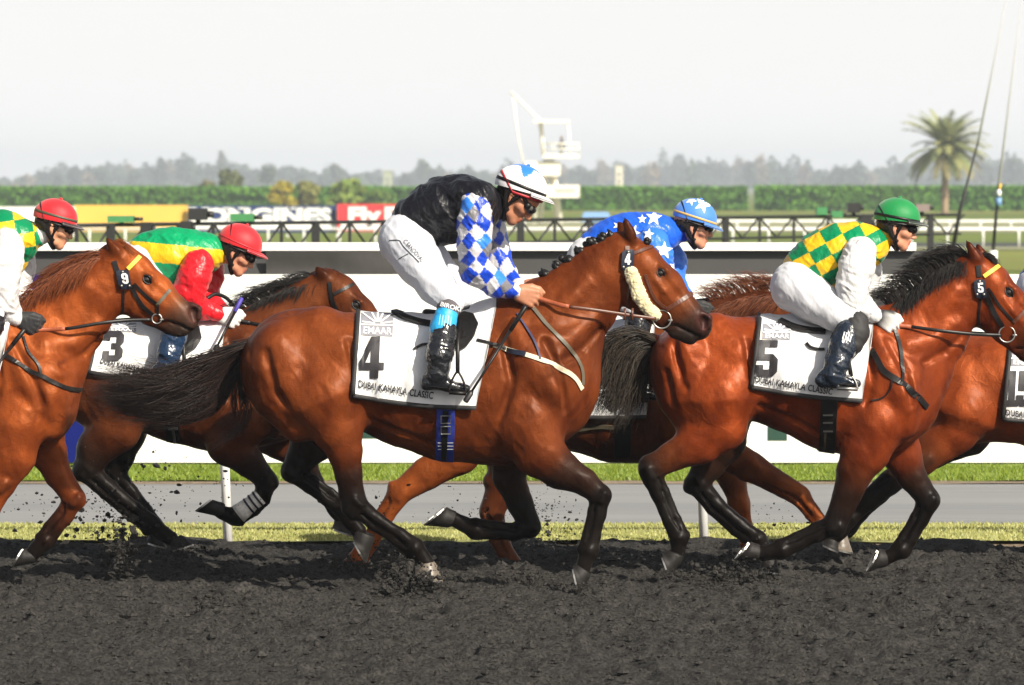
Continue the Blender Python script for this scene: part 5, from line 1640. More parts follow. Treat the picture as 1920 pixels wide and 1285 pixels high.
# ------------------------------------------------------------------ chestnut with plate 9 (left edge)
H9 = dict(Y=24.3, col=CHES, h=0.0085, label='chestnut racehorse with red-brown mane and number 9 on its bridle, at the left edge',
  torso=[(-365,690,108,0,.86),(-290,690,106,0,.86),(-220,698,112,0,.82),(-130,712,132,0,.76),(-60,722,142,0,.72),(8,718,140,0,.68),(46,735,100,0,.72),(76,768,64,0,.85)],
  neck=[(42,680,110,0,.60),(90,640,86,0,.53),(134,598,70,0,.50),(182,545,59,0,.54),(216,500,43,0,.66)],
  extra=[dict(st=[(78,710,62,-.10),(92,770,42,-.09)],k=.05),dict(st=[(78,710,62,.10),(92,770,42,.09)],k=.05),
         dict(st=[(-410,690,58,-.10),(-395,750,54,-.10)],k=.05),dict(st=[(-410,690,58,.10),(-395,750,54,.10)],k=.05)],
  muscles=[([(10,620,26),(40,690,34),(75,750,36)],.016,.03),([(45,770,40),(20,820,34)],.016,.03),([(92,740,32),(96,800,26)],.016,.03),
           ([(120,580,22),(160,540,18)],.008,.03),([(80,650,24),(130,645,20),(180,610,16)],.010,.03)],
  grooves=[([(25,640,7),(58,700,8),(78,760,8)],.010,.03),([(55,780,7),(25,815,7)],.012,.025),([(90,830,6),(112,880,5),(130,920,4)],.006,.015),([(-10,640,7),(-2,720,9),(-20,800,9)],.010,.025),([(120,685,8),(160,665,7),(195,630,6)],.010,.02),([(58,800,8),(70,840,8)],.010,.025)],
  legs=[dict(y=.14,st=[(60,800,50),(88,845,36),(108,888,26),(139,936,21),(122,968,15,None,None,BAYD),(100,995,14,None,None,DKB),(85,1014,18,None,None,BLK),(70,1028,14,None,None,BLK),(60,1040,15,None,None,BLK)]),
        dict(y=-.17,st=[(30,800,54),(20,855,46),(0,905,30),(-22,955,21),(-55,985,15,None,None,BAYD),(-85,1000,14,None,None,DKB),(-112,1010,18,None,None,BLK),(-130,1008,14,None,None,BLK)]),
        dict(y=-.16,st=[(-330,750,74),(-300,810,50),(-330,860,32),(-355,905,22),(-320,950,15),(-285,1000,14),(-265,1030,18),(-255,1050,14)]),
        dict(y=.15,st=[(-350,760,70),(-340,820,48),(-390,870,30),(-430,900,22),(-420,950,15),(-405,1000,14),(-395,1030,18),(-400,1050,14)])],
  hooves=[(.14,(58,1031),(68,1054),(46,1028),(25,1064)),(-.17,(-128,996),(-130,1024),(-142,992),(-170,1024)),(-.16,(-272,1052),(-240,1056),(-278,1070),(-228,1086)),(.15,(-416,1050),(-384,1054),(-422,1064),(-376,1080))],
  head=dict(main=[(222,492,36,0,.72),(247,515,41,0,.82),(290,554,38,0,.72),(326,585,30,0,.62,(.10,.035,.016)),(340,595,27,0,.66,(.05,.032,.024)),(348,600,25,0,.72,(.045,.033,.027))],
            jaw=[(240,552,28,0,.75),(256,556,42,0,.66),(284,584,27,0,.55),(318,606,19,0,.6,(.05,.032,.024))],
            lips=[(318,612,14,0,.8),(336,620,12,0,.9),(344,622,9,0,1.0)],
            eye=(276,525),dir=(.745,.667),nostril=(362,588),mouth=[(300,607),(318,604),(340,612),(358,620)],
            ears=[(-.055,(226,484),(199,446),11),(.055,(228,474),(216,452),10)],hollow=(5,1)),
  bridle=dict(straps=[([(214,490),(222,515)],.024),([(232,545),(231,585)],.010),([(246,535),(264,570),(286,590)],.020),([(252,532),(272,553),(296,571)],.014)],
     bands=[([(240,505),(252,493),(262,482)],.020,'yellow_tape','browband'),([(294,572),(306,558),(318,544)],.016,'olive_strap','noseband'),([(296,570),(296,588)],.012,'leather','noseband_strap')],
     ring=(294,598,9),plate=('9',218,507,24,34,6)))

# ------------------------------------------------------------------ horse with cloth 3 (behind)
H3 = dict(Y=25.7, col=BAYD, h=0.0125, label='brown racehorse with white cloth numbered 3, running behind the tail of number 4',
  torso=[(190,704,94,0,.88),(230,702,96,0,.88),(275,706,100,0,.84),(340,716,114,0,.78),(405,722,122,0,.72),(465,722,118,0,.68),(500,735,95,0,.74),(516,758,66,0,.9)],
  neck=[(480,670,98,0,.58),(520,630,76,0,.52),(556,595,60,0,.50),(588,562,48,0,.56),(612,545,38,0,.66)],
  extra=[dict(st=[(512,720,58,-.10),(525,775,40,-.09)],k=.05),dict(st=[(512,720,58,.10),(525,775,40,.09)],k=.05),
         dict(st=[(166,700,54,-.10),(176,750,50,-.10)],k=.05),dict(st=[(166,700,54,.10),(176,750,50,.10)],k=.05)],
  muscles=[([(460,640,26),(475,690,34),(505,745,34)],.016,.03),([(470,780,36),(455,820,30)],.014,.03),([(515,745,28),(515,800,22)],.014,.03)],
  grooves=[([(430,640,7),(440,720,9),(425,790,9)],.010,.025),([(490,830,7),(520,810,7),(545,815,6)],.008,.02)],
  legs=[dict(y=-.17,st=[(450,795,52),(430,832,42,None,None,BAYD),(464,864,29,None,None,DKB),(500,902,19,None,None,BLK),(490,930,14,None,None,BLK),(468,952,14,None,None,BLK),(440,969,17,None,None,BLK),(420,963,12,None,None,BLK),(410,957,13,None,None,BLK)]),
        dict(y=.14,st=[(490,800,46),(530,830,34),(556,850,24),(578,868,18,None,None,DKB),(592,900,13,None,None,BLK),(610,930,13,None,None,BLK),(630,955,16,None,None,BLK),(640,975,12,None,None,BLK)]),
        dict(y=-.16,st=[(225,750,70),(215,800,50,None,None,BAYD),(178,845,35,None,None,DKB),(160,880,23,None,None,BLK),(205,918,17,None,None,BLK),(250,955,15,None,None,BLK),(284,984,18,None,None,BLK),(308,1002,14,None,None,BLK),(322,1010,14,None,None,BLK)]),
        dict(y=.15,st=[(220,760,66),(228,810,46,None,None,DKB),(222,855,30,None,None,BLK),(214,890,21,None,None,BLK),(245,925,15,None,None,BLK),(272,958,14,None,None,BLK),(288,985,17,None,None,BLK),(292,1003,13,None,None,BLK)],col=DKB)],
  hooves=[(-.17,(420,944),(417,970),(399,937),(368,960)),(.14,(628,976),(654,982),(622,990),(664,1004)),(-.16,(316,1017),(342,1004),(319,1032),(362,1020)),(.15,(280,1003),(306,1006),(274,1016),(312,1026))],
  head=dict(main=[(612,540,34,0,.72),(634,554,38,0,.82),(668,590,36,0,.72),(702,626,29,0,.62),(726,648,23,0,.72)],
            jaw=[(625,588,26,0,.75),(640,594,38,0,.66),(666,622,25,0,.55),(696,646,18,0,.6)],
            lips=[(698,652,13,0,.8),(716,662,11,0,.9)],
            eye=(668,573),dir=(.70,.714),nostril=(732,645),
            ears=[(-.05,(612,526),(591,500),11),(.05,(620,522),(608,502),10)],hollow=(5,1)),
  bridle=dict(straps=[([(618,530),(622,560),(632,582)],.020),([(626,580),(640,600)],.020)],
     bands=[([(626,552),(645,542),(662,533)],.016,'leather','browband')]))

# ------------------------------------------------------------------ chestnut behind 4 and 5
H6 = dict(Y=25.9, col=CHES2, h=0.0125, label='chestnut racehorse with flaming mane half hidden behind numbers 4 and 5',
  torso=[(905,715,88,0,.88),(950,712,88,0,.88,BAYD),(1010,715,98,0,.84,BAYD),(1090,728,118,0,.78,BAYD),(1160,736,130,0,.74,BAYD),(1225,738,128,0,.70,BAYD),(1275,745,100,0,.74),(1290,765,70,0,.9)],  # darker barrel colour paints the shade of the neighbouring horses
  neck=[(1255,690,96,0,.58,BAYD),(1310,650,78,0,.52,(.07,.02,.008)),(1365,618,62,0,.50,(.06,.018,.008)),(1420,598,52,0,.54,(.06,.018,.008)),(1470,590,44,0,.62,BAYD),(1500,588,38,0,.66,BAYD)],  # neck colour darkened to stand for shade from mane and rider
  extra=[dict(st=[(1285,740,56,-.10),(1296,785,38,-.09)],k=.05),dict(st=[(1285,740,56,.10),(1296,785,38,.09)],k=.05)],
  legs=[dict(y=-.16,st=[(900,790,62),(860,850,40),(800,888,30),(748,925,22),(722,970,15),(696,1018,14),(672,1050,17),(654,1062,13),(645,1068,13)]),
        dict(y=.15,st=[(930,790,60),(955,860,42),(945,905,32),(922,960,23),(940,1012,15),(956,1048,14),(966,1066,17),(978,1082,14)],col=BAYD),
        dict(y=-.17,st=[(1290,800,50),(1345,842,34),(1410,876,27,None,None,BAYD),(1500,930,19),(1523,958,13),(1544,985,13),(1556,1001,15),(1566,1008,13)]),
        dict(y=.14,st=[(1310,800,48),(1355,860,34),(1376,905,24,None,None,BAYD),(1388,945,19),(1398,988,13),(1410,1030,13),(1418,1052,15),(1440,1074,12),(1458,1082,13)])],
  hooves=[(-.16,(640,1056),(646,1082),(632,1058),(634,1090)),(.15,(964,1084),(990,1082),(962,1096),(998,1096)),(-.17,(1558,1008),(1587,1002),(1554,1025),(1599,1036),True),(.14,(1456,1092),(1474,1072),(1466,1104),(1500,1096),True)],
  head=dict(main=[(1500,585,34,0,.72),(1525,596,38,0,.82),(1560,628,36,0,.72),(1594,660,29,0,.62),(1616,680,23,0,.72)],
            jaw=[(1516,628,26,0,.75),(1530,634,38,0,.66),(1558,660,25,0,.55),(1588,682,18,0,.6)],
            lips=[(1590,688,13,0,.8),(1606,696,11,0,.9)],
            eye=(1556,606),dir=(.70,.714),
            ears=[(-.05,(1505,572),(1488,552),10),(.05,(1512,570),(1500,552),10)],hollow=(4,1)),
  bridle=dict(mat='brown_leather',straps=[([(1508,585),(1516,620),(1530,650)],.020),([(1490,600),(1500,640)],.016)],bands=[]))

# ------------------------------------------------------------------ bay with cloth 15 at the right edge
H15 = dict(Y=25.8, col=(0.18, 0.036, 0.009), h=0.016, label='red bay racehorse with white cloth numbered 15, cut by the right edge',
  torso=[(1806,732,104,0,.86),(1860,728,98,0,.86),(1920,730,100,0,.84),(1990,738,116,0,.78),(2070,742,126,0,.74),(2140,738,124,0,.70),(2185,750,92,0,.76)],
  neck=[(2165,690,98,0,.58),(2210,630,76,0,.52),(2255,580,60,0,.50),(2295,540,46,0,.56)],
  legs=[dict(y=-.16,st=[(1800,780,66),(1790,808,44),(1730,858,32,None,None,BAYD),(1668,905,22,None,None,BLK),(1630,940,15,None,None,BLK),(1596,972,14,None,None,BLK),(1572,996,17,None,None,BLK),(1560,1012,13,None,None,BLK)]),
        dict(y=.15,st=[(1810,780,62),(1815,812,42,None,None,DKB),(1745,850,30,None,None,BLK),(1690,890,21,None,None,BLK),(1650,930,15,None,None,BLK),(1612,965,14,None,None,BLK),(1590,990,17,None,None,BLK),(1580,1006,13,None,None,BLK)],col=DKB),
        dict(y=-.17,st=[(2150,800,50),(2170,850,36),(2230,880,24,None,None,DKB),(2300,920,19,None,None,BLK),(2310,970,14,None,None,BLK),(2315,1010,14,None,None,BLK),(2320,1030,17,None,None,BLK),(2325,1048,13,None,None,BLK)]),
        dict(y=.14,st=[(2130,800,48),(2120,860,34),(2125,910,24,None,None,DKB),(2150,950,19,None,None,BLK),(2110,970,14,None,None,BLK),(2070,985,14,None,None,BLK),(2045,995,17,None,None,BLK),(2030,1000,13,None,None,BLK)])],
  hooves=[(-.16,(1548,1008),(1572,1016),(1540,1020),(1572,1034)),(.15,(1568,1004),(1592,1010),(1560,1016),(1594,1028)),(-.17,(2312,1050),(2340,1050),(2308,1066),(2350,1068)),(.14,(2030,986),(2024,1012),(2014,982),(1990,1010))],
  head=dict(main=[(2300,535,34,0,.72),(2325,550,38,0,.82),(2360,585,36,0,.72),(2395,620,29,0,.62),(2418,640,23,0,.72)],
            jaw=[(2316,582,26,0,.75),(2330,588,38,0,.66),(2358,616,25,0,.55),(2388,640,18,0,.6)],
            lips=[(2390,646,13,0,.8),(2406,655,11,0,.9)],
            eye=(2356,568),dir=(.70,.714),
            ears=[(-.05,(2302,520),(2285,495),11),(.05,(2308,518),(2298,496),10)],hollow=(4,1)),
  bridle=dict(straps=[([(2308,535),(2316,570),(2330,600)],.020)],bands=[]))

HO = {}
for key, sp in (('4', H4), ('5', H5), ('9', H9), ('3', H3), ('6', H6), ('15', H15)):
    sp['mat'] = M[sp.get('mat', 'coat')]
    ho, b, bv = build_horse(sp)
    HO[key] = (ho, b, bv, sp['Y'])
    bridle(ho, b, bv, sp['Y'], sp)

# ------------------------------------------------------------------ tails and manes
bk = ((0.006, 0.0055, 0.006), (0.022, 0.018, 0.016)); ch_ = ((0.10, 0.026, 0.009), (0.26, 0.07, 0.02)); br_ = ((0.008, 0.006, 0.006), (0.030, 0.014, 0.010))
ho, b, bv, Y = HO['4']
tail(ho, Y, [[(470,642,-.02),(436,652,-.05),(395,668,-.07),(350,684,-.09),(300,706,-.12),(245,700,-.14),(185,702,-.15)],
             [(470,645,.0),(432,664,-.02),(390,690,-.02),(350,704,-.05),(290,722,-.08),(230,720,-.10),(178,718,-.12)],
             [(470,648,.02),(430,680,.02),(390,722,.02),(340,742,.0),(280,750,-.02),(220,742,-.04),(176,728,-.05)],
             [(468,650,.03),(430,694,.04),(398,742,.05),(350,765,.04),(290,770,.03),(235,756,.02),(180,738,.0)],
             [(468,652,.04),(436,700,.05),(415,750,.06),(385,776,.07),(330,780,.07),(270,772,.06),(225,758,.05)]], 2800, br_, 0.0020, 0.022, 3, 0.03)
tail(ho, Y, [[(468,650,-.02),(452,680,-.03),(455,720,-.02),(472,760,.0),(470,790,.02),(440,815,.03),(395,838,.04)],
             [(468,650,.02),(446,690,.02),(446,730,.03),(456,765,.04),(446,800,.05),(415,825,.06),(385,850,.06)],
             [(466,652,.03),(440,700,.03),(430,740,.04),(440,770,.05),(425,790,.06),(400,800,.07)]], 110, bk, 0.0020, 0.010, 4, 0.02)
# plaits along the crest
PL = [(1022,532,9),(1044,514,9),(1063,500,10),(1086,485,10),(1108,470,10),(1128,456,9),(1146,445,8)]
def crest(b, px, Y):
    for py in range(360, 760, 2):
        if b.eval(np.array([P(px, py, Y)]))[0] < 0: return py
    return 600
for px, py, r in PL:
    py = crest(b, px, Y) - 1; r *= 1.18; mb = MB(); rg = np.random.default_rng(int(px))
    for k in range(7):
        q = P(px + rg.normal(0, r * .35), py + 2 + rg.normal(0, r * .35), Y - 0.012 + rg.normal(0, .008)); mb.ball(q, (r * .8 * Y / FPX, r * .55 * Y / FPX, r * .58 * Y / FPX), 8, 6, Matrix.Rotation(.65, 3, 'Y'))
    mb.tube([P(px, py + 8, Y - .02), P(px - 3, py - 3, Y - .018), P(px - 7, py - 9, Y)], [.010, .012, .004], 6)
    mb.mk('mane_plait', M['leather'], ho)
mb = MB()
for k in range(6): mb.ball(P(1214 + 3.2 * math.cos(k), 452 + 3.2 * math.sin(k * 2), Y - .02 + .006 * math.sin(k * 3)), .012, 8, 6)
mb.mk('forelock_plait', M['leather'], ho)
mane(ho, b, Y, [[(975,575,-.02),(955,568,-.03),(935,560,-.04),(915,556,-.05)],[(985,582,-.03),(960,580,-.05),(935,573,-.06),(920,566,-.06)],[(990,588,-.04),(968,592,-.06),(945,588,-.07),(928,580,-.07)],[(1000,560,-.01),(985,566,-.04),(972,580,-.07),(965,596,-.08)]], 130, bk, 0.0022, 0.006, 5)
mane(ho, b, Y, [[(1018,540,-.01),(1060,508,-.01),(1110,473,-.01),(1160,442,-.01)],[(1018,548,-.035),(1060,515,-.03),(1110,480,-.03),(1160,450,-.03)]], 200, bk, 0.0026, 0.004, 6)

ho, b, bv, Y = HO['5']
tail(ho, Y, [[(1228,638,-.02),(1195,622,-.05),(1160,622,-.07),(1130,645,-.09),(1112,690,-.10),(1100,740,-.11)],
             [(1228,640,.0),(1200,632,-.02),(1168,640,-.05),(1140,670,-.06),(1122,720,-.07),(1104,770,-.08)],
             [(1228,644,.01),(1205,646,.0),(1180,665,-.03),(1160,705,-.04),(1140,745,-.05),(1120,785,-.05)],
             [(1226,648,.02),(1212,665,.02),(1196,700,.0),(1184,735,.0),(1170,765,-.01),(1150,790,-.02)],
             [(1224,652,.03),(1216,680,.03),(1210,715,.02),(1204,745,.02),(1192,772,.02)]], 1500, ((0.008,0.007,0.006),(0.060,0.044,0.032)), 0.0026, 0.022, 7, 0.02)
cr5 = [(1672,572),(1695,555),(1718,534),(1740,514),(1762,500),(1784,490),(1804,484),(1822,482)]
mane(ho, b, Y, [[(x, y + 10, -.01), (x - 16, y - 12, -.02), (x - 36, y - 16, -.04), (x - 58, y - 12, -.06)] for x, y in cr5], 800, bk, 0.0027, 0.009, 8, 0.01)
mane(ho, b, Y, [[(x, y + 8, -.015), (x - 6, y + 10, -.05), (x - 12, y + 38, -.085), (x - 16, y + 66 - 30 * (i / 7), -.09)] for i, (x, y) in enumerate(cr5)], 900, bk, 0.0027, 0.008, 9, 0.006)
mane(ho, b, Y, [[(1832,480,-.01),(1850,474,-.01),(1866,484,-.02),(1876,500,-.03)],[(1836,486,-.03),(1852,482,-.04),(1864,490,-.05),(1872,502,-.05)]], 110, bk, 0.0024, 0.004, 10)

ho, b, bv, Y = HO['9']
cr9 = [(30,600),(60,572),(88,540),(114,510),(140,492),(166,481),(190,474),(208,470)]
mane(ho, b, Y, [[(x, y + 14, -.015), (x - 22, y + 14, -.05), (x - 46, y + 40, -.09), (x - 66, y + 78, -.10)] for x, y in cr9], 900, ch_, 0.0024, 0.010, 11, 0.008)
mane(ho, b, Y, [[(x, y + 10, -.015), (x - 20, y + 2, -.03), (x - 44, y + 12, -.05), (x - 66, y + 34, -.06)] for x, y in cr9], 420, ch_, 0.0022, 0.010, 12, 0.010)
mane(ho, b, Y, [[(212,468,-.01),(222,450,-.01),(236,458,-.02),(252,478,-.03)],[(216,476,-.03),(228,462,-.04),(240,470,-.05),(256,486,-.05)],[(205,466,-.0),(214,452,.0),(224,448,.0),(236,452,-.01)]], 170, ch_, 0.0022, 0.005, 13)

ho, b, bv, Y = HO['3']
cr3 = [(440,600),(466,576),(495,556),(524,543),(552,533),(580,526),(604,522)]
mane(ho, b, Y, [[(x, y + 10, -.01), (x - 16, y - 4, -.02), (x - 34, y - 4, -.04), (x - 54, y + 6, -.06)] for x, y in cr3], 600, bk, 0.0027, 0.009, 14, 0.012)
mane(ho, b, Y, [[(x, y + 8, -.015), (x - 8, y + 8, -.05), (x - 18, y + 22, -.07), (x - 26, y + 40, -.08)] for x, y in cr3], 330, bk, 0.0026, 0.007, 15)
mane(ho, b, Y, [[(600,522,0),(620,506,-.01),(640,516,-.02),(652,530,-.03)],[(606,528,-.02),(622,514,-.03),(638,524,-.04),(648,536,-.05)]], 70, bk, 0.0024, 0.004, 16)
ho, b, bv, Y = HO['6']
cr6 = [(1345,575),(1375,562),(1405,552),(1435,546),(1465,546),(1490,552)]
mane(ho, b, Y, [[(x, y + 12, -.01), (x - 16, y - 14, -.02), (x - 38, y - 26, -.03), (x - 62, y - 22, -.05)] for x, y in cr6], 460, ((0.09,0.025,0.010),(0.28,0.085,0.028)), 0.0024, 0.012, 17, 0.014)
mane(ho, b, Y, [[(x, y + 10, -.02), (x - 14, y + 10, -.06), (x - 30, y + 26, -.08), (x - 48, y + 44, -.09)] for x, y in cr6], 320, ((0.08,0.022,0.009),(0.22,0.065,0.022)), 0.0026, 0.010, 18)
tail(ho, Y, [[(820,690,0),(790,690,-.02),(760,705,-.03),(730,730,-.03)],[(820,696,.02),(795,705,.02),(770,725,.02),(745,755,.02)]], 90, ch_, 0.0024, 0.02, 19)
ho, b, bv, Y = HO['15']
tail(ho, Y, [[(1706,690,0),(1690,690,-.02),(1680,715,-.03),(1672,750,-.03)],[(1706,696,.02),(1695,705,.02),(1688,730,.02),(1680,760,.02)]], 90, bk, 0.0024, 0.015, 20)
ho, b, bv, Y = HO['9']
tail(ho, Y, [[(-470,650,0),(-510,650,-.02),(-560,690,-.03),(-620,740,-.03)],[(-470,656,.02),(-510,675,.02),(-550,720,.02),(-600,780,.02)]], 90, ch_, 0.0026, 0.02, 21)

# ------------------------------------------------------------------ cloths, girths, breastplates
def girth(key, pl, w, mat):
    ho, b, bv, Y = HO[key]
    return strap('girth', bv, pl, w, M[mat], ho, th=0.008, off=0.002, mirror=Y)
def bvh_obj(o):
    bs = Vector(o['_b']); return bvh_of([v.co + bs for v in o.data.vertices], [p.vertices for p in o.data.polygons])

CL = {}
ho, b, bv, Y = HO['4']
cl, cb_ = wrap_cloth(ho, bv, Y, (672,588), (930,578), (892,765), (662,742), sag=6, seed=31); CL['4'] = (cl, cb_)
emblem(cl, cb_, 678, 586, 60, 46)
o_ = patch('number', cb_, digit('4', 676, 632, 46, 78, -0.04), M['ink'], cl, off=0.005, step=4)
lettering('lettering', cb_, 'DUBAI KAHAYLA CLASSIC', (671, 726), (812, 748), 13, M['ink'], cl, bold=0.024, space=1.1, off=0.008)
g = girth('4', [(836,735),(836,800),(833,862)], 0.088, 'blue_girth')
gb = bvh_obj(g)
mb = MB(); strap_geo(mb, gb, [(836,770),(834,820),(832,862)], 0.028, 0.004, 0.002); mb.mk('girth_strap', M['leather'], g, smooth=False)
for yy in (787, 807):
    pts = [hit(gb, 836 + dx, yy + dy)[0] + Vector((0, -.012, 0)) for dx, dy in ((-9, -7), (9, -7), (9, 7), (-9, 7), (-9, -7))]
    mb = MB(); mb.tube(pts, 0.0035, 6); mb.mk('buckle', M['steel'], g, smooth=False)
for dy in (0, 6, 12): strap('girth_stitching', gb, [(821, 830 + dy), (850, 830 + dy)], 0.003, M['whiteprint'], g, th=0.001, off=0.003)
bp = strap('breast_girth', bv, [(925,648),(960,658),(1000,670),(1040,685),(1075,706),(1091,730)], 0.023, M['cream_web'], ho, th=0.006, mirror=Y)
strap('breast_girth', bv, [(895,640),(925,648),(948,655)], 0.014, M['leather'], ho, th=0.006, off=0.016)
strap('elastic_panel', bv, [(950,656),(968,661),(986,665)], 0.024, M['navy_plate'], bp, th=0.004, off=0.007)
strap('neck_strap', bv, [(968,590),(985,615),(1002,640),(1012,674)], 00.010, M['navy_strap'], ho, th=0.005, off=0.006, mirror=Y)
strap('martingale', bv, [(1000,578),(1030,615),(1065,650),(1090,690),(1092,722)], 0.018, M['olive_strap'], ho, th=0.006, off=0.002, mirror=Y)
# sheepskin roll on the cheek strap
pts = []
for q in [(1184,512),(1192,535),(1202,560),(1216,580),(1230,592)]:
    r = hit(bv, *q); pts.append(r[0] + Vector((0, -0.016, 0)))
sk = Body(Y); pv = catmull(pts, 5)
rg = np.random.default_rng(3)
sk.chain3([(p, 0.030 - 0.006 * (i / len(pv)) ** 2 + 0.0015 * rg.normal(), 0.75, (1, 1, 1)) for i, p in enumerate(pv)], k=0.01)
V, Fq = sk.mesh(0.005); NV = normals(V, Fq); V = V + NV * (0.004 * noise(V * 130, 2) + .003 * noise(V * 60, 4))[:, None]
fl = mk('sheepskin_roll', V, Fq, M['fleece'], ho)

ho, b, bv, Y = HO['5']
cl, cb_ = wrap_cloth(ho, bv, Y, (1424,610), (1636,622), (1616,752), (1409,726), sag=4, seed=41); CL['5'] = (cl, cb_)
emblem(cl, cb_, 1431, 608, 52, 30)
patch('number', cb_, digit('5', 1418, 638, 43, 68, -0.06, 0.02), M['ink'], cl, off=0.005, step=4)
lettering('lettering', cb_, 'DUBAI KAHAYLA CLASSIC', (1415, 716), (1560, 740), 12, M['ink'], cl, bold=0.022, space=1.1, off=0.008)
g = girth('5', [(1556,725),(1554,790),(1550,846)], 0.082, 'leather'); gb = bvh_obj(g)
for yy in (778, 792, 808):
    mb = MB(); strap_geo(mb, gb, [(1544, yy), (1562, yy)], 0.006, 0.006, 0.004); mb.mk('buckle', M['steel'], g, smooth=False)
mb = MB(); strap_geo(mb, gb, [(1548,810),(1546,842)], 0.010, 0.004, 0.004); mb.mk('girth_strap', M['olive_strap'], g, smooth=False)
strap('breast_girth', bv, [(1635,655),(1648,680),(1660,698),(1690,718),(1718,742),(1738,764)], 0.030, M['leather'], ho, th=0.007, mirror=Y)
strap('martingale', bv, [(1678,620),(1688,650),(1692,690),(1690,715)], 0.018, M['leather'], ho, th=0.006, off=0.004, mirror=Y)
strap('loose_thong', bv, [(1645,690),(1668,700),(1672,725),(1656,745),(1634,752)], 0.007, M['leather'], ho, th=0.005, off=0.004)

ho, b, bv, Y = HO['3']
cl, cb_ = wrap_cloth(ho, bv, Y, (186,618), (424,606), (404,728), (166,698), sag=4, seed=51); CL['3'] = (cl, cb_)
emblem(cl, cb_, 206, 606, 50, 18)
patch('number', cb_, digit('3', 196, 622, 38, 56, -0.10), M['ink'], cl, off=0.005, step=4)
lettering('lettering', cb_, 'DUBAI KAHAYLA CLASSIC', (188, 682), (300, 706), 10, M['ink'], cl, bold=0.022, space=1.1, off=0.008)
g = girth('3', [(325,700),(324,790),(326,828)], 0.075, 'leather'); gb = bvh_obj(g)
mb = MB()
for q in ([(316,792),(334,792)],[(316,802),(334,802)],[(325,800),(328,828)]): strap_geo(mb, gb, q, 0.012, 0.008, 0.006)
mb.mk('buckle', M['steel'], g, smooth=False)
strap('martingale', bv, [(442,640),(455,668),(468,690)], 0.014, M['leather'], ho, th=0.006, off=0.004, mirror=Y)
c0, c1 = P(489, 932, Y - .17), P(447, 965, Y - .17)
mb = MB(); mb.tube([c0.lerp(c1, t_) for t_ in (0, .2, .4, .6, .8, 1)], [.044, .046, .044, .047, .050, .054], 16, 0.85); bd_ = mb.mk('leg_bandage', M['bandage'], ho)
for t_ in (.12, .32, .52):
    mb = MB(); mb.tube([c0.lerp(c1, t_ - .035), c0.lerp(c1, t_ + .035)], .0495, 16, 0.85); mb.mk('bandage_tape', M['navy_plate'], bd_)

ho, b, bv, Y = HO['6']
cl, cb_ = wrap_cloth(ho, bv, Y, (1012,622), (1228,612), (1212,782), (1004,775), sag=4, seed=61); CL['6'] = (cl, cb_)
emblem(cl, cb_, 1020, 622, 46, 36)
girth('6', [(1168,740),(1168,800),(1166,855)], 0.085, 'leather')
strap('breast_girth', bv, [(1080,806),(1120,800),(1160,802)], 0.022, M['olive_strap'], ho, th=0.008)
ho, b, bv, Y = HO['15']
cl, cb_ = wrap_cloth(ho, bv, Y, (1896,642), (2110,630), (2090,795), (1880,786), sag=4, seed=71); CL['15'] = (cl, cb_)
emblem(cl, cb_, 1897, 656, 50, 32)
patch('number', cb_, digit('1', 1884, 696, 30, 66, -0.06), M['ink'], cl, off=0.005, step=4)
patch('number', cb_, digit('5', 1908, 696, 40, 66, -0.06), M['ink'], cl, off=0.005, step=4)
lettering('lettering', cb_, 'DUBAI KAHAYLA CLASSIC', (1885, 778), (2030, 795), 11, M['ink'], cl, bold=0.022, space=1.1, off=0.008)
ho, b, bv, Y = HO['9']
cl, cb_ = wrap_cloth(ho, bv, Y, (-190,595), (22,592), (-8,730), (-205,740), sag=4, seed=81); CL['9'] = (cl, cb_)
patch('number', cb_, digit('9', -190, 650, 42, 66, -0.06), M['ink'], cl, off=0.005, step=4)
strap('breast_girth', bv, [(-10,652),(20,672),(45,690),(80,706),(120,727),(150,731)], 0.020, M['leather'], ho, th=0.007, off=0.003, mirror=Y)
strap('martingale', bv, [(42,632),(52,660),(72,685),(77,702)], 0.012, M['leather'], ho, th=0.006, off=0.004, mirror=Y)

# ------------------------------------------------------------------ jockeys
SKIN = (0.52, 0.25, 0.15); SKIN2 = (0.42, 0.18, 0.10)
GRN = (0.0, 0.20, 0.075); YEL = (0.72, 0.44, 0.012); RED = (0.58, 0.010, 0.018); WHT = (0.62, 0.62, 0.63)
ROY = (0.006, 0.045, 0.44); SKYB = (0.03, 0.19, 0.68); BLKC = (0.010, 0.010, 0.013); GRY = (0.50, 0.49, 0.52)

def infl(st, d, Y):
    return [(q[0], q[1], q[2] + d * FPX / Y) + tuple(q[3:]) for q in st]

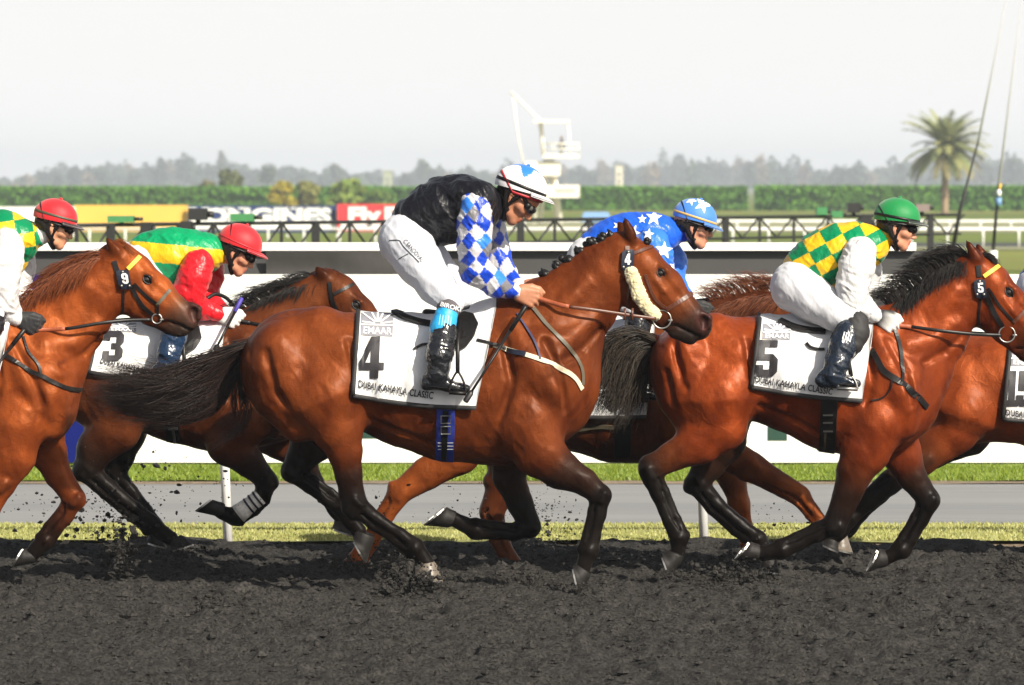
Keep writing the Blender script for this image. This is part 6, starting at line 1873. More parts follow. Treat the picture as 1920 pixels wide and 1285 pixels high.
def garment(name, parent, body, h, mat, cf, fold=0.005, ff=(18, 18, 18), seed=1, relax_n=1, clip=None, shear=0.0):
    V, Fq = body.mesh(h)
    if clip is not None:
        keep = clip(Q(V), V)
        Fq = Fq[keep[Fq].all(1)]
        used = np.unique(Fq); mp = np.full(len(V), -1); mp[used] = np.arange(len(used)); V = V[used]; Fq = mp[Fq]
    V = relax(V, Fq, relax_n, 0.4)
    NV = normals(V, Fq)
    p = V * np.array(ff) + shear * V[:, [2, 0, 1]] * np.array([1, 0, 0])
    w = noise(V * 6, seed + 9)[:, None] * 1.1
    # slanting creases: crests stretched along one direction, a second set crossing them
    pa = np.stack([(p[:, 0] + 0.8 * p[:, 2]) * 1.25, p[:, 1] * .8, (p[:, 2] - 0.8 * p[:, 0]) * 0.40], 1)
    pb = np.stack([(p[:, 0] - 0.5 * p[:, 2]) * 0.55, p[:, 1] * .8, (p[:, 2] + 0.5 * p[:, 0]) * 1.5], 1)
    r = 1 - 2.4 * np.abs(noise(pa + w, seed)) ** .8; r2 = 1 - 2.4 * np.abs(noise(pb + w * .8, seed + 1)) ** .8
    m = 0.5 + 0.5 * noise(V * 5, seed + 4)
    V = V + NV * (fold * (0.62 * r * (0.3 + m) + 0.5 * r2 * (1.2 - m) + 0.16 * noise(p * 3.1, seed + 2)))[:, None]
    col = cf(Q(V), V) if callable(cf) else np.tile(np.array(cf), (len(V), 1))
    o = mk(name, V, Fq, mat, parent, col=col)
    return o, V, Fq

def fist(b, w, d, n, yv, s=1.0, cp=SKIN, cfing=SKIN):
    """closed hand: four fingers of unequal length curled round the rein, thumb laid along the top"""
    y = Vector((0, yv, 0))
    av = (0.030, 0.010, -0.010, -0.029); ln = (0.092, 0.097, 0.092, 0.082); fl = (0.95, 1.05, 1.0, 0.82)
    b.chain3([(w - d * 0.03, 0.026 * s, 0.8, cp), (w + d * 0.02 * s, 0.027 * s, 0.7, cp)], k=0.02)
    kn = []
    for a, L in zip(av, ln):
        k = w + d * L * s + n * a * s
        kn.append(k)
        b.chain3([(w + d * 0.025 * s + n * a * 0.6 * s, 0.018 * s, 0.9, cp), (k, 0.0125 * s, 1.0, cfing)], k=0.010)
    for k, f in zip(kn, fl):
        p1 = k + (d * 0.50 + y * 0.78 - n * 0.25) * 0.038 * f * s
        p2 = p1 + (-d * 0.45 + y * 0.80 - n * 0.10) * 0.026 * f * s
        p3 = p2 + (-d * 0.95 + y * 0.05) * 0.020 * f * s
        b.chain3([(k, 0.0112 * s, 1, cfing), (p1, 0.0098 * s, 1, cfing), (p2, 0.0090 * s, 1, cfing), (p3, 0.0078 * s, 1, cfing)], k=0.003, kin=0.004)
    t0 = w + d * 0.025 * s + n * 0.026 * s + y * 0.008
    b.chain3([(t0, 0.016 * s, 1, cp), (w + (d * 0.062 + n * 0.044) * s + y * 0.016, 0.0125 * s, 1, cp), (w + (d * 0.095 + n * 0.046) * s + y * 0.024, 0.0105 * s, 1, cfing), (w + (d * 0.118 + n * 0.036) * s + y * 0.028, 0.0085 * s, 1, cfing)], k=0.008, kin=0.005)
    return kn

def rider(sp):
    Y = sp['Y']; qs = sp.get('q', 1.0)
    hip = sp['torso'][0]
    skin = sp.get('skin', SKIN)
    # ---------------- head frame
    ca, fa = sp['helmet'][0:2], math.radians(sp['face'])
    hr = sp['helmet'][2] * Y / FPX; hs = hr / 0.128
    f = Vector((math.cos(fa), 0, -math.sin(fa))); u = Vector((math.sin(fa), 0, math.cos(fa)))
    ha = math.radians(sp['helmet'][3]); hf = Vector((math.cos(ha), 0, -math.sin(ha))); hu = Vector((math.sin(ha), 0, math.cos(ha)))
    HC = P(ca[0], ca[1], Y + sp.get('hy', 0))
    C = HC - hu * 0.034 * hs
    yaw = sp.get('yaw', 0.0)
    yv = Vector((0, 1, 0))
    if yaw:
        f, yv = f * math.cos(yaw) - yv * math.sin(yaw), yv * math.cos(yaw) + f * math.sin(yaw)
    def H(a, b_, y=0.0): return C + (f * a + u * b_ + yv * y) * hs
    S = SKIN if skin is None else skin
    dk = tuple(0.72 * c for c in S); lip = (S[0] * 0.82, S[1] * 0.52, S[2] * 0.55); hairc = sp.get('hair', (0.015, 0.011, 0.009))
    def head(b):
        b.chain3([(H(-.028, .012), .086 * hs, .86, S), (H(.022, .018), .083 * hs, .86, S)], k=.02)
        b.chain3([(H(.040, -.022), .062 * hs, .88, S), (H(.050, -.070), .046 * hs, .86, S)], k=.03)
        for s in (1, -1):
            b.chain3([(H(-.004, -.062, s * .040), .024 * hs, 1, S), (H(.030, -.098, s * .030), .019 * hs, 1, S), (H(.066, -.112, s * .012), .018 * hs, 1, S)], k=.025)
            b.chain3([(H(.064, -.042, s * .038), .022 * hs, 1, tuple(1.06 * c for c in S)), (H(.045, -.040, s * .052), .020 * hs, 1, S)], k=.02)
            b.chain3([(H(.084, .016, s * .012), .013 * hs, 1, S), (H(.070, .016, s * .045), .013 * hs, 1, S)], k=.014)
            b.chain3([(H(.098, -.012, s * .032), .010 * hs, 1, dk)], op=-1, k=.010)
            b.chain3([(H(-.022, -.010, s * .078), .0115 * hs, .55, S), (H(-.012, -.034, s * .077), .0125 * hs, .5, S), (H(-.004, -.062, s * .073), .0085 * hs, .55, S)], k=.006)
            b.chain3([(H(-.012, -.022, s * .086), .007 * hs, .8, dk), (H(-.006, -.042, s * .084), .005 * hs, .8, dk)], op=-1, k=.004)
            b.chain3([(H(.106, -.054, s * .011), .0085 * hs, 1, S)], k=.006)
        b.chain3([(H(.076, -.112), .018 * hs, 1, S), (H(.070, -.118), .018 * hs, 1.2, S)], k=.016)
        b.chain3([(H(.092, .006), .009 * hs, 1, S), (H(.106, -.024), .0095 * hs, 1, S), (H(.118, -.049), .0115 * hs, 1, S)], k=.010)
        b.chain3([(H(.096, -.077), .0085 * hs, 2.2, lip)], k=.006)
        b.chain3([(H(.094, -.090), .0088 * hs, 2.0, lip)], k=.006)
        b.chain3([(H(.106, -.0838), .0032 * hs, 5.0, tuple(.5 * c for c in lip))], op=-1, k=.003)
    nk = sp['neck']
    # ---------------- the body, one continuous figure under the clothes
    b = Body(Y)
    b.chain(infl(sp['torso'], -0.012, Y), k=0.03, col=S, kin=0.03)
    b.chain3([(P(nk[0], nk[1], Y), nk[2] * Y / FPX, .85, S), (H(-.030, -.050), .056 * hs, .85, S)], k=.03)
    for leg in (sp['leg'], sp['leg_far']):
        b.chain(infl(leg, -0.010, Y), k=0.03, col=S)
    b.chain3([(H(-.02, 0), .070 * hs, .85, S), (H(.02, .0), .066 * hs, .85, S)], k=.02)
    hands = Body(Y)
    gl = sp.get('glove')
    cp, cfg = sp.get('handcol', (S, S))
    knu = {}
    hb_ = HO[sp['key']][1]
    for nm, side in (('hand', 1), ('hand_far', -1)):
        hd = sp[nm]; an = 'arm' if side > 0 else 'arm_far'; arm_ = list(sp[an]); wr = arm_[-1]; pr_ = arm_[-2]
        ys_ = [hb_.ysurf(wr[0] + hd[0] * f_, wr[1] + hd[1] * f_) for f_ in (0, .5, 1.0, 1.3)]
        if side > 0 and min(ys_) < -.01:
            yw = min(wr[3], min(ys_) - .035)
            arm_[-1] = wr[:3] + (yw,) + wr[4:]; arm_[-2] = pr_[:3] + (min(pr_[3], (yw + pr_[3]) / 2),) + pr_[4:]
            sp[an] = arm_; wr = arm_[-1]
        w = P(wr[0], wr[1], Y + wr[3]); dx, dy = hd
        L = math.hypot(dx, dy); d = Vector((dx / L, 0, -dy / L)); n = Vector((dy / L, 0, dx / L))
        knu[nm] = (w + d * .085, d, n)
        fist(hands, w, d, n, side, 1.12 if gl else 1.16, cp, cfg)
    for an in ('arm', 'arm_far'): b.chain(infl(sp[an], -0.012, Y), k=0.03, col=S)
    V, Fq = b.mesh(0.0135)
    C_ = b.colors(V, 0.006)
    hdb = Body(Y); hdb.chain3([(H(-.030, -.050), .055 * hs, .85, S), (P(nk[0], nk[1], Y).lerp(H(-.030, -.050), .5), nk[2] * .93 * Y / FPX, .85, S)], k=.03); head(hdb)
    Vd_, Fd_ = hdb.mesh(0.0050 * qs); C_ = np.concatenate([C_, hdb.colors(Vd_, 0.003)]); Fq = np.concatenate([Fq, Fd_ + len(V)]); V = np.concatenate([V, Vd_])
    # stubble-free shading of the scalp: hair colour where the hair shows under the helmet
    Vh, Fh = hands.mesh(0.0046 * qs)
    Vh = relax(Vh, Fh, 1, 0.3)
    base = P(hip[0], hip[1], Y)
    if gl is None:
        Ca = np.concatenate([C_, hands.colors(Vh, 0.003)])
        po = mk('person', np.concatenate([V, Vh]), np.concatenate([Fq, Fh + len(V)]), M['skin'], None, base, col=Ca)
    else:
        po = mk('person', V, Fq, M['skin'], None, base, col=C_)
        g = mk('gloves', Vh, Fh, cloth_mat('glove_fabric', 0.6, 0.1, 0.3, 40, 0.3), po, col=hands.colors(Vh, 0.003))
    tag(po, sp['label'], 'person', None)
    # hair at the nape
    hb = Body(Y)
    hb.chain3([(H(-.060, -.020), .052 * hs, 1.15, hairc), (H(-.062, -.060), .030 * hs, 1.5, hairc)], k=.02)
    for s in (1, -1): hb.chain3([(H(-.040, -.030, s * .050), .032 * hs, 1, hairc), (H(-.004, .002, s * .066), .022 * hs, 1, hairc)], k=.02)
    V, Fq = hb.mesh(0.007); mk('hair', V + normals(V, Fq) * .003 * noise(V * 90, 3)[:, None], Fq, M['hair'], po, col=np.tile(np.array(hairc), (len(V), 1)))
    # ---------------- helmet
    n1, n2 = 26, 64; Vd = []
    def dome(th, ph, k=1.0):
        return HC + (hf * (math.sin(ph) * math.cos(th) * .128 * k * (1.0 if math.cos(th) < 0 else 1.0)) + Vector((0, 1, 0)) * (math.sin(ph) * math.sin(th) * .106 * k) + hu * (math.cos(ph) * .108 * k)) * hs
    for i in range(n1 + 1):
        for k in range(n2):
            th = 2 * math.pi * k / n2
            pm = 1.72 + 0.16 * (0.5 - 0.5 * math.cos(th)) - .05
            Vd.append(dome(th, pm * i / n1))
    Fd = [(i*n2 + k, (i+1)*n2 + k, (i+1)*n2 + (k+1) % n2, i*n2 + (k+1) % n2) for i in range(n1) for k in range(n2)]
    va = np.array(Vd); lc = (va - np.array(HC)) / hs
    lf, lu, ly = lc @ np.array(hf), lc @ np.array(hu), lc[:, 1]
    col = sp['helmet_col'](lf, lu, ly)
    he = mk('helmet', va, Fd, M['helmet_cloth'], po, col=col)
    mb = MB(); rows = []
    m = 25
    for j in range(4):
        t_ = j / 3
        for k in range(m):
            th = -1.15 + 2.3 * k / (m - 1)
            ext = 0.050 * math.cos(th * 1.15) ** 0.7 if abs(th * 1.15) < 1.56 else 0
            pm = 1.60
            q = dome(th, pm, 1.0)
            rows.append(q + (hf * (math.cos(th) * ext * t_) + Vector((0, math.sin(th) * ext * .5 * t_, 0)) - hu * (0.014 * t_ * t_ + .004)) * hs)
    fs = [(j*m + k, j*m + k + 1, (j+1)*m + k + 1, (j+1)*m + k) for j in range(3) for k in range(m - 1)]
    v2 = [p - hu * .006 * hs for p in rows]; nn = len(rows)
    fs2 = [tuple(q + nn for q in t)[::-1] for t in fs]
    loop = [k for k in range(m)] + [j*m + m - 1 for j in range(1, 4)] + [3*m + k for k in range(m - 2, -1, -1)] + [j*m for j in range(2, -1, -1)]
    sd = [(a, b_, b_ + nn, a + nn) for a, b_ in zip(loop[:-1], loop[1:])]
    pk = mk('peak', rows + v2, fs + fs2 + sd, M['helmet_cloth'], he, col=np.tile(np.array(sp['peak_col']), (2 * nn, 1)))
    mb = MB(); mb.ball(HC + hu * .110 * hs, (.010, .010, .007)); mb.mk('button', M['helmet_cloth'], he, col=np.tile(np.array(sp.get('button_col', sp['peak_col'])), (len(mb.v), 1)))
    def band(name, tilt_a, height, w, mat, k=1.012, par=None):
        """strap round the dome in a tilted plane"""
        mb = MB(); pts = []
        for q in range(49):
            th = 2 * math.pi * q / 48
            # find the angle from the top where the plane cuts the dome
            lo_, hi_ = 0.2, 1.85
            for _ in range(22):
                md = (lo_ + hi_) / 2; p_ = dome(th, md) - HC
                if p_.dot(hu) / hs - (height + tilt_a * p_.dot(hf) / hs) > 0: lo_ = md
                else: hi_ = md
            pts.append((dome(th, lo_, k), dome(th, lo_ + w / .115, k), dome(th, lo_ + w / .115, k - .012), dome(th, lo_, k - .012)))
        v = [p for t in pts for p in t]; f_ = []
        for q in range(48):
            for c in range(4): f_.append((q*4 + c, (q+1)*4 + c, (q+1)*4 + (c+1) % 4, q*4 + (c+1) % 4))
        return mk(name, v, f_, mat, par or he)
    for q in sp.get('bands', []): band(*q)
    # harness: strap in front of the ear and under the chin
    for s in (1, -1):
        pts = [H(.006, .030, s * .084), H(.008, -.010, s * .086), H(-.002, -.060, s * .072), H(.008, -.100, s * .056), H(.036, -.132, s * .026), H(.044, -.138, 0)]
        tube_obj('chin_strap', pts, .012 * hs, M['leather'], he, 8, .55)
        pts = [H(-.055, .010, s * .078), H(-.040, -.045, s * .074), H(-.010, -.080, s * .066), H(.020, -.096, s * .058)]
        tube_obj('chin_strap', pts, .012 * hs, M['leather'], he, 8, .55)
    # goggles
    gb = Body(Y)
    gk = BLKC
    gb.chain3([(H(.070, -.010, -.058), .019 * hs, 1, gk), (H(.094, -.010, -.030), .021 * hs, 1, gk), (H(.103, -.006, 0), .015 * hs, 1, gk), (H(.094, -.010, .030), .021 * hs, 1, gk), (H(.070, -.010, .058), .019 * hs, 1, gk)], k=.01)
    V, Fq = gb.mesh(0.005); go = mk('goggles', V, Fq, M['leather'], po)
    for s in (1, -1):
        lb = Body(Y); lb.chain3([(H(.082, -.009, s * .052), .0165 * hs, 1, gk), (H(.101, -.010, s * .030), .0165 * hs, 1, gk)], k=.01)
        V, Fq = lb.mesh(0.005); mk('lens', V, Fq, M[sp.get('lens', 'lens')], go)
        tube_obj('goggle_strap', [H(.066, -.006, s * .066), H(.030, .004, s * .088), H(-.02, .016, s * .094)], .010 * hs, M['leather'], go, 8, .3)
    # ---------------- clothes
    hj = sp.get('hj', 0.0065)
    jb = Body(Y); jb.chain(infl(sp.get('jersey', sp['torso']), 0.008, Y), k=0.03, kin=0.04)
    for q in sp.get('jersey_extra', []): jb.chain(infl(q, 0.006, Y), k=0.03)
    jb.chain3([(P(nk[0], nk[1], Y), (nk[2] + 3) * Y / FPX, .85, (1, 1, 1)), (P(nk[0], nk[1], Y).lerp(H(-.030, -.050), .45), (nk[2] + 2) * Y / FPX, .85, (1, 1, 1))], k=.025)
    jn, JV, JF = garment(sp.get('jersey_name', 'jersey'), po, jb, hj * qs, sp.get('jersey_mat', M['satin']), sp['jersey_col'], sp.get('fold', .006), (16, 16, 16), 3, clip=sp.get('jersey_clip'))
    jbv = bvh_of(JV, JF)
    if 'collar' in sp:
        cb = Body(Y); a = P(nk[0], nk[1], Y).lerp(H(-.030, -.050), .40); c_ = P(nk[0], nk[1], Y).lerp(H(-.030, -.050), .62)
        cb.chain3([(a, (nk[2] + 4) * Y / FPX, .85, (1, 1, 1)), (c_, (nk[2] + 3.4) * Y / FPX, .85, (1, 1, 1))], k=.01)
        garment('collar', po, cb, .007 * qs, M['satin'], sp['collar'], .002, seed=5)
    SV = {}
    for nm, arm in (('near', sp['arm']), ('far', sp['arm_far'])):
        sb = Body(Y); ist = infl(arm, .004, Y)
        ist = [(q[0], q[1], q[2] + (sp.get('puff', 3) if 0 < i < len(ist) - 1 else 0)) + tuple(q[3:]) for i, q in enumerate(ist)]
        sb.chain(ist, k=.02, kin=.02)
        wr = ist[-1]; pr = ist[-2]
        so, V, Fq = garment('sleeve', po, sb, (.0062 if nm == 'near' else .0085) * qs, M['satin'], sp['sleeve_col'], .0065, (24, 20, 24), 7 if nm == 'near' else 8)
        SV[nm] = (so, bvh_of(V, Fq))
        cb = Body(Y); a_ = .88
        cx, cy = wr[0], wr[1]; px_, py_ = pr[0] + (wr[0] - pr[0]) * .86, pr[1] + (wr[1] - pr[1]) * .86
        cb.chain([(px_, py_, wr[2] + 2.6, wr[3], 1), (cx + (cx - px_) * .2, cy + (cy - py_) * .2, wr[2] + 1.0, wr[3], 1)], k=.01)
        garment('cuff', po, cb, .007 * qs, M['satin'], sp.get('cuff_col', sp['sleeve_col']), .003, (30, 30, 30), 9)
    bb = Body(Y)
    bb.chain(infl(sp['breech'], .006, Y), k=.03, kin=.03)
    for leg in (sp['leg'], sp['leg_far']):
        k_ = sp['nleg']
        bb.chain(infl(leg[:k_], .006, Y), k=.05, kin=.03)
    bo, V, Fq = garment('breeches', po, bb, .0078 * qs, M['cotton'], sp.get('breech_col', WHT), .0032, (22, 22, 14), 12, shear=8)
    brv = bvh_of(V, Fq)
    boots = []
    for leg, foot in ((sp['leg'], sp['foot']), (sp['leg_far'], sp['foot_far'])):
        tb_ = Body(Y)
        st = infl(leg[sp.get('bstart', sp['nleg'] - 1):], .006, Y)
        yo = leg[-1][3]
        tb_.chain(st, k=.02, kin=.02)
        (hx, hy), (tx, ty), r1, r2 = foot
        ax, ay = leg[-1][0], leg[-1][1]
        tb_.chain([(ax, ay, leg[-1][2] + 1, yo, .9), (hx + 6, hy - 6, r1, yo, .9), ((hx + tx) / 2 + 3, (hy + ty) / 2 - 5, r2 + 3, yo, 1.05), (tx - 6, ty - 3, r2, yo, 1.15)], k=.02, kin=.02)
        o, V, Fq = garment('boot', po, tb_, .0062 * qs, M['boot'], sp.get('boot_col', (0.010, 0.011, 0.014)), .0042, (20, 20, 34), 15)
        boots.append((o, bvh_of(V, Fq)))
        mb = MB(); s0 = P(hx, hy, Y + yo); s1 = P(tx, ty, Y + yo)
        mb.tube([s0, s0.lerp(s1, .3), s0.lerp(s1, .7), s1], [.034, .034, .042, .026], 12, 1.0, axis=(0, 1, 0))
        vv = np.array(mb.v); mid = np.array((s0 + s1) / 2); up = (s1 - s0).cross(Vector((0, 1, 0))).normalized()
        d_ = (vv - mid) @ np.array(up); vv = vv - np.outer(d_ * .80, np.array(up))
        mk('sole', vv, mb.f, M['leather'], o, smooth=False)
    return dict(o=po, jersey=jn, jbv=jbv, sleeves=SV, br=brv, bo=bo, boots=boots, knu=knu, wy=sp['arm'][-1][3] + .01, H=H, helmet=he, hbv=bvh_obj(he), Y=Y)

def checker(ox, oy, ang, sq, c1, c2, sq2=None):
    ca, sa = math.cos(ang), math.sin(ang); sq2 = sq2 or sq
    def f(q, V):
        a = (q[:, 0] - ox) * ca + (q[:, 1] - oy) * sa; b = -(q[:, 0] - ox) * sa + (q[:, 1] - oy) * ca
        k = (np.floor(a / sq) + np.floor(b / sq2)).astype(int) % 2
        return np.where(k[:, None] == 0, np.array(c1)[None], np.array(c2)[None])
    return f
def diamonds(q, V):
    """blue and silver lozenges on white"""
    wob = np.stack([noise(V * 9, 3), noise(V * 9, 4)], 1) * 8.5
    a = (q[:, 0] + wob[:, 0] - 891) / 14.5; b = (q[:, 1] + wob[:, 1] - 415) / 17.0
    i = np.round(a); j = np.round(b)
    odd = ((i + j).astype(int) % 2) == 0
    d = np.abs(a - i) + np.abs(b - j)
    t_ = np.floor((a + b) / 2) ; s_ = np.floor((a - b) / 2)
    u = (a + b) / 2; v = (a - b) / 2
    k1 = np.floor(u).astype(int); k2 = np.floor(v).astype(int)
    par = (k1 + k2) % 2; tri = (k1 * 2 + k2) % 5
    col = np.where(par[:, None] == 0, np.array(ROY)[None], np.array(GRY)[None] * 1.05)
    col = np.where(((par == 0) & (tri == 1))[:, None], np.array(SKYB)[None], col)
    col = np.where(((par == 1) & (tri == 3))[:, None], np.array((.16, .155, .17))[None], col)
    e = np.minimum(np.abs(u - np.round(u)), np.abs(v - np.round(v)))
    return col
def stripes(q, V):
    t_ = q[:, 1] - (440 + 0.10 * (q[:, 0] - 290))
    c = np.where((t_ < 16)[:, None], np.array(GRN)[None] * 1.35, np.where((t_ < 52)[:, None], np.array(YEL)[None], np.array(GRN)[None] * 1.35))
    return c
def solid(c): return lambda q, V: np.tile(np.array(c), (len(V), 1))
def hsolid(c): return lambda lf, lu, ly: np.tile(np.array(c), (len(lf), 1))
def h_r4(lf, lu, ly):
    a = np.arctan2(ly, lf); r = np.hypot(lf, ly)
    edge = .074 + .020 * np.cos(a * 4)
    return np.where(((r < edge) & (lu > 0))[:, None], np.array((0.01, 0.16, 0.66))[None], np.array((.78, .76, .78))[None])

L0 = 0.0
R4 = dict(Y=24.0, label='jockey in a black body with blue diamond sleeves and white helmet, on number 4', skin=SKIN2,
  torso=[(765,440,44,0,1.0),(790,418,47,0,1.05),(830,392,50,0,1.15),(868,380,48,0,1.25),(900,380,38,0,1.35)],
  jersey=[(788,415,50,0,1.05),(830,394,55,0,1.15),(868,388,54,0,1.25),(900,386,42,0,1.35)],
  jersey_extra=[[(870,360,22,-.15),(900,368,26,-.17),(895,390,30,-.18)],[(870,360,22,.15),(900,368,26,.17)],[(800,440,20,-.04),(840,436,20,-.04)]],
  neck=(925,385,20), helmet=(977,351,50,19), face=46,
  arm=[(893,384,29,-.19,1),(891,420,28,-.21,1),(889,460,27,-.22,1),(890,505,25,-.22,1),(928,534,19,-.17,1),(964,547,12,-.10,1)],
  arm_far=[(905,390,28,.19,1),(918,430,26,.21,1),(930,480,24,.21,1),(950,520,18,.14,1),(975,540,12,.05,1)],
  hand=(34,12), hand_far=(30,6),
  breech=[(764,442,45,0,1.0),(786,428,44,0,1.0)],
  leg=[(758,452,46,-.09,1),(786,492,40,-.15,1),(818,536,32,-.20,1),(846,566,23,-.24,1),(840,590,20,-.27,1),(832,622,23,-.30,1),(824,664,23,-.33,1),(821,700,19,-.34,1)],
  leg_far=[(764,455,44,.09,1),(800,490,38,.15,1),(838,530,30,.20,1),(862,562,22,.24,1),(856,592,19,.27,1),(846,630,22,.30,1),(836,668,20,.33,1),(830,700,17,.34,1)],
  nleg=4, bstart=5, foot=((796,724),(880,732),13,8), foot_far=((806,722),(880,730),13,8),
  helmet_col=h_r4, peak_col=(.64,.62,.64), button_col=(0.01,0.16,0.66), lens='lens_pale',
  bands=[('rim_band', -0.05, .012, .016, M['leather']), ('red_strap', -1.0, -.062, .014, M['red_trim'])],
  jersey_col=solid((.005,.005,.008)), fold=.008, sleeve_col=diamonds, puff=2.5, collar=solid((.012,.012,.015)), breech_col=(.56,.58,.64))
R5 = dict(Y=24.7, label='jockey in green and yellow checks with green helmet, on number 5',
  torso=[(1490,530,44,0,1.0),(1528,498,45,0,1.05),(1572,470,44,0,1.15),(1610,458,38,0,1.3),(1632,456,30,0,1.35)],
  jersey=[(1516,506,44,0,1.02),(1540,490,49,0,1.08),(1574,474,49,0,1.15),(1610,464,42,0,1.3),(1632,460,32,0,1.35)],
  jersey_extra=[[(1545,515,24,-.03),(1580,520,22,-.03)],[(1490,496,14,-.03),(1512,516,16,-.06),(1540,532,14,-.07)]],
  neck=(1648,448,19), helmet=(1682,408,44,8), face=14, skin=(0.56,0.25,0.15), yaw=-.12,
  arm=[(1612,474,30,-.18,1),(1606,504,29,-.20,1),(1598,536,27,-.21,1),(1598,562,24,-.21,1),(1620,580,18,-.15,1),(1641,592,12,-.08,1)],
  arm_far=[(1622,474,28,.18,1),(1622,510,26,.20,1),(1620,548,22,.19,1),(1640,574,16,.12,1),(1652,590,12,.05,1)],
  hand=(30,16), hand_far=(30,12), glove=True, handcol=((.02,.02,.022),(.70,.68,.66)),
  breech=[(1494,534,44,0,1.0),(1512,520,42,0,1.0)],
  leg=[(1492,540,45,-.09,1),(1530,566,38,-.15,1),(1568,588,30,-.21,1),(1602,604,22,-.25,1),(1590,622,23,-.275,1),(1580,650,24,-.30,1),(1568,684,20,-.33,1),(1560,704,19,-.34,1)],
  leg_far=[(1500,542,42,.09,1),(1545,566,36,.15,1),(1590,588,28,.21,1),(1620,606,21,.25,1),(1612,626,21,.27,1),(1600,660,20,.30,1),(1586,690,17,.33,1),(1580,710,16,.34,1)],
  nleg=4, bstart=4, foot=((1536,718),(1612,722),13,8), foot_far=((1560,734),(1622,742),13,8),
  helmet_col=hsolid((0.0,.20,.045)), peak_col=(.008,.02,.012), button_col=(0.0,.20,.045),
  bands=[('rim_band', -0.05, .006, .016, M['leather']), ('harness_strap', -1.5, -.11, .009, M['leather'])],
  jersey_name='checked_vest', jersey_col=checker(1560,478,-0.50,36,GRN,YEL,25), hj=.0052, sleeve_col=solid(WHT), puff=3, collar=solid((.62,.36,.01)), breech_col=(.57,.58,.62), boot_col=(.012,.018,.03))
R9 = dict(Y=24.3, label='jockey with red helmet, white sleeves and checked vest at the left edge', skin=(0.60,0.29,0.17),
  torso=[(-130,500,46,0,1.0),(-85,470,46,0,1.05),(-40,446,46,0,1.15),(5,438,40,0,1.3),(35,440,32,0,1.35)],
  jersey=[(-110,488,48,0,1.02),(-80,470,50,0,1.08),(-40,450,50,0,1.15),(5,444,44,0,1.3),(38,448,34,0,1.35)],
  jersey_extra=[[(35,470,26,0),(25,495,20,0)]],
  neck=(66,442,19), helmet=(104,408,42,16), face=18, yaw=-.25,
  arm=[(12,462,32,-.18,1),(6,495,31,-.20,1),(0,530,30,-.21,1),(0,566,26,-.20,1),(14,584,20,-.14,1),(30,597,13,-.08,1)],
  arm_far=[(36,470,28,.18,1),(34,505,25,.19,1),(28,545,23,.17,1),(34,574,18,.11,1),(44,592,13,.05,1)],
  hand=(28,12), hand_far=(30,8), glove=True, handcol=((.016,.016,.018),(.016,.016,.018)),
  breech=[(-130,505,46,0,1.0),(-110,490,44,0,1.0)],
  leg=[(-128,512,46,-.09,1),(-85,545,40,-.15,1),(-45,570,31,-.21,1),(-14,592,23,-.25,1),(-20,612,24,-.27,1),(-34,645,23,-.30,1),(-50,680,20,-.33,1),(-58,700,19,-.34,1)],
  leg_far=[(-124,514,44,.09,1),(-75,545,38,.15,1),(-30,570,29,.21,1),(2,592,22,.25,1),(-6,616,22,.27,1),(-20,650,21,.30,1),(-36,684,18,.33,1),(-44,704,17,.34,1)],
  nleg=4, foot=((-84,716),(-4,722),13,8), foot_far=((-70,726),(0,732),13,8),
  helmet_col=hsolid(RED), peak_col=(.03,.008,.01), button_col=RED,
  bands=[('rim_band', 0.0, .020, .016, M['olive_strap']), ('harness_strap', -1.8, -.12, .008, M['leather'])], lens='lens_pale',
  jersey_name='checked_vest', jersey_col=checker(30,440,-0.15,34,YEL,GRN,27), hj=.0052, sleeve_col=solid((.60,.59,.60)), puff=4, collar=solid((.66,.66,.67)), breech_col=(.58,.59,.63))
R3 = dict(q=1.12, Y=25.7, label='jockey with red helmet, red sleeves and green and yellow stripes, on number 3', skin=(0.56,0.25,0.15),
  torso=[(262,486,40,0,1.0),(292,478,43,0,1.05),(330,474,43,0,1.15),(366,472,37,0,1.3),(388,470,29,0,1.35)],
  jersey=[(278,484,43,0,1.02),(300,482,47,0,1.08),(332,480,48,0,1.15),(366,478,40,0,1.3),(390,474,31,0,1.35)],
  jersey_extra=[[(300,505,28,-.04),(328,522,25,-.05),(350,515,22,-.02)]],
  neck=(405,470,18), helmet=(450,456,43,22), face=30, yaw=-.1,
  arm=[(372,496,28,-.18,1),(364,520,27,-.20,1),(354,548,26,-.20,1),(352,568,22,-.19,1),(380,580,17,-.13,1),(408,588,12,-.07,1)],
  arm_far=[(392,492,26,.18,1),(392,520,24,.19,1),(384,552,21,.17,1),(400,574,16,.11,1),(422,588,12,.05,1)],
  hand=(30,12), hand_far=(30,8), glove=True, handcol=((.72,.68,.66),(.72,.68,.66)),
  breech=[(262,492,41,0,1.0),(278,484,40,0,1.0)],
  leg=[(260,502,37,-.09,1),(278,548,34,-.15,1),(302,578,27,-.21,1),(334,594,21,-.25,1),(334,602,22,-.27,1),(326,632,22,-.30,1),(316,666,19,-.33,1),(314,688,18,-.34,1)],
  leg_far=[(262,504,37,.09,1),(288,548,32,.15,1),(318,574,27,.21,1),(350,590,20,.25,1),(348,606,20,.27,1),(340,636,20,.30,1),(330,668,18,.33,1),(326,690,17,.34,1)],
  nleg=4, foot=((292,702),(362,710),13,8), foot_far=((300,704),(366,712),12,8),
  helmet_col=hsolid(RED), peak_col=(.50,.010,.018), button_col=RED, lens='lens_pale',
  bands=[('harness_strap', -3.4, -.18, .009, M['leather']), ('rim_band', -0.03, .004, .008, M['red_trim'])],
  jersey_col=stripes, hj=.0055, sleeve_col=solid(RED), puff=2, collar=solid((.70,.68,.68)), breech_col=(.57,.58,.63), boot_col=(.012,.03,.07))
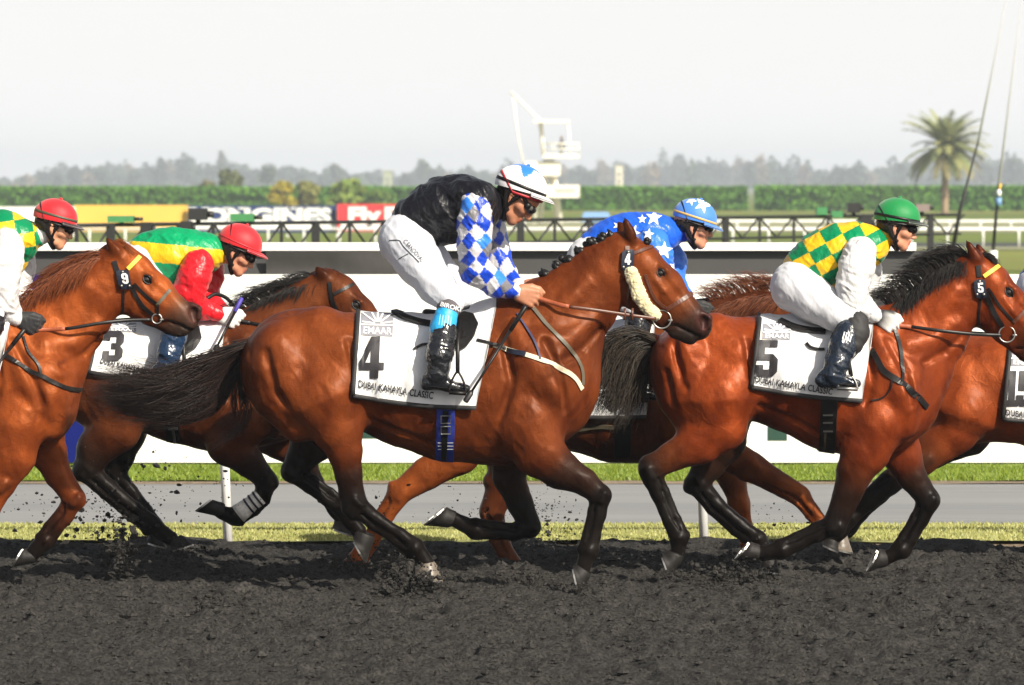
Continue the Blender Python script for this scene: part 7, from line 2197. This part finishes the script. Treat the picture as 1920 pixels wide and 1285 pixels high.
R6 = dict(q=1.2, Y=25.9, label='jockey in royal blue silks with white stars, beyond the head of number 4', skin=(0.56,0.26,0.16),
  torso=[(1108,478,40,0,1.0),(1140,460,42,0,1.05),(1178,446,42,0,1.15),(1216,438,37,0,1.3),(1240,438,29,0,1.35)],
  jersey=[(1126,470,42,0,1.02),(1150,462,46,0,1.08),(1180,452,47,0,1.15),(1216,444,41,0,1.3),(1242,440,31,0,1.35)],
  neck=(1262,434,18), helmet=(1303,408,42,18), face=12, yaw=-.15,
  arm=[(1224,458,30,-.18,1),(1228,485,30,-.20,1),(1230,515,28,-.20,1),(1236,540,24,-.19,1),(1262,560,18,-.13,1),(1288,575,13,-.07,1)],
  arm_far=[(1244,458,27,.18,1),(1256,490,26,.19,1),(1256,525,23,.17,1),(1276,556,17,.11,1),(1296,574,12,.05,1)],
  hand=(30,12), hand_far=(30,8), glove=True, handcol=((.02,.02,.02),(.02,.02,.02)),
  breech=[(1106,486,41,0,1.0),(1124,474,40,0,1.0)],
  leg=[(1106,492,41,-.09,1),(1140,528,36,-.15,1),(1170,560,29,-.21,1),(1196,588,22,-.25,1),(1196,606,22,-.27,1),(1192,650,22,-.30,1),(1186,700,19,-.33,1),(1184,722,18,-.34,1)],
  leg_far=[(1110,494,40,.09,1),(1150,528,34,.15,1),(1186,560,28,.21,1),(1212,588,21,.25,1),(1210,610,20,.27,1),(1202,650,20,.30,1),(1196,700,18,.33,1),(1194,722,17,.34,1)],
  nleg=4, foot=((1164,738),(1234,746),13,8), foot_far=((1170,740),(1238,748),12,8),
  helmet_col=hsolid((.05,.20,.62)), peak_col=(.05,.20,.62),
  bands=[('rim_band', 0.0, .008, .014, M['gold_trim']), ('harness_strap', -1.6, -.09, .009, M['leather'])],
  jersey_col=solid((.012,.10,.62)), sleeve_col=solid((.03,.16,.66)), puff=3, collar=solid(ROY), breech_col=(.58,.59,.63))
R15 = dict(q=1.8, Y=25.8, label='jockey in pale breeches at the right edge behind the head of number 5',
  torso=[(1952,535,42,0,1.0),(1990,510,43,0,1.05),(2030,490,43,0,1.15),(2068,480,37,0,1.3),(2090,480,29,0,1.35)],
  neck=(2110,472,18), helmet=(2150,446,42,14), face=20,
  arm=[(2075,500,28,-.18,1),(2070,530,27,-.20,1),(2066,560,25,-.20,1),(2072,585,22,-.19,1),(2096,600,17,-.13,1),(2120,612,12,-.07,1)],
  arm_far=[(2090,500,26,.18,1),(2090,530,25,.19,1),(2086,565,21,.17,1),(2104,592,16,.11,1),(2126,608,12,.05,1)],
  hand=(30,12), hand_far=(30,8), glove=True, handcol=((.02,.02,.02),(.02,.02,.02)),
  breech=[(1950,540,42,0,1.0),(1970,528,40,0,1.0)],
  leg=[(1952,545,42,-.09,1),(1990,572,36,-.15,1),(2026,596,29,-.21,1),(2056,614,22,-.25,1),(2052,634,22,-.27,1),(2042,664,22,-.30,1),(2030,700,19,-.33,1),(2026,720,18,-.34,1)],
  leg_far=[(1958,547,40,.09,1),(2000,574,34,.15,1),(2040,596,28,.21,1),(2070,616,21,.25,1),(2064,640,20,.27,1),(2054,672,20,.30,1),(2042,704,18,.33,1),(2038,722,17,.34,1)],
  nleg=4, foot=((2004,734),(2076,740),13,8), foot_far=((2014,736),(2082,744),12,8),
  helmet_col=hsolid((.70,.70,.70)), peak_col=(.70,.70,.70),
  jersey_col=solid((.02,.05,.30)), sleeve_col=solid((.02,.05,.30)), collar=solid((.02,.05,.30)), breech_col=(.55,.57,.66))
RD = {}
for key, sp in (('4', R4), ('5', R5), ('9', R9), ('3', R3), ('6', R6), ('15', R15)):
    sp['key'] = key; RD[key] = rider(sp)

def star(cx, cy, r, rot=0.0, sx=1.0):
    return [(cx + sx * (r if k % 2 == 0 else r * .42) * math.sin(rot + k * math.pi / 5), cy - (r if k % 2 == 0 else r * .42) * math.cos(rot + k * math.pi / 5)) for k in range(10)]
r6 = RD['6']
for cx, cy, r, ro in ((1139,448,16,.1),(1188,437,15,.3),(1226,409,16,.1),(1158,424,9,.4),(1204,412,9,0)):
    patch('star', r6['jbv'], [star(cx, cy, r, ro)], M['whiteprint'], r6['jersey'], off=.004, step=4)
for cx, cy, r, ro in ((1244,470,17,.1),(1216,440,11,.2),(1228,505,12,.0),(1262,500,10,.3)):
    patch('star', r6['sleeves']['near'][1], [star(cx, cy, r, ro)], M['whiteprint'], r6['sleeves']['near'][0], off=.005, step=4)
patch('star', r6['hbv'], [star(1318,384,17,math.pi*.95)], M['whiteprint'], r6['helmet'], off=.002, step=4)
patch('star', r6['hbv'], [star(1296,376,11,.5)], M['whiteprint'], r6['helmet'], off=.002, step=4)

# ---------------- number 4: gaiter, sock, name on the breeches, boots
r4 = RD['4']
Yk = 24.0
def gaiter(name, st, mat, r, fold=.002):
    gb_ = Body(Yk); gb_.chain(st, k=.01, kin=.01); return garment(name, r['o'], gb_, .006, mat, (1, 1, 1), fold, (30, 30, 30), 4)
go_, gv, gf = gaiter('cyan_gaiter', [(838,588,21,-.27,1),(829,618,24.5,-.30,1)], M['cyan_band'], r4)
go2, gv2, gf2 = gaiter('grey_sock', [(847,566,22.5,-.245,1),(841,578,22.5,-.26,1)], plain('grey_knit', (.10,.09,.10), .85, scale=90, bumpd=.002), r4)
lettering('lettering', bvh_of(gv2, gf2), 'BIROKI', (826,574), (862,584), 8, M['whiteprint'], go2, bold=.02)
bg_ = bvh_of(gv, gf)
m_pb = plain('pale_blue_print', (.35,.62,.80), .5)
for k in range(5): strap('printed_bar', bg_, [(826 + 5 * k, 590 + k), (823 + 5 * k, 610 + k)], .004, m_pb, go_, th=.001, off=.002)
lettering('lettering', r4['br'], 'C.SANDOVAL', (756,454), (790,492), 8, M['ink'], r4['bo'], bold=.0)
for q in ([(730,451),(749,451),(756,462),(786,492)], [(748,486),(766,476)]): strap('seam', r4['br'], q, .004, M['ink'], r4['bo'], th=.001, off=.002)
r5 = RD['5']
for k in range(4): strap('printed_bar', r5['boots'][0][1], [(1584 + 4.2 * k, 623 + 1.2 * k), (1580 + 4.2 * k, 637 + 1.6 * k)], .006, M['whiteprint'], r5['boots'][0][0], th=.001, off=.003)
g5 = Body(24.7); g5.chain([(1604,606,25,-.255,1),(1604,624,26,-.270,1),(1598,644,22,-.285,1)], k=.01)
garment('knee_sock', r5['o'], g5, .006, M['black_cloth'], (1, 1, 1), .002, (30, 30, 30), 4)

# ------------------------------------------------------------------ reins, whips, saddles, stirrups
def rein(key, pts_near, col=('rubber', 'brown_leather'), split=0.35, r=0.0085, y0=-.06, mirror=True):
    ho, b, bv, Y = HO[key]
    n = len(pts_near)
    W = []
    for i, q in enumerate(pts_near):
        ys_ = b.ysurf(q[0], q[1])
        yy = min(q[2], ys_ - .016) if ys_ < -.005 else q[2]
        if i == 0 and key in RD: yy = min(yy, RD[key]['wy'])
        W.append(P(q[0], q[1], Y + yy))
    W = catmull(W, 6); k = max(2, int(len(W) * split))
    tube_obj('rein_grip', W[:k + 1], r * 1.25, M[col[0]], ho, 8, .45, mirror=Y if mirror else None, sm=False)
    tube_obj('rein', W[k:], r, M[col[1]], ho, 8, .4, mirror=Y if mirror else None, sm=False)
rein('4', [(1000,556,-.10),(1030,566,-.15),(1060,574,-.18),(1110,581,-.17),(1165,589,-.13),(1200,594,-.10),(1230,598,-.085)], split=.36)
rein('5', [(1664,610,-.09),(1700,612,-.15),(1760,620,-.17),(1815,626,-.14),(1850,628,-.10),(1878,629,-.085)], ('rubber','leather'), .24)
rein('9', [(56,618,-.09),(90,618,-.15),(130,616,-.17),(190,606,-.15),(240,601,-.11),(284,600,-.085)], ('rubber','leather'), .36)
rein('3', [(440,600,-.09),(470,606,-.13),(510,612,-.14),(560,616,-.12),(640,626,-.09),(690,640,-.08)], ('leather','leather'), .2)
rein('6', [(1300,590,-.10),(1340,604,-.13),(1400,616,-.13),(1480,634,-.11),(1560,650,-.09),(1590,668,-.08)], ('rubber','leather'), .3)
rein('15', [(2130,622,-.10),(2180,624,-.13),(2250,620,-.12),(2330,628,-.10),(2380,640,-.08)], ('rubber','leather'), .3)
# strap ends by the bit on 4
ho, b, bv, Y = HO['4']
for x in (1172, 1186):
    mb = MB(); mb.tube([P(x, 578, Y - .125), P(x - 1, 601, Y - .125)], .007, 6, .5); mb.mk('rein_keeper', M['brown_leather'], ho)
tube_obj('rein_loop', [P(990,556,Y-.03), P(986,566,Y-.07), P(988,536,Y-.0), P(998,530,Y+.03), P(1006,542,Y+.05)], .009, M['rubber'], ho, 8, .5)
ho, b, bv, Y = HO['5']
tube_obj('rein_loop', [P(1650,604,Y-.10), P(1640,620,Y-.14), P(1630,648,Y-.20), P(1634,656,Y-.22)], .012, M['rubber'], ho, 8, .5)
tube_obj('rein_loop', [P(1668,600,Y-.04), P(1672,585,Y-.0), P(1668,570,Y+.02), P(1660,578,Y+.02)], .010, M['rubber'], ho, 8, .5)
ho, b, bv, Y = HO['3']
tube_obj('rein_loop', [P(388,560,Y-.1), P(405,552,Y-.06), P(428,562,Y-.02), P(446,590,Y-.02), P(452,604,Y-.06)], .010, M['leather'], ho, 8, .5)

def whip(p0, p1, Y, y0, y1, label, grip, mat='leather', flap=True):
    a, c = P(p0[0], p0[1], Y + y0), P(p1[0], p1[1], Y + y1)
    o = empty('riding_whip', a)
    mb = MB(); g = a.lerp(c, .26)
    mb.tube([a, a.lerp(c, .02), g], [.011, .0125, .0105], 10); mb.mk('grip', M[grip], o)
    mb = MB(); e = a.lerp(c, .88); mb.tube([g, a.lerp(c, .6), e], [.0080, .0068, .006], 8); mb.mk('shaft', M[mat], o)
    mb = MB(); mb.tube([e, a.lerp(c, .91), a.lerp(c, .99), c], [.007, .014, .014, .010], 8, .35); mb.mk('flap', M[mat], o)
    tag(o, label, 'whip')
whip((986,574), (872,754), 24.0, -.25, -.42, 'black riding whip slanting down across the white cloth numbered 4', 'leather')
whip((453,560), (403,658), 25.7, -.14, -.36, 'riding whip with purple grip held by the striped jockey', 'purple_tape')
whip((46,618), (-40,730), 24.3, -.22, -.40, 'black riding whip held by the jockey at the left edge', 'leather')

def saddle(key, seat, flap, leather, iron, cant=None):
    ho, b, bv, Y = HO[key]
    cl, cb_ = CL[key]
    sb = Body(Y)
    sb.chain([(q[0], q[1], q[2], 0, 1.9) for q in seat], k=.02, kin=.02)
    V, Fq = sb.mesh(.008); sd = mk('saddle', V, Fq, M['leather'], ho)
    patch('saddle_flap', cb_, [flap], M['leather'], sd, off=.012, th=.010, mirror=Y, step=7)
    if cant: 
        strap('cantle_roll', cb_, cant, .030, M['leather'], sd, th=.016, off=.004, mirror=Y)
    for s in (1, -1):
        A = [P(q[0], q[1], Y + s * q[2]) for q in leather]
        mb = MB(); mb.tube(A, .012, 6, .35); mb.mk('stirrup_leather', M['leather'], sd)
    for s in (1, -1):
        mb = MB(); (tx, ty, yo), (x0, y0), (x1, y1) = iron
        mb.tube(catmull([P(x0, y0, Y + s * yo), P(x0 + (tx - x0) * .25, (y0 + ty) / 2, Y + s * yo), P(tx, ty, Y + s * yo), P(x1 + (tx - x1) * .25, (y1 + ty) / 2, Y + s * yo), P(x1, y1, Y + s * yo)], 4), .006, 6)
        mb.tube([P(x0, y0, Y + s * yo), P(x1, y1, Y + s * yo)], .011, 6, 2.0)
        mb.mk('stirrup', M['leather'] if key != '5' else M['steel'], sd)
    return sd
saddle('4', [(800,588,9),(840,594,10),(880,586,12),(898,580,8)], [(852,600),(872,590),(890,594),(898,610),(890,632),(876,652),(862,660),(852,640)],
       [(862,600,.22),(858,640,.31),(858,700,.38)], ((858,698,.375),(842,736),(874,738)), [(733,586),(760,598),(785,606),(806,610)])
saddle('5', [(1500,612,7),(1560,618,9),(1600,613,8),(1620,612,8)], [(1590,640),(1606,632),(1616,644),(1610,664),(1598,676),(1588,664)],
       [(1592,620,.22),(1588,660,.31),(1596,706,.37)], ((1594,704,.365),(1570,728),(1608,730)), [(1462,604),(1490,616),(1520,622),(1548,624)])
saddle('3', [(300,604,7),(330,608,8),(366,602,10),(380,598,7)], [(340,622),(358,612),(374,618),(378,636),(366,656),(350,666),(340,650)],
       [(346,610,.22),(344,650,.31),(346,690,.36)], ((346,690,.355),(330,716),(362,718)), [(262,600),(285,608),(306,610)])
saddle('6', [(1120,614,7),(1160,618,8),(1196,612,10),(1212,608,7)], [(1180,630),(1198,622),(1214,628),(1216,646),(1206,666),(1190,672)],
       [(1196,620,.22),(1200,670,.31),(1202,724,.36)], ((1202,722,.355),(1186,750),(1218,752)))
saddle('9', [(-110,590,7),(-60,596,8),(-20,588,10),(-8,582,7)], [(-40,606),(-20,598),(-4,606),(-4,630),(-20,650),(-40,650)],
       [(-30,596,.22),(-34,640,.31),(-34,700,.37)], ((-34,700,.365),(-52,726),(-16,728)))
saddle('15', [(1990,626,7),(2030,632,8),(2070,626,10),(2084,622,7)], [(2040,644),(2060,636),(2076,642),(2078,660),(2066,682),(2046,690)],
       [(2050,632,.22),(2048,676,.31),(2046,722,.36)], ((2046,720,.355),(2030,748),(2062,750)))
ho, b, bv, Y = HO['4']
cl, cb_ = CL['4']
mb = MB(); strap_geo(mb, cb_, [(776,656),(790,648),(808,646)], .012, .004, .006); mb.mk('loose_strap', M['leather'], ho, smooth=False)
cl, cb_ = CL['5']
mb = MB(); strap_geo(mb, cb_, [(1512,644),(1520,652),(1534,656),(1546,656)], .014, .004, .006); mb.mk('loose_strap', M['leather'], HO['5'][0], smooth=False)

# ------------------------------------------------------------------ thrown sand
def clods():
    rg = np.random.default_rng(77)
    V = []; F = []; n0 = 0
    ico_v = np.array([(0,0,1),(.89,0,.45),(.28,.85,.45),(-.72,.53,.45),(-.72,-.53,.45),(.28,-.85,.45),(.72,.53,-.45),(-.28,.85,-.45),(-.89,0,-.45),(-.28,-.85,-.45),(.72,-.53,-.45),(0,0,-1)], float)
    ico_f = np.array([(0,1,2),(0,2,3),(0,3,4),(0,4,5),(0,5,1),(1,6,2),(2,7,3),(3,8,4),(4,9,5),(5,10,1),(6,7,2),(7,8,3),(8,9,4),(9,10,5),(10,6,1),(6,11,7),(7,11,8),(8,11,9),(9,11,10),(10,11,6)])
    cl_ = [  # px, py, spread x, spread y, Y, count, size (px)
        (200,950,120,60,25.2,120,2.6),(230,1050,22,55,24.8,260,3.6),(190,990,60,40,25,60,3.2),(360,900,120,40,25.4,40,1.6),
        (780,1085,55,22,23.9,420,3.6),(735,1040,30,25,24.6,130,2.6),(700,960,40,30,24.6,40,1.8),(400,1140,50,22,23.4,150,3.4),(250,1150,30,8,23.4,70,2.6),
        (1010,960,45,30,24.8,70,1.9),(1020,1015,45,16,24.8,90,1.9),(985,1095,50,14,24.6,260,3.0),(880,960,60,40,24.8,30,1.5),
        (1380,1085,70,22,24.6,420,3.4),(1420,1040,40,25,24.9,60,2.0),(1440,975,50,25,25,24,1.6),(1150,1040,90,20,24.5,60,1.8),(660,1060,40,16,25.2,160,2.6),
        (340,1035,40,14,25.3,120,2.4),(1900,1055,20,12,25,60,3.4),(1640,1080,40,10,24.6,40,2.0),(60,1090,60,10,24.2,40,2.0),(1100,1105,40,10,23.9,90,2.4),(1260,1078,30,8,24.4,60,2.2)]
    for px, py, sx, sy, Yc, n, sz in cl_:
        for k in range(n):
            Yq = Yc + rg.normal(0, .25); p = np.array(P(px + rg.normal(0, sx * .7), py + rg.normal(0, sy * .7), Yq))
            if p[2] < 0.0: p[2] = abs(p[2]) * .3 + .01
            s = sz * rg.lognormal(0, .55) * Yq / FPX * .8
            v = ico_v * rg.uniform(.55, 1.3, (12, 1)) * s * np.array([rg.uniform(.7, 1.7), 1, rg.uniform(.6, 1.2)])
            V.append(v + p); F.append(ico_f + n0); n0 += 12
    o8 = np.array([(1,0,0),(0,1,0),(-1,0,0),(0,-1,0),(0,0,1),(0,0,-1)], float)
    f8 = np.array([(0,1,4),(1,2,4),(2,3,4),(3,0,4),(1,0,5),(2,1,5),(3,2,5),(0,3,5)])
    for px, py, sx, sy, Yc, n, sz in cl_:
        for k in range(int(n * 1.6)):
            Yq = Yc + rg.normal(0, .3); p = np.array(P(px + rg.normal(0, sx * .85), py - abs(rg.normal(0, sy * .9)) + sy * .4, Yq))
            if p[2] < 0.0: continue
            s_ = rg.uniform(.5, 1.5) * Yq / FPX
            V.append(o8 * rg.uniform(.6, 1.5, (6, 1)) * s_ + p); F.append(f8 + n0); n0 += 6
    tag(mk('sand_clods', np.concatenate(V), np.concatenate(F), m_track, None, Vector((0, 24.5, 0)), smooth=False), kind='stuff')
clods()
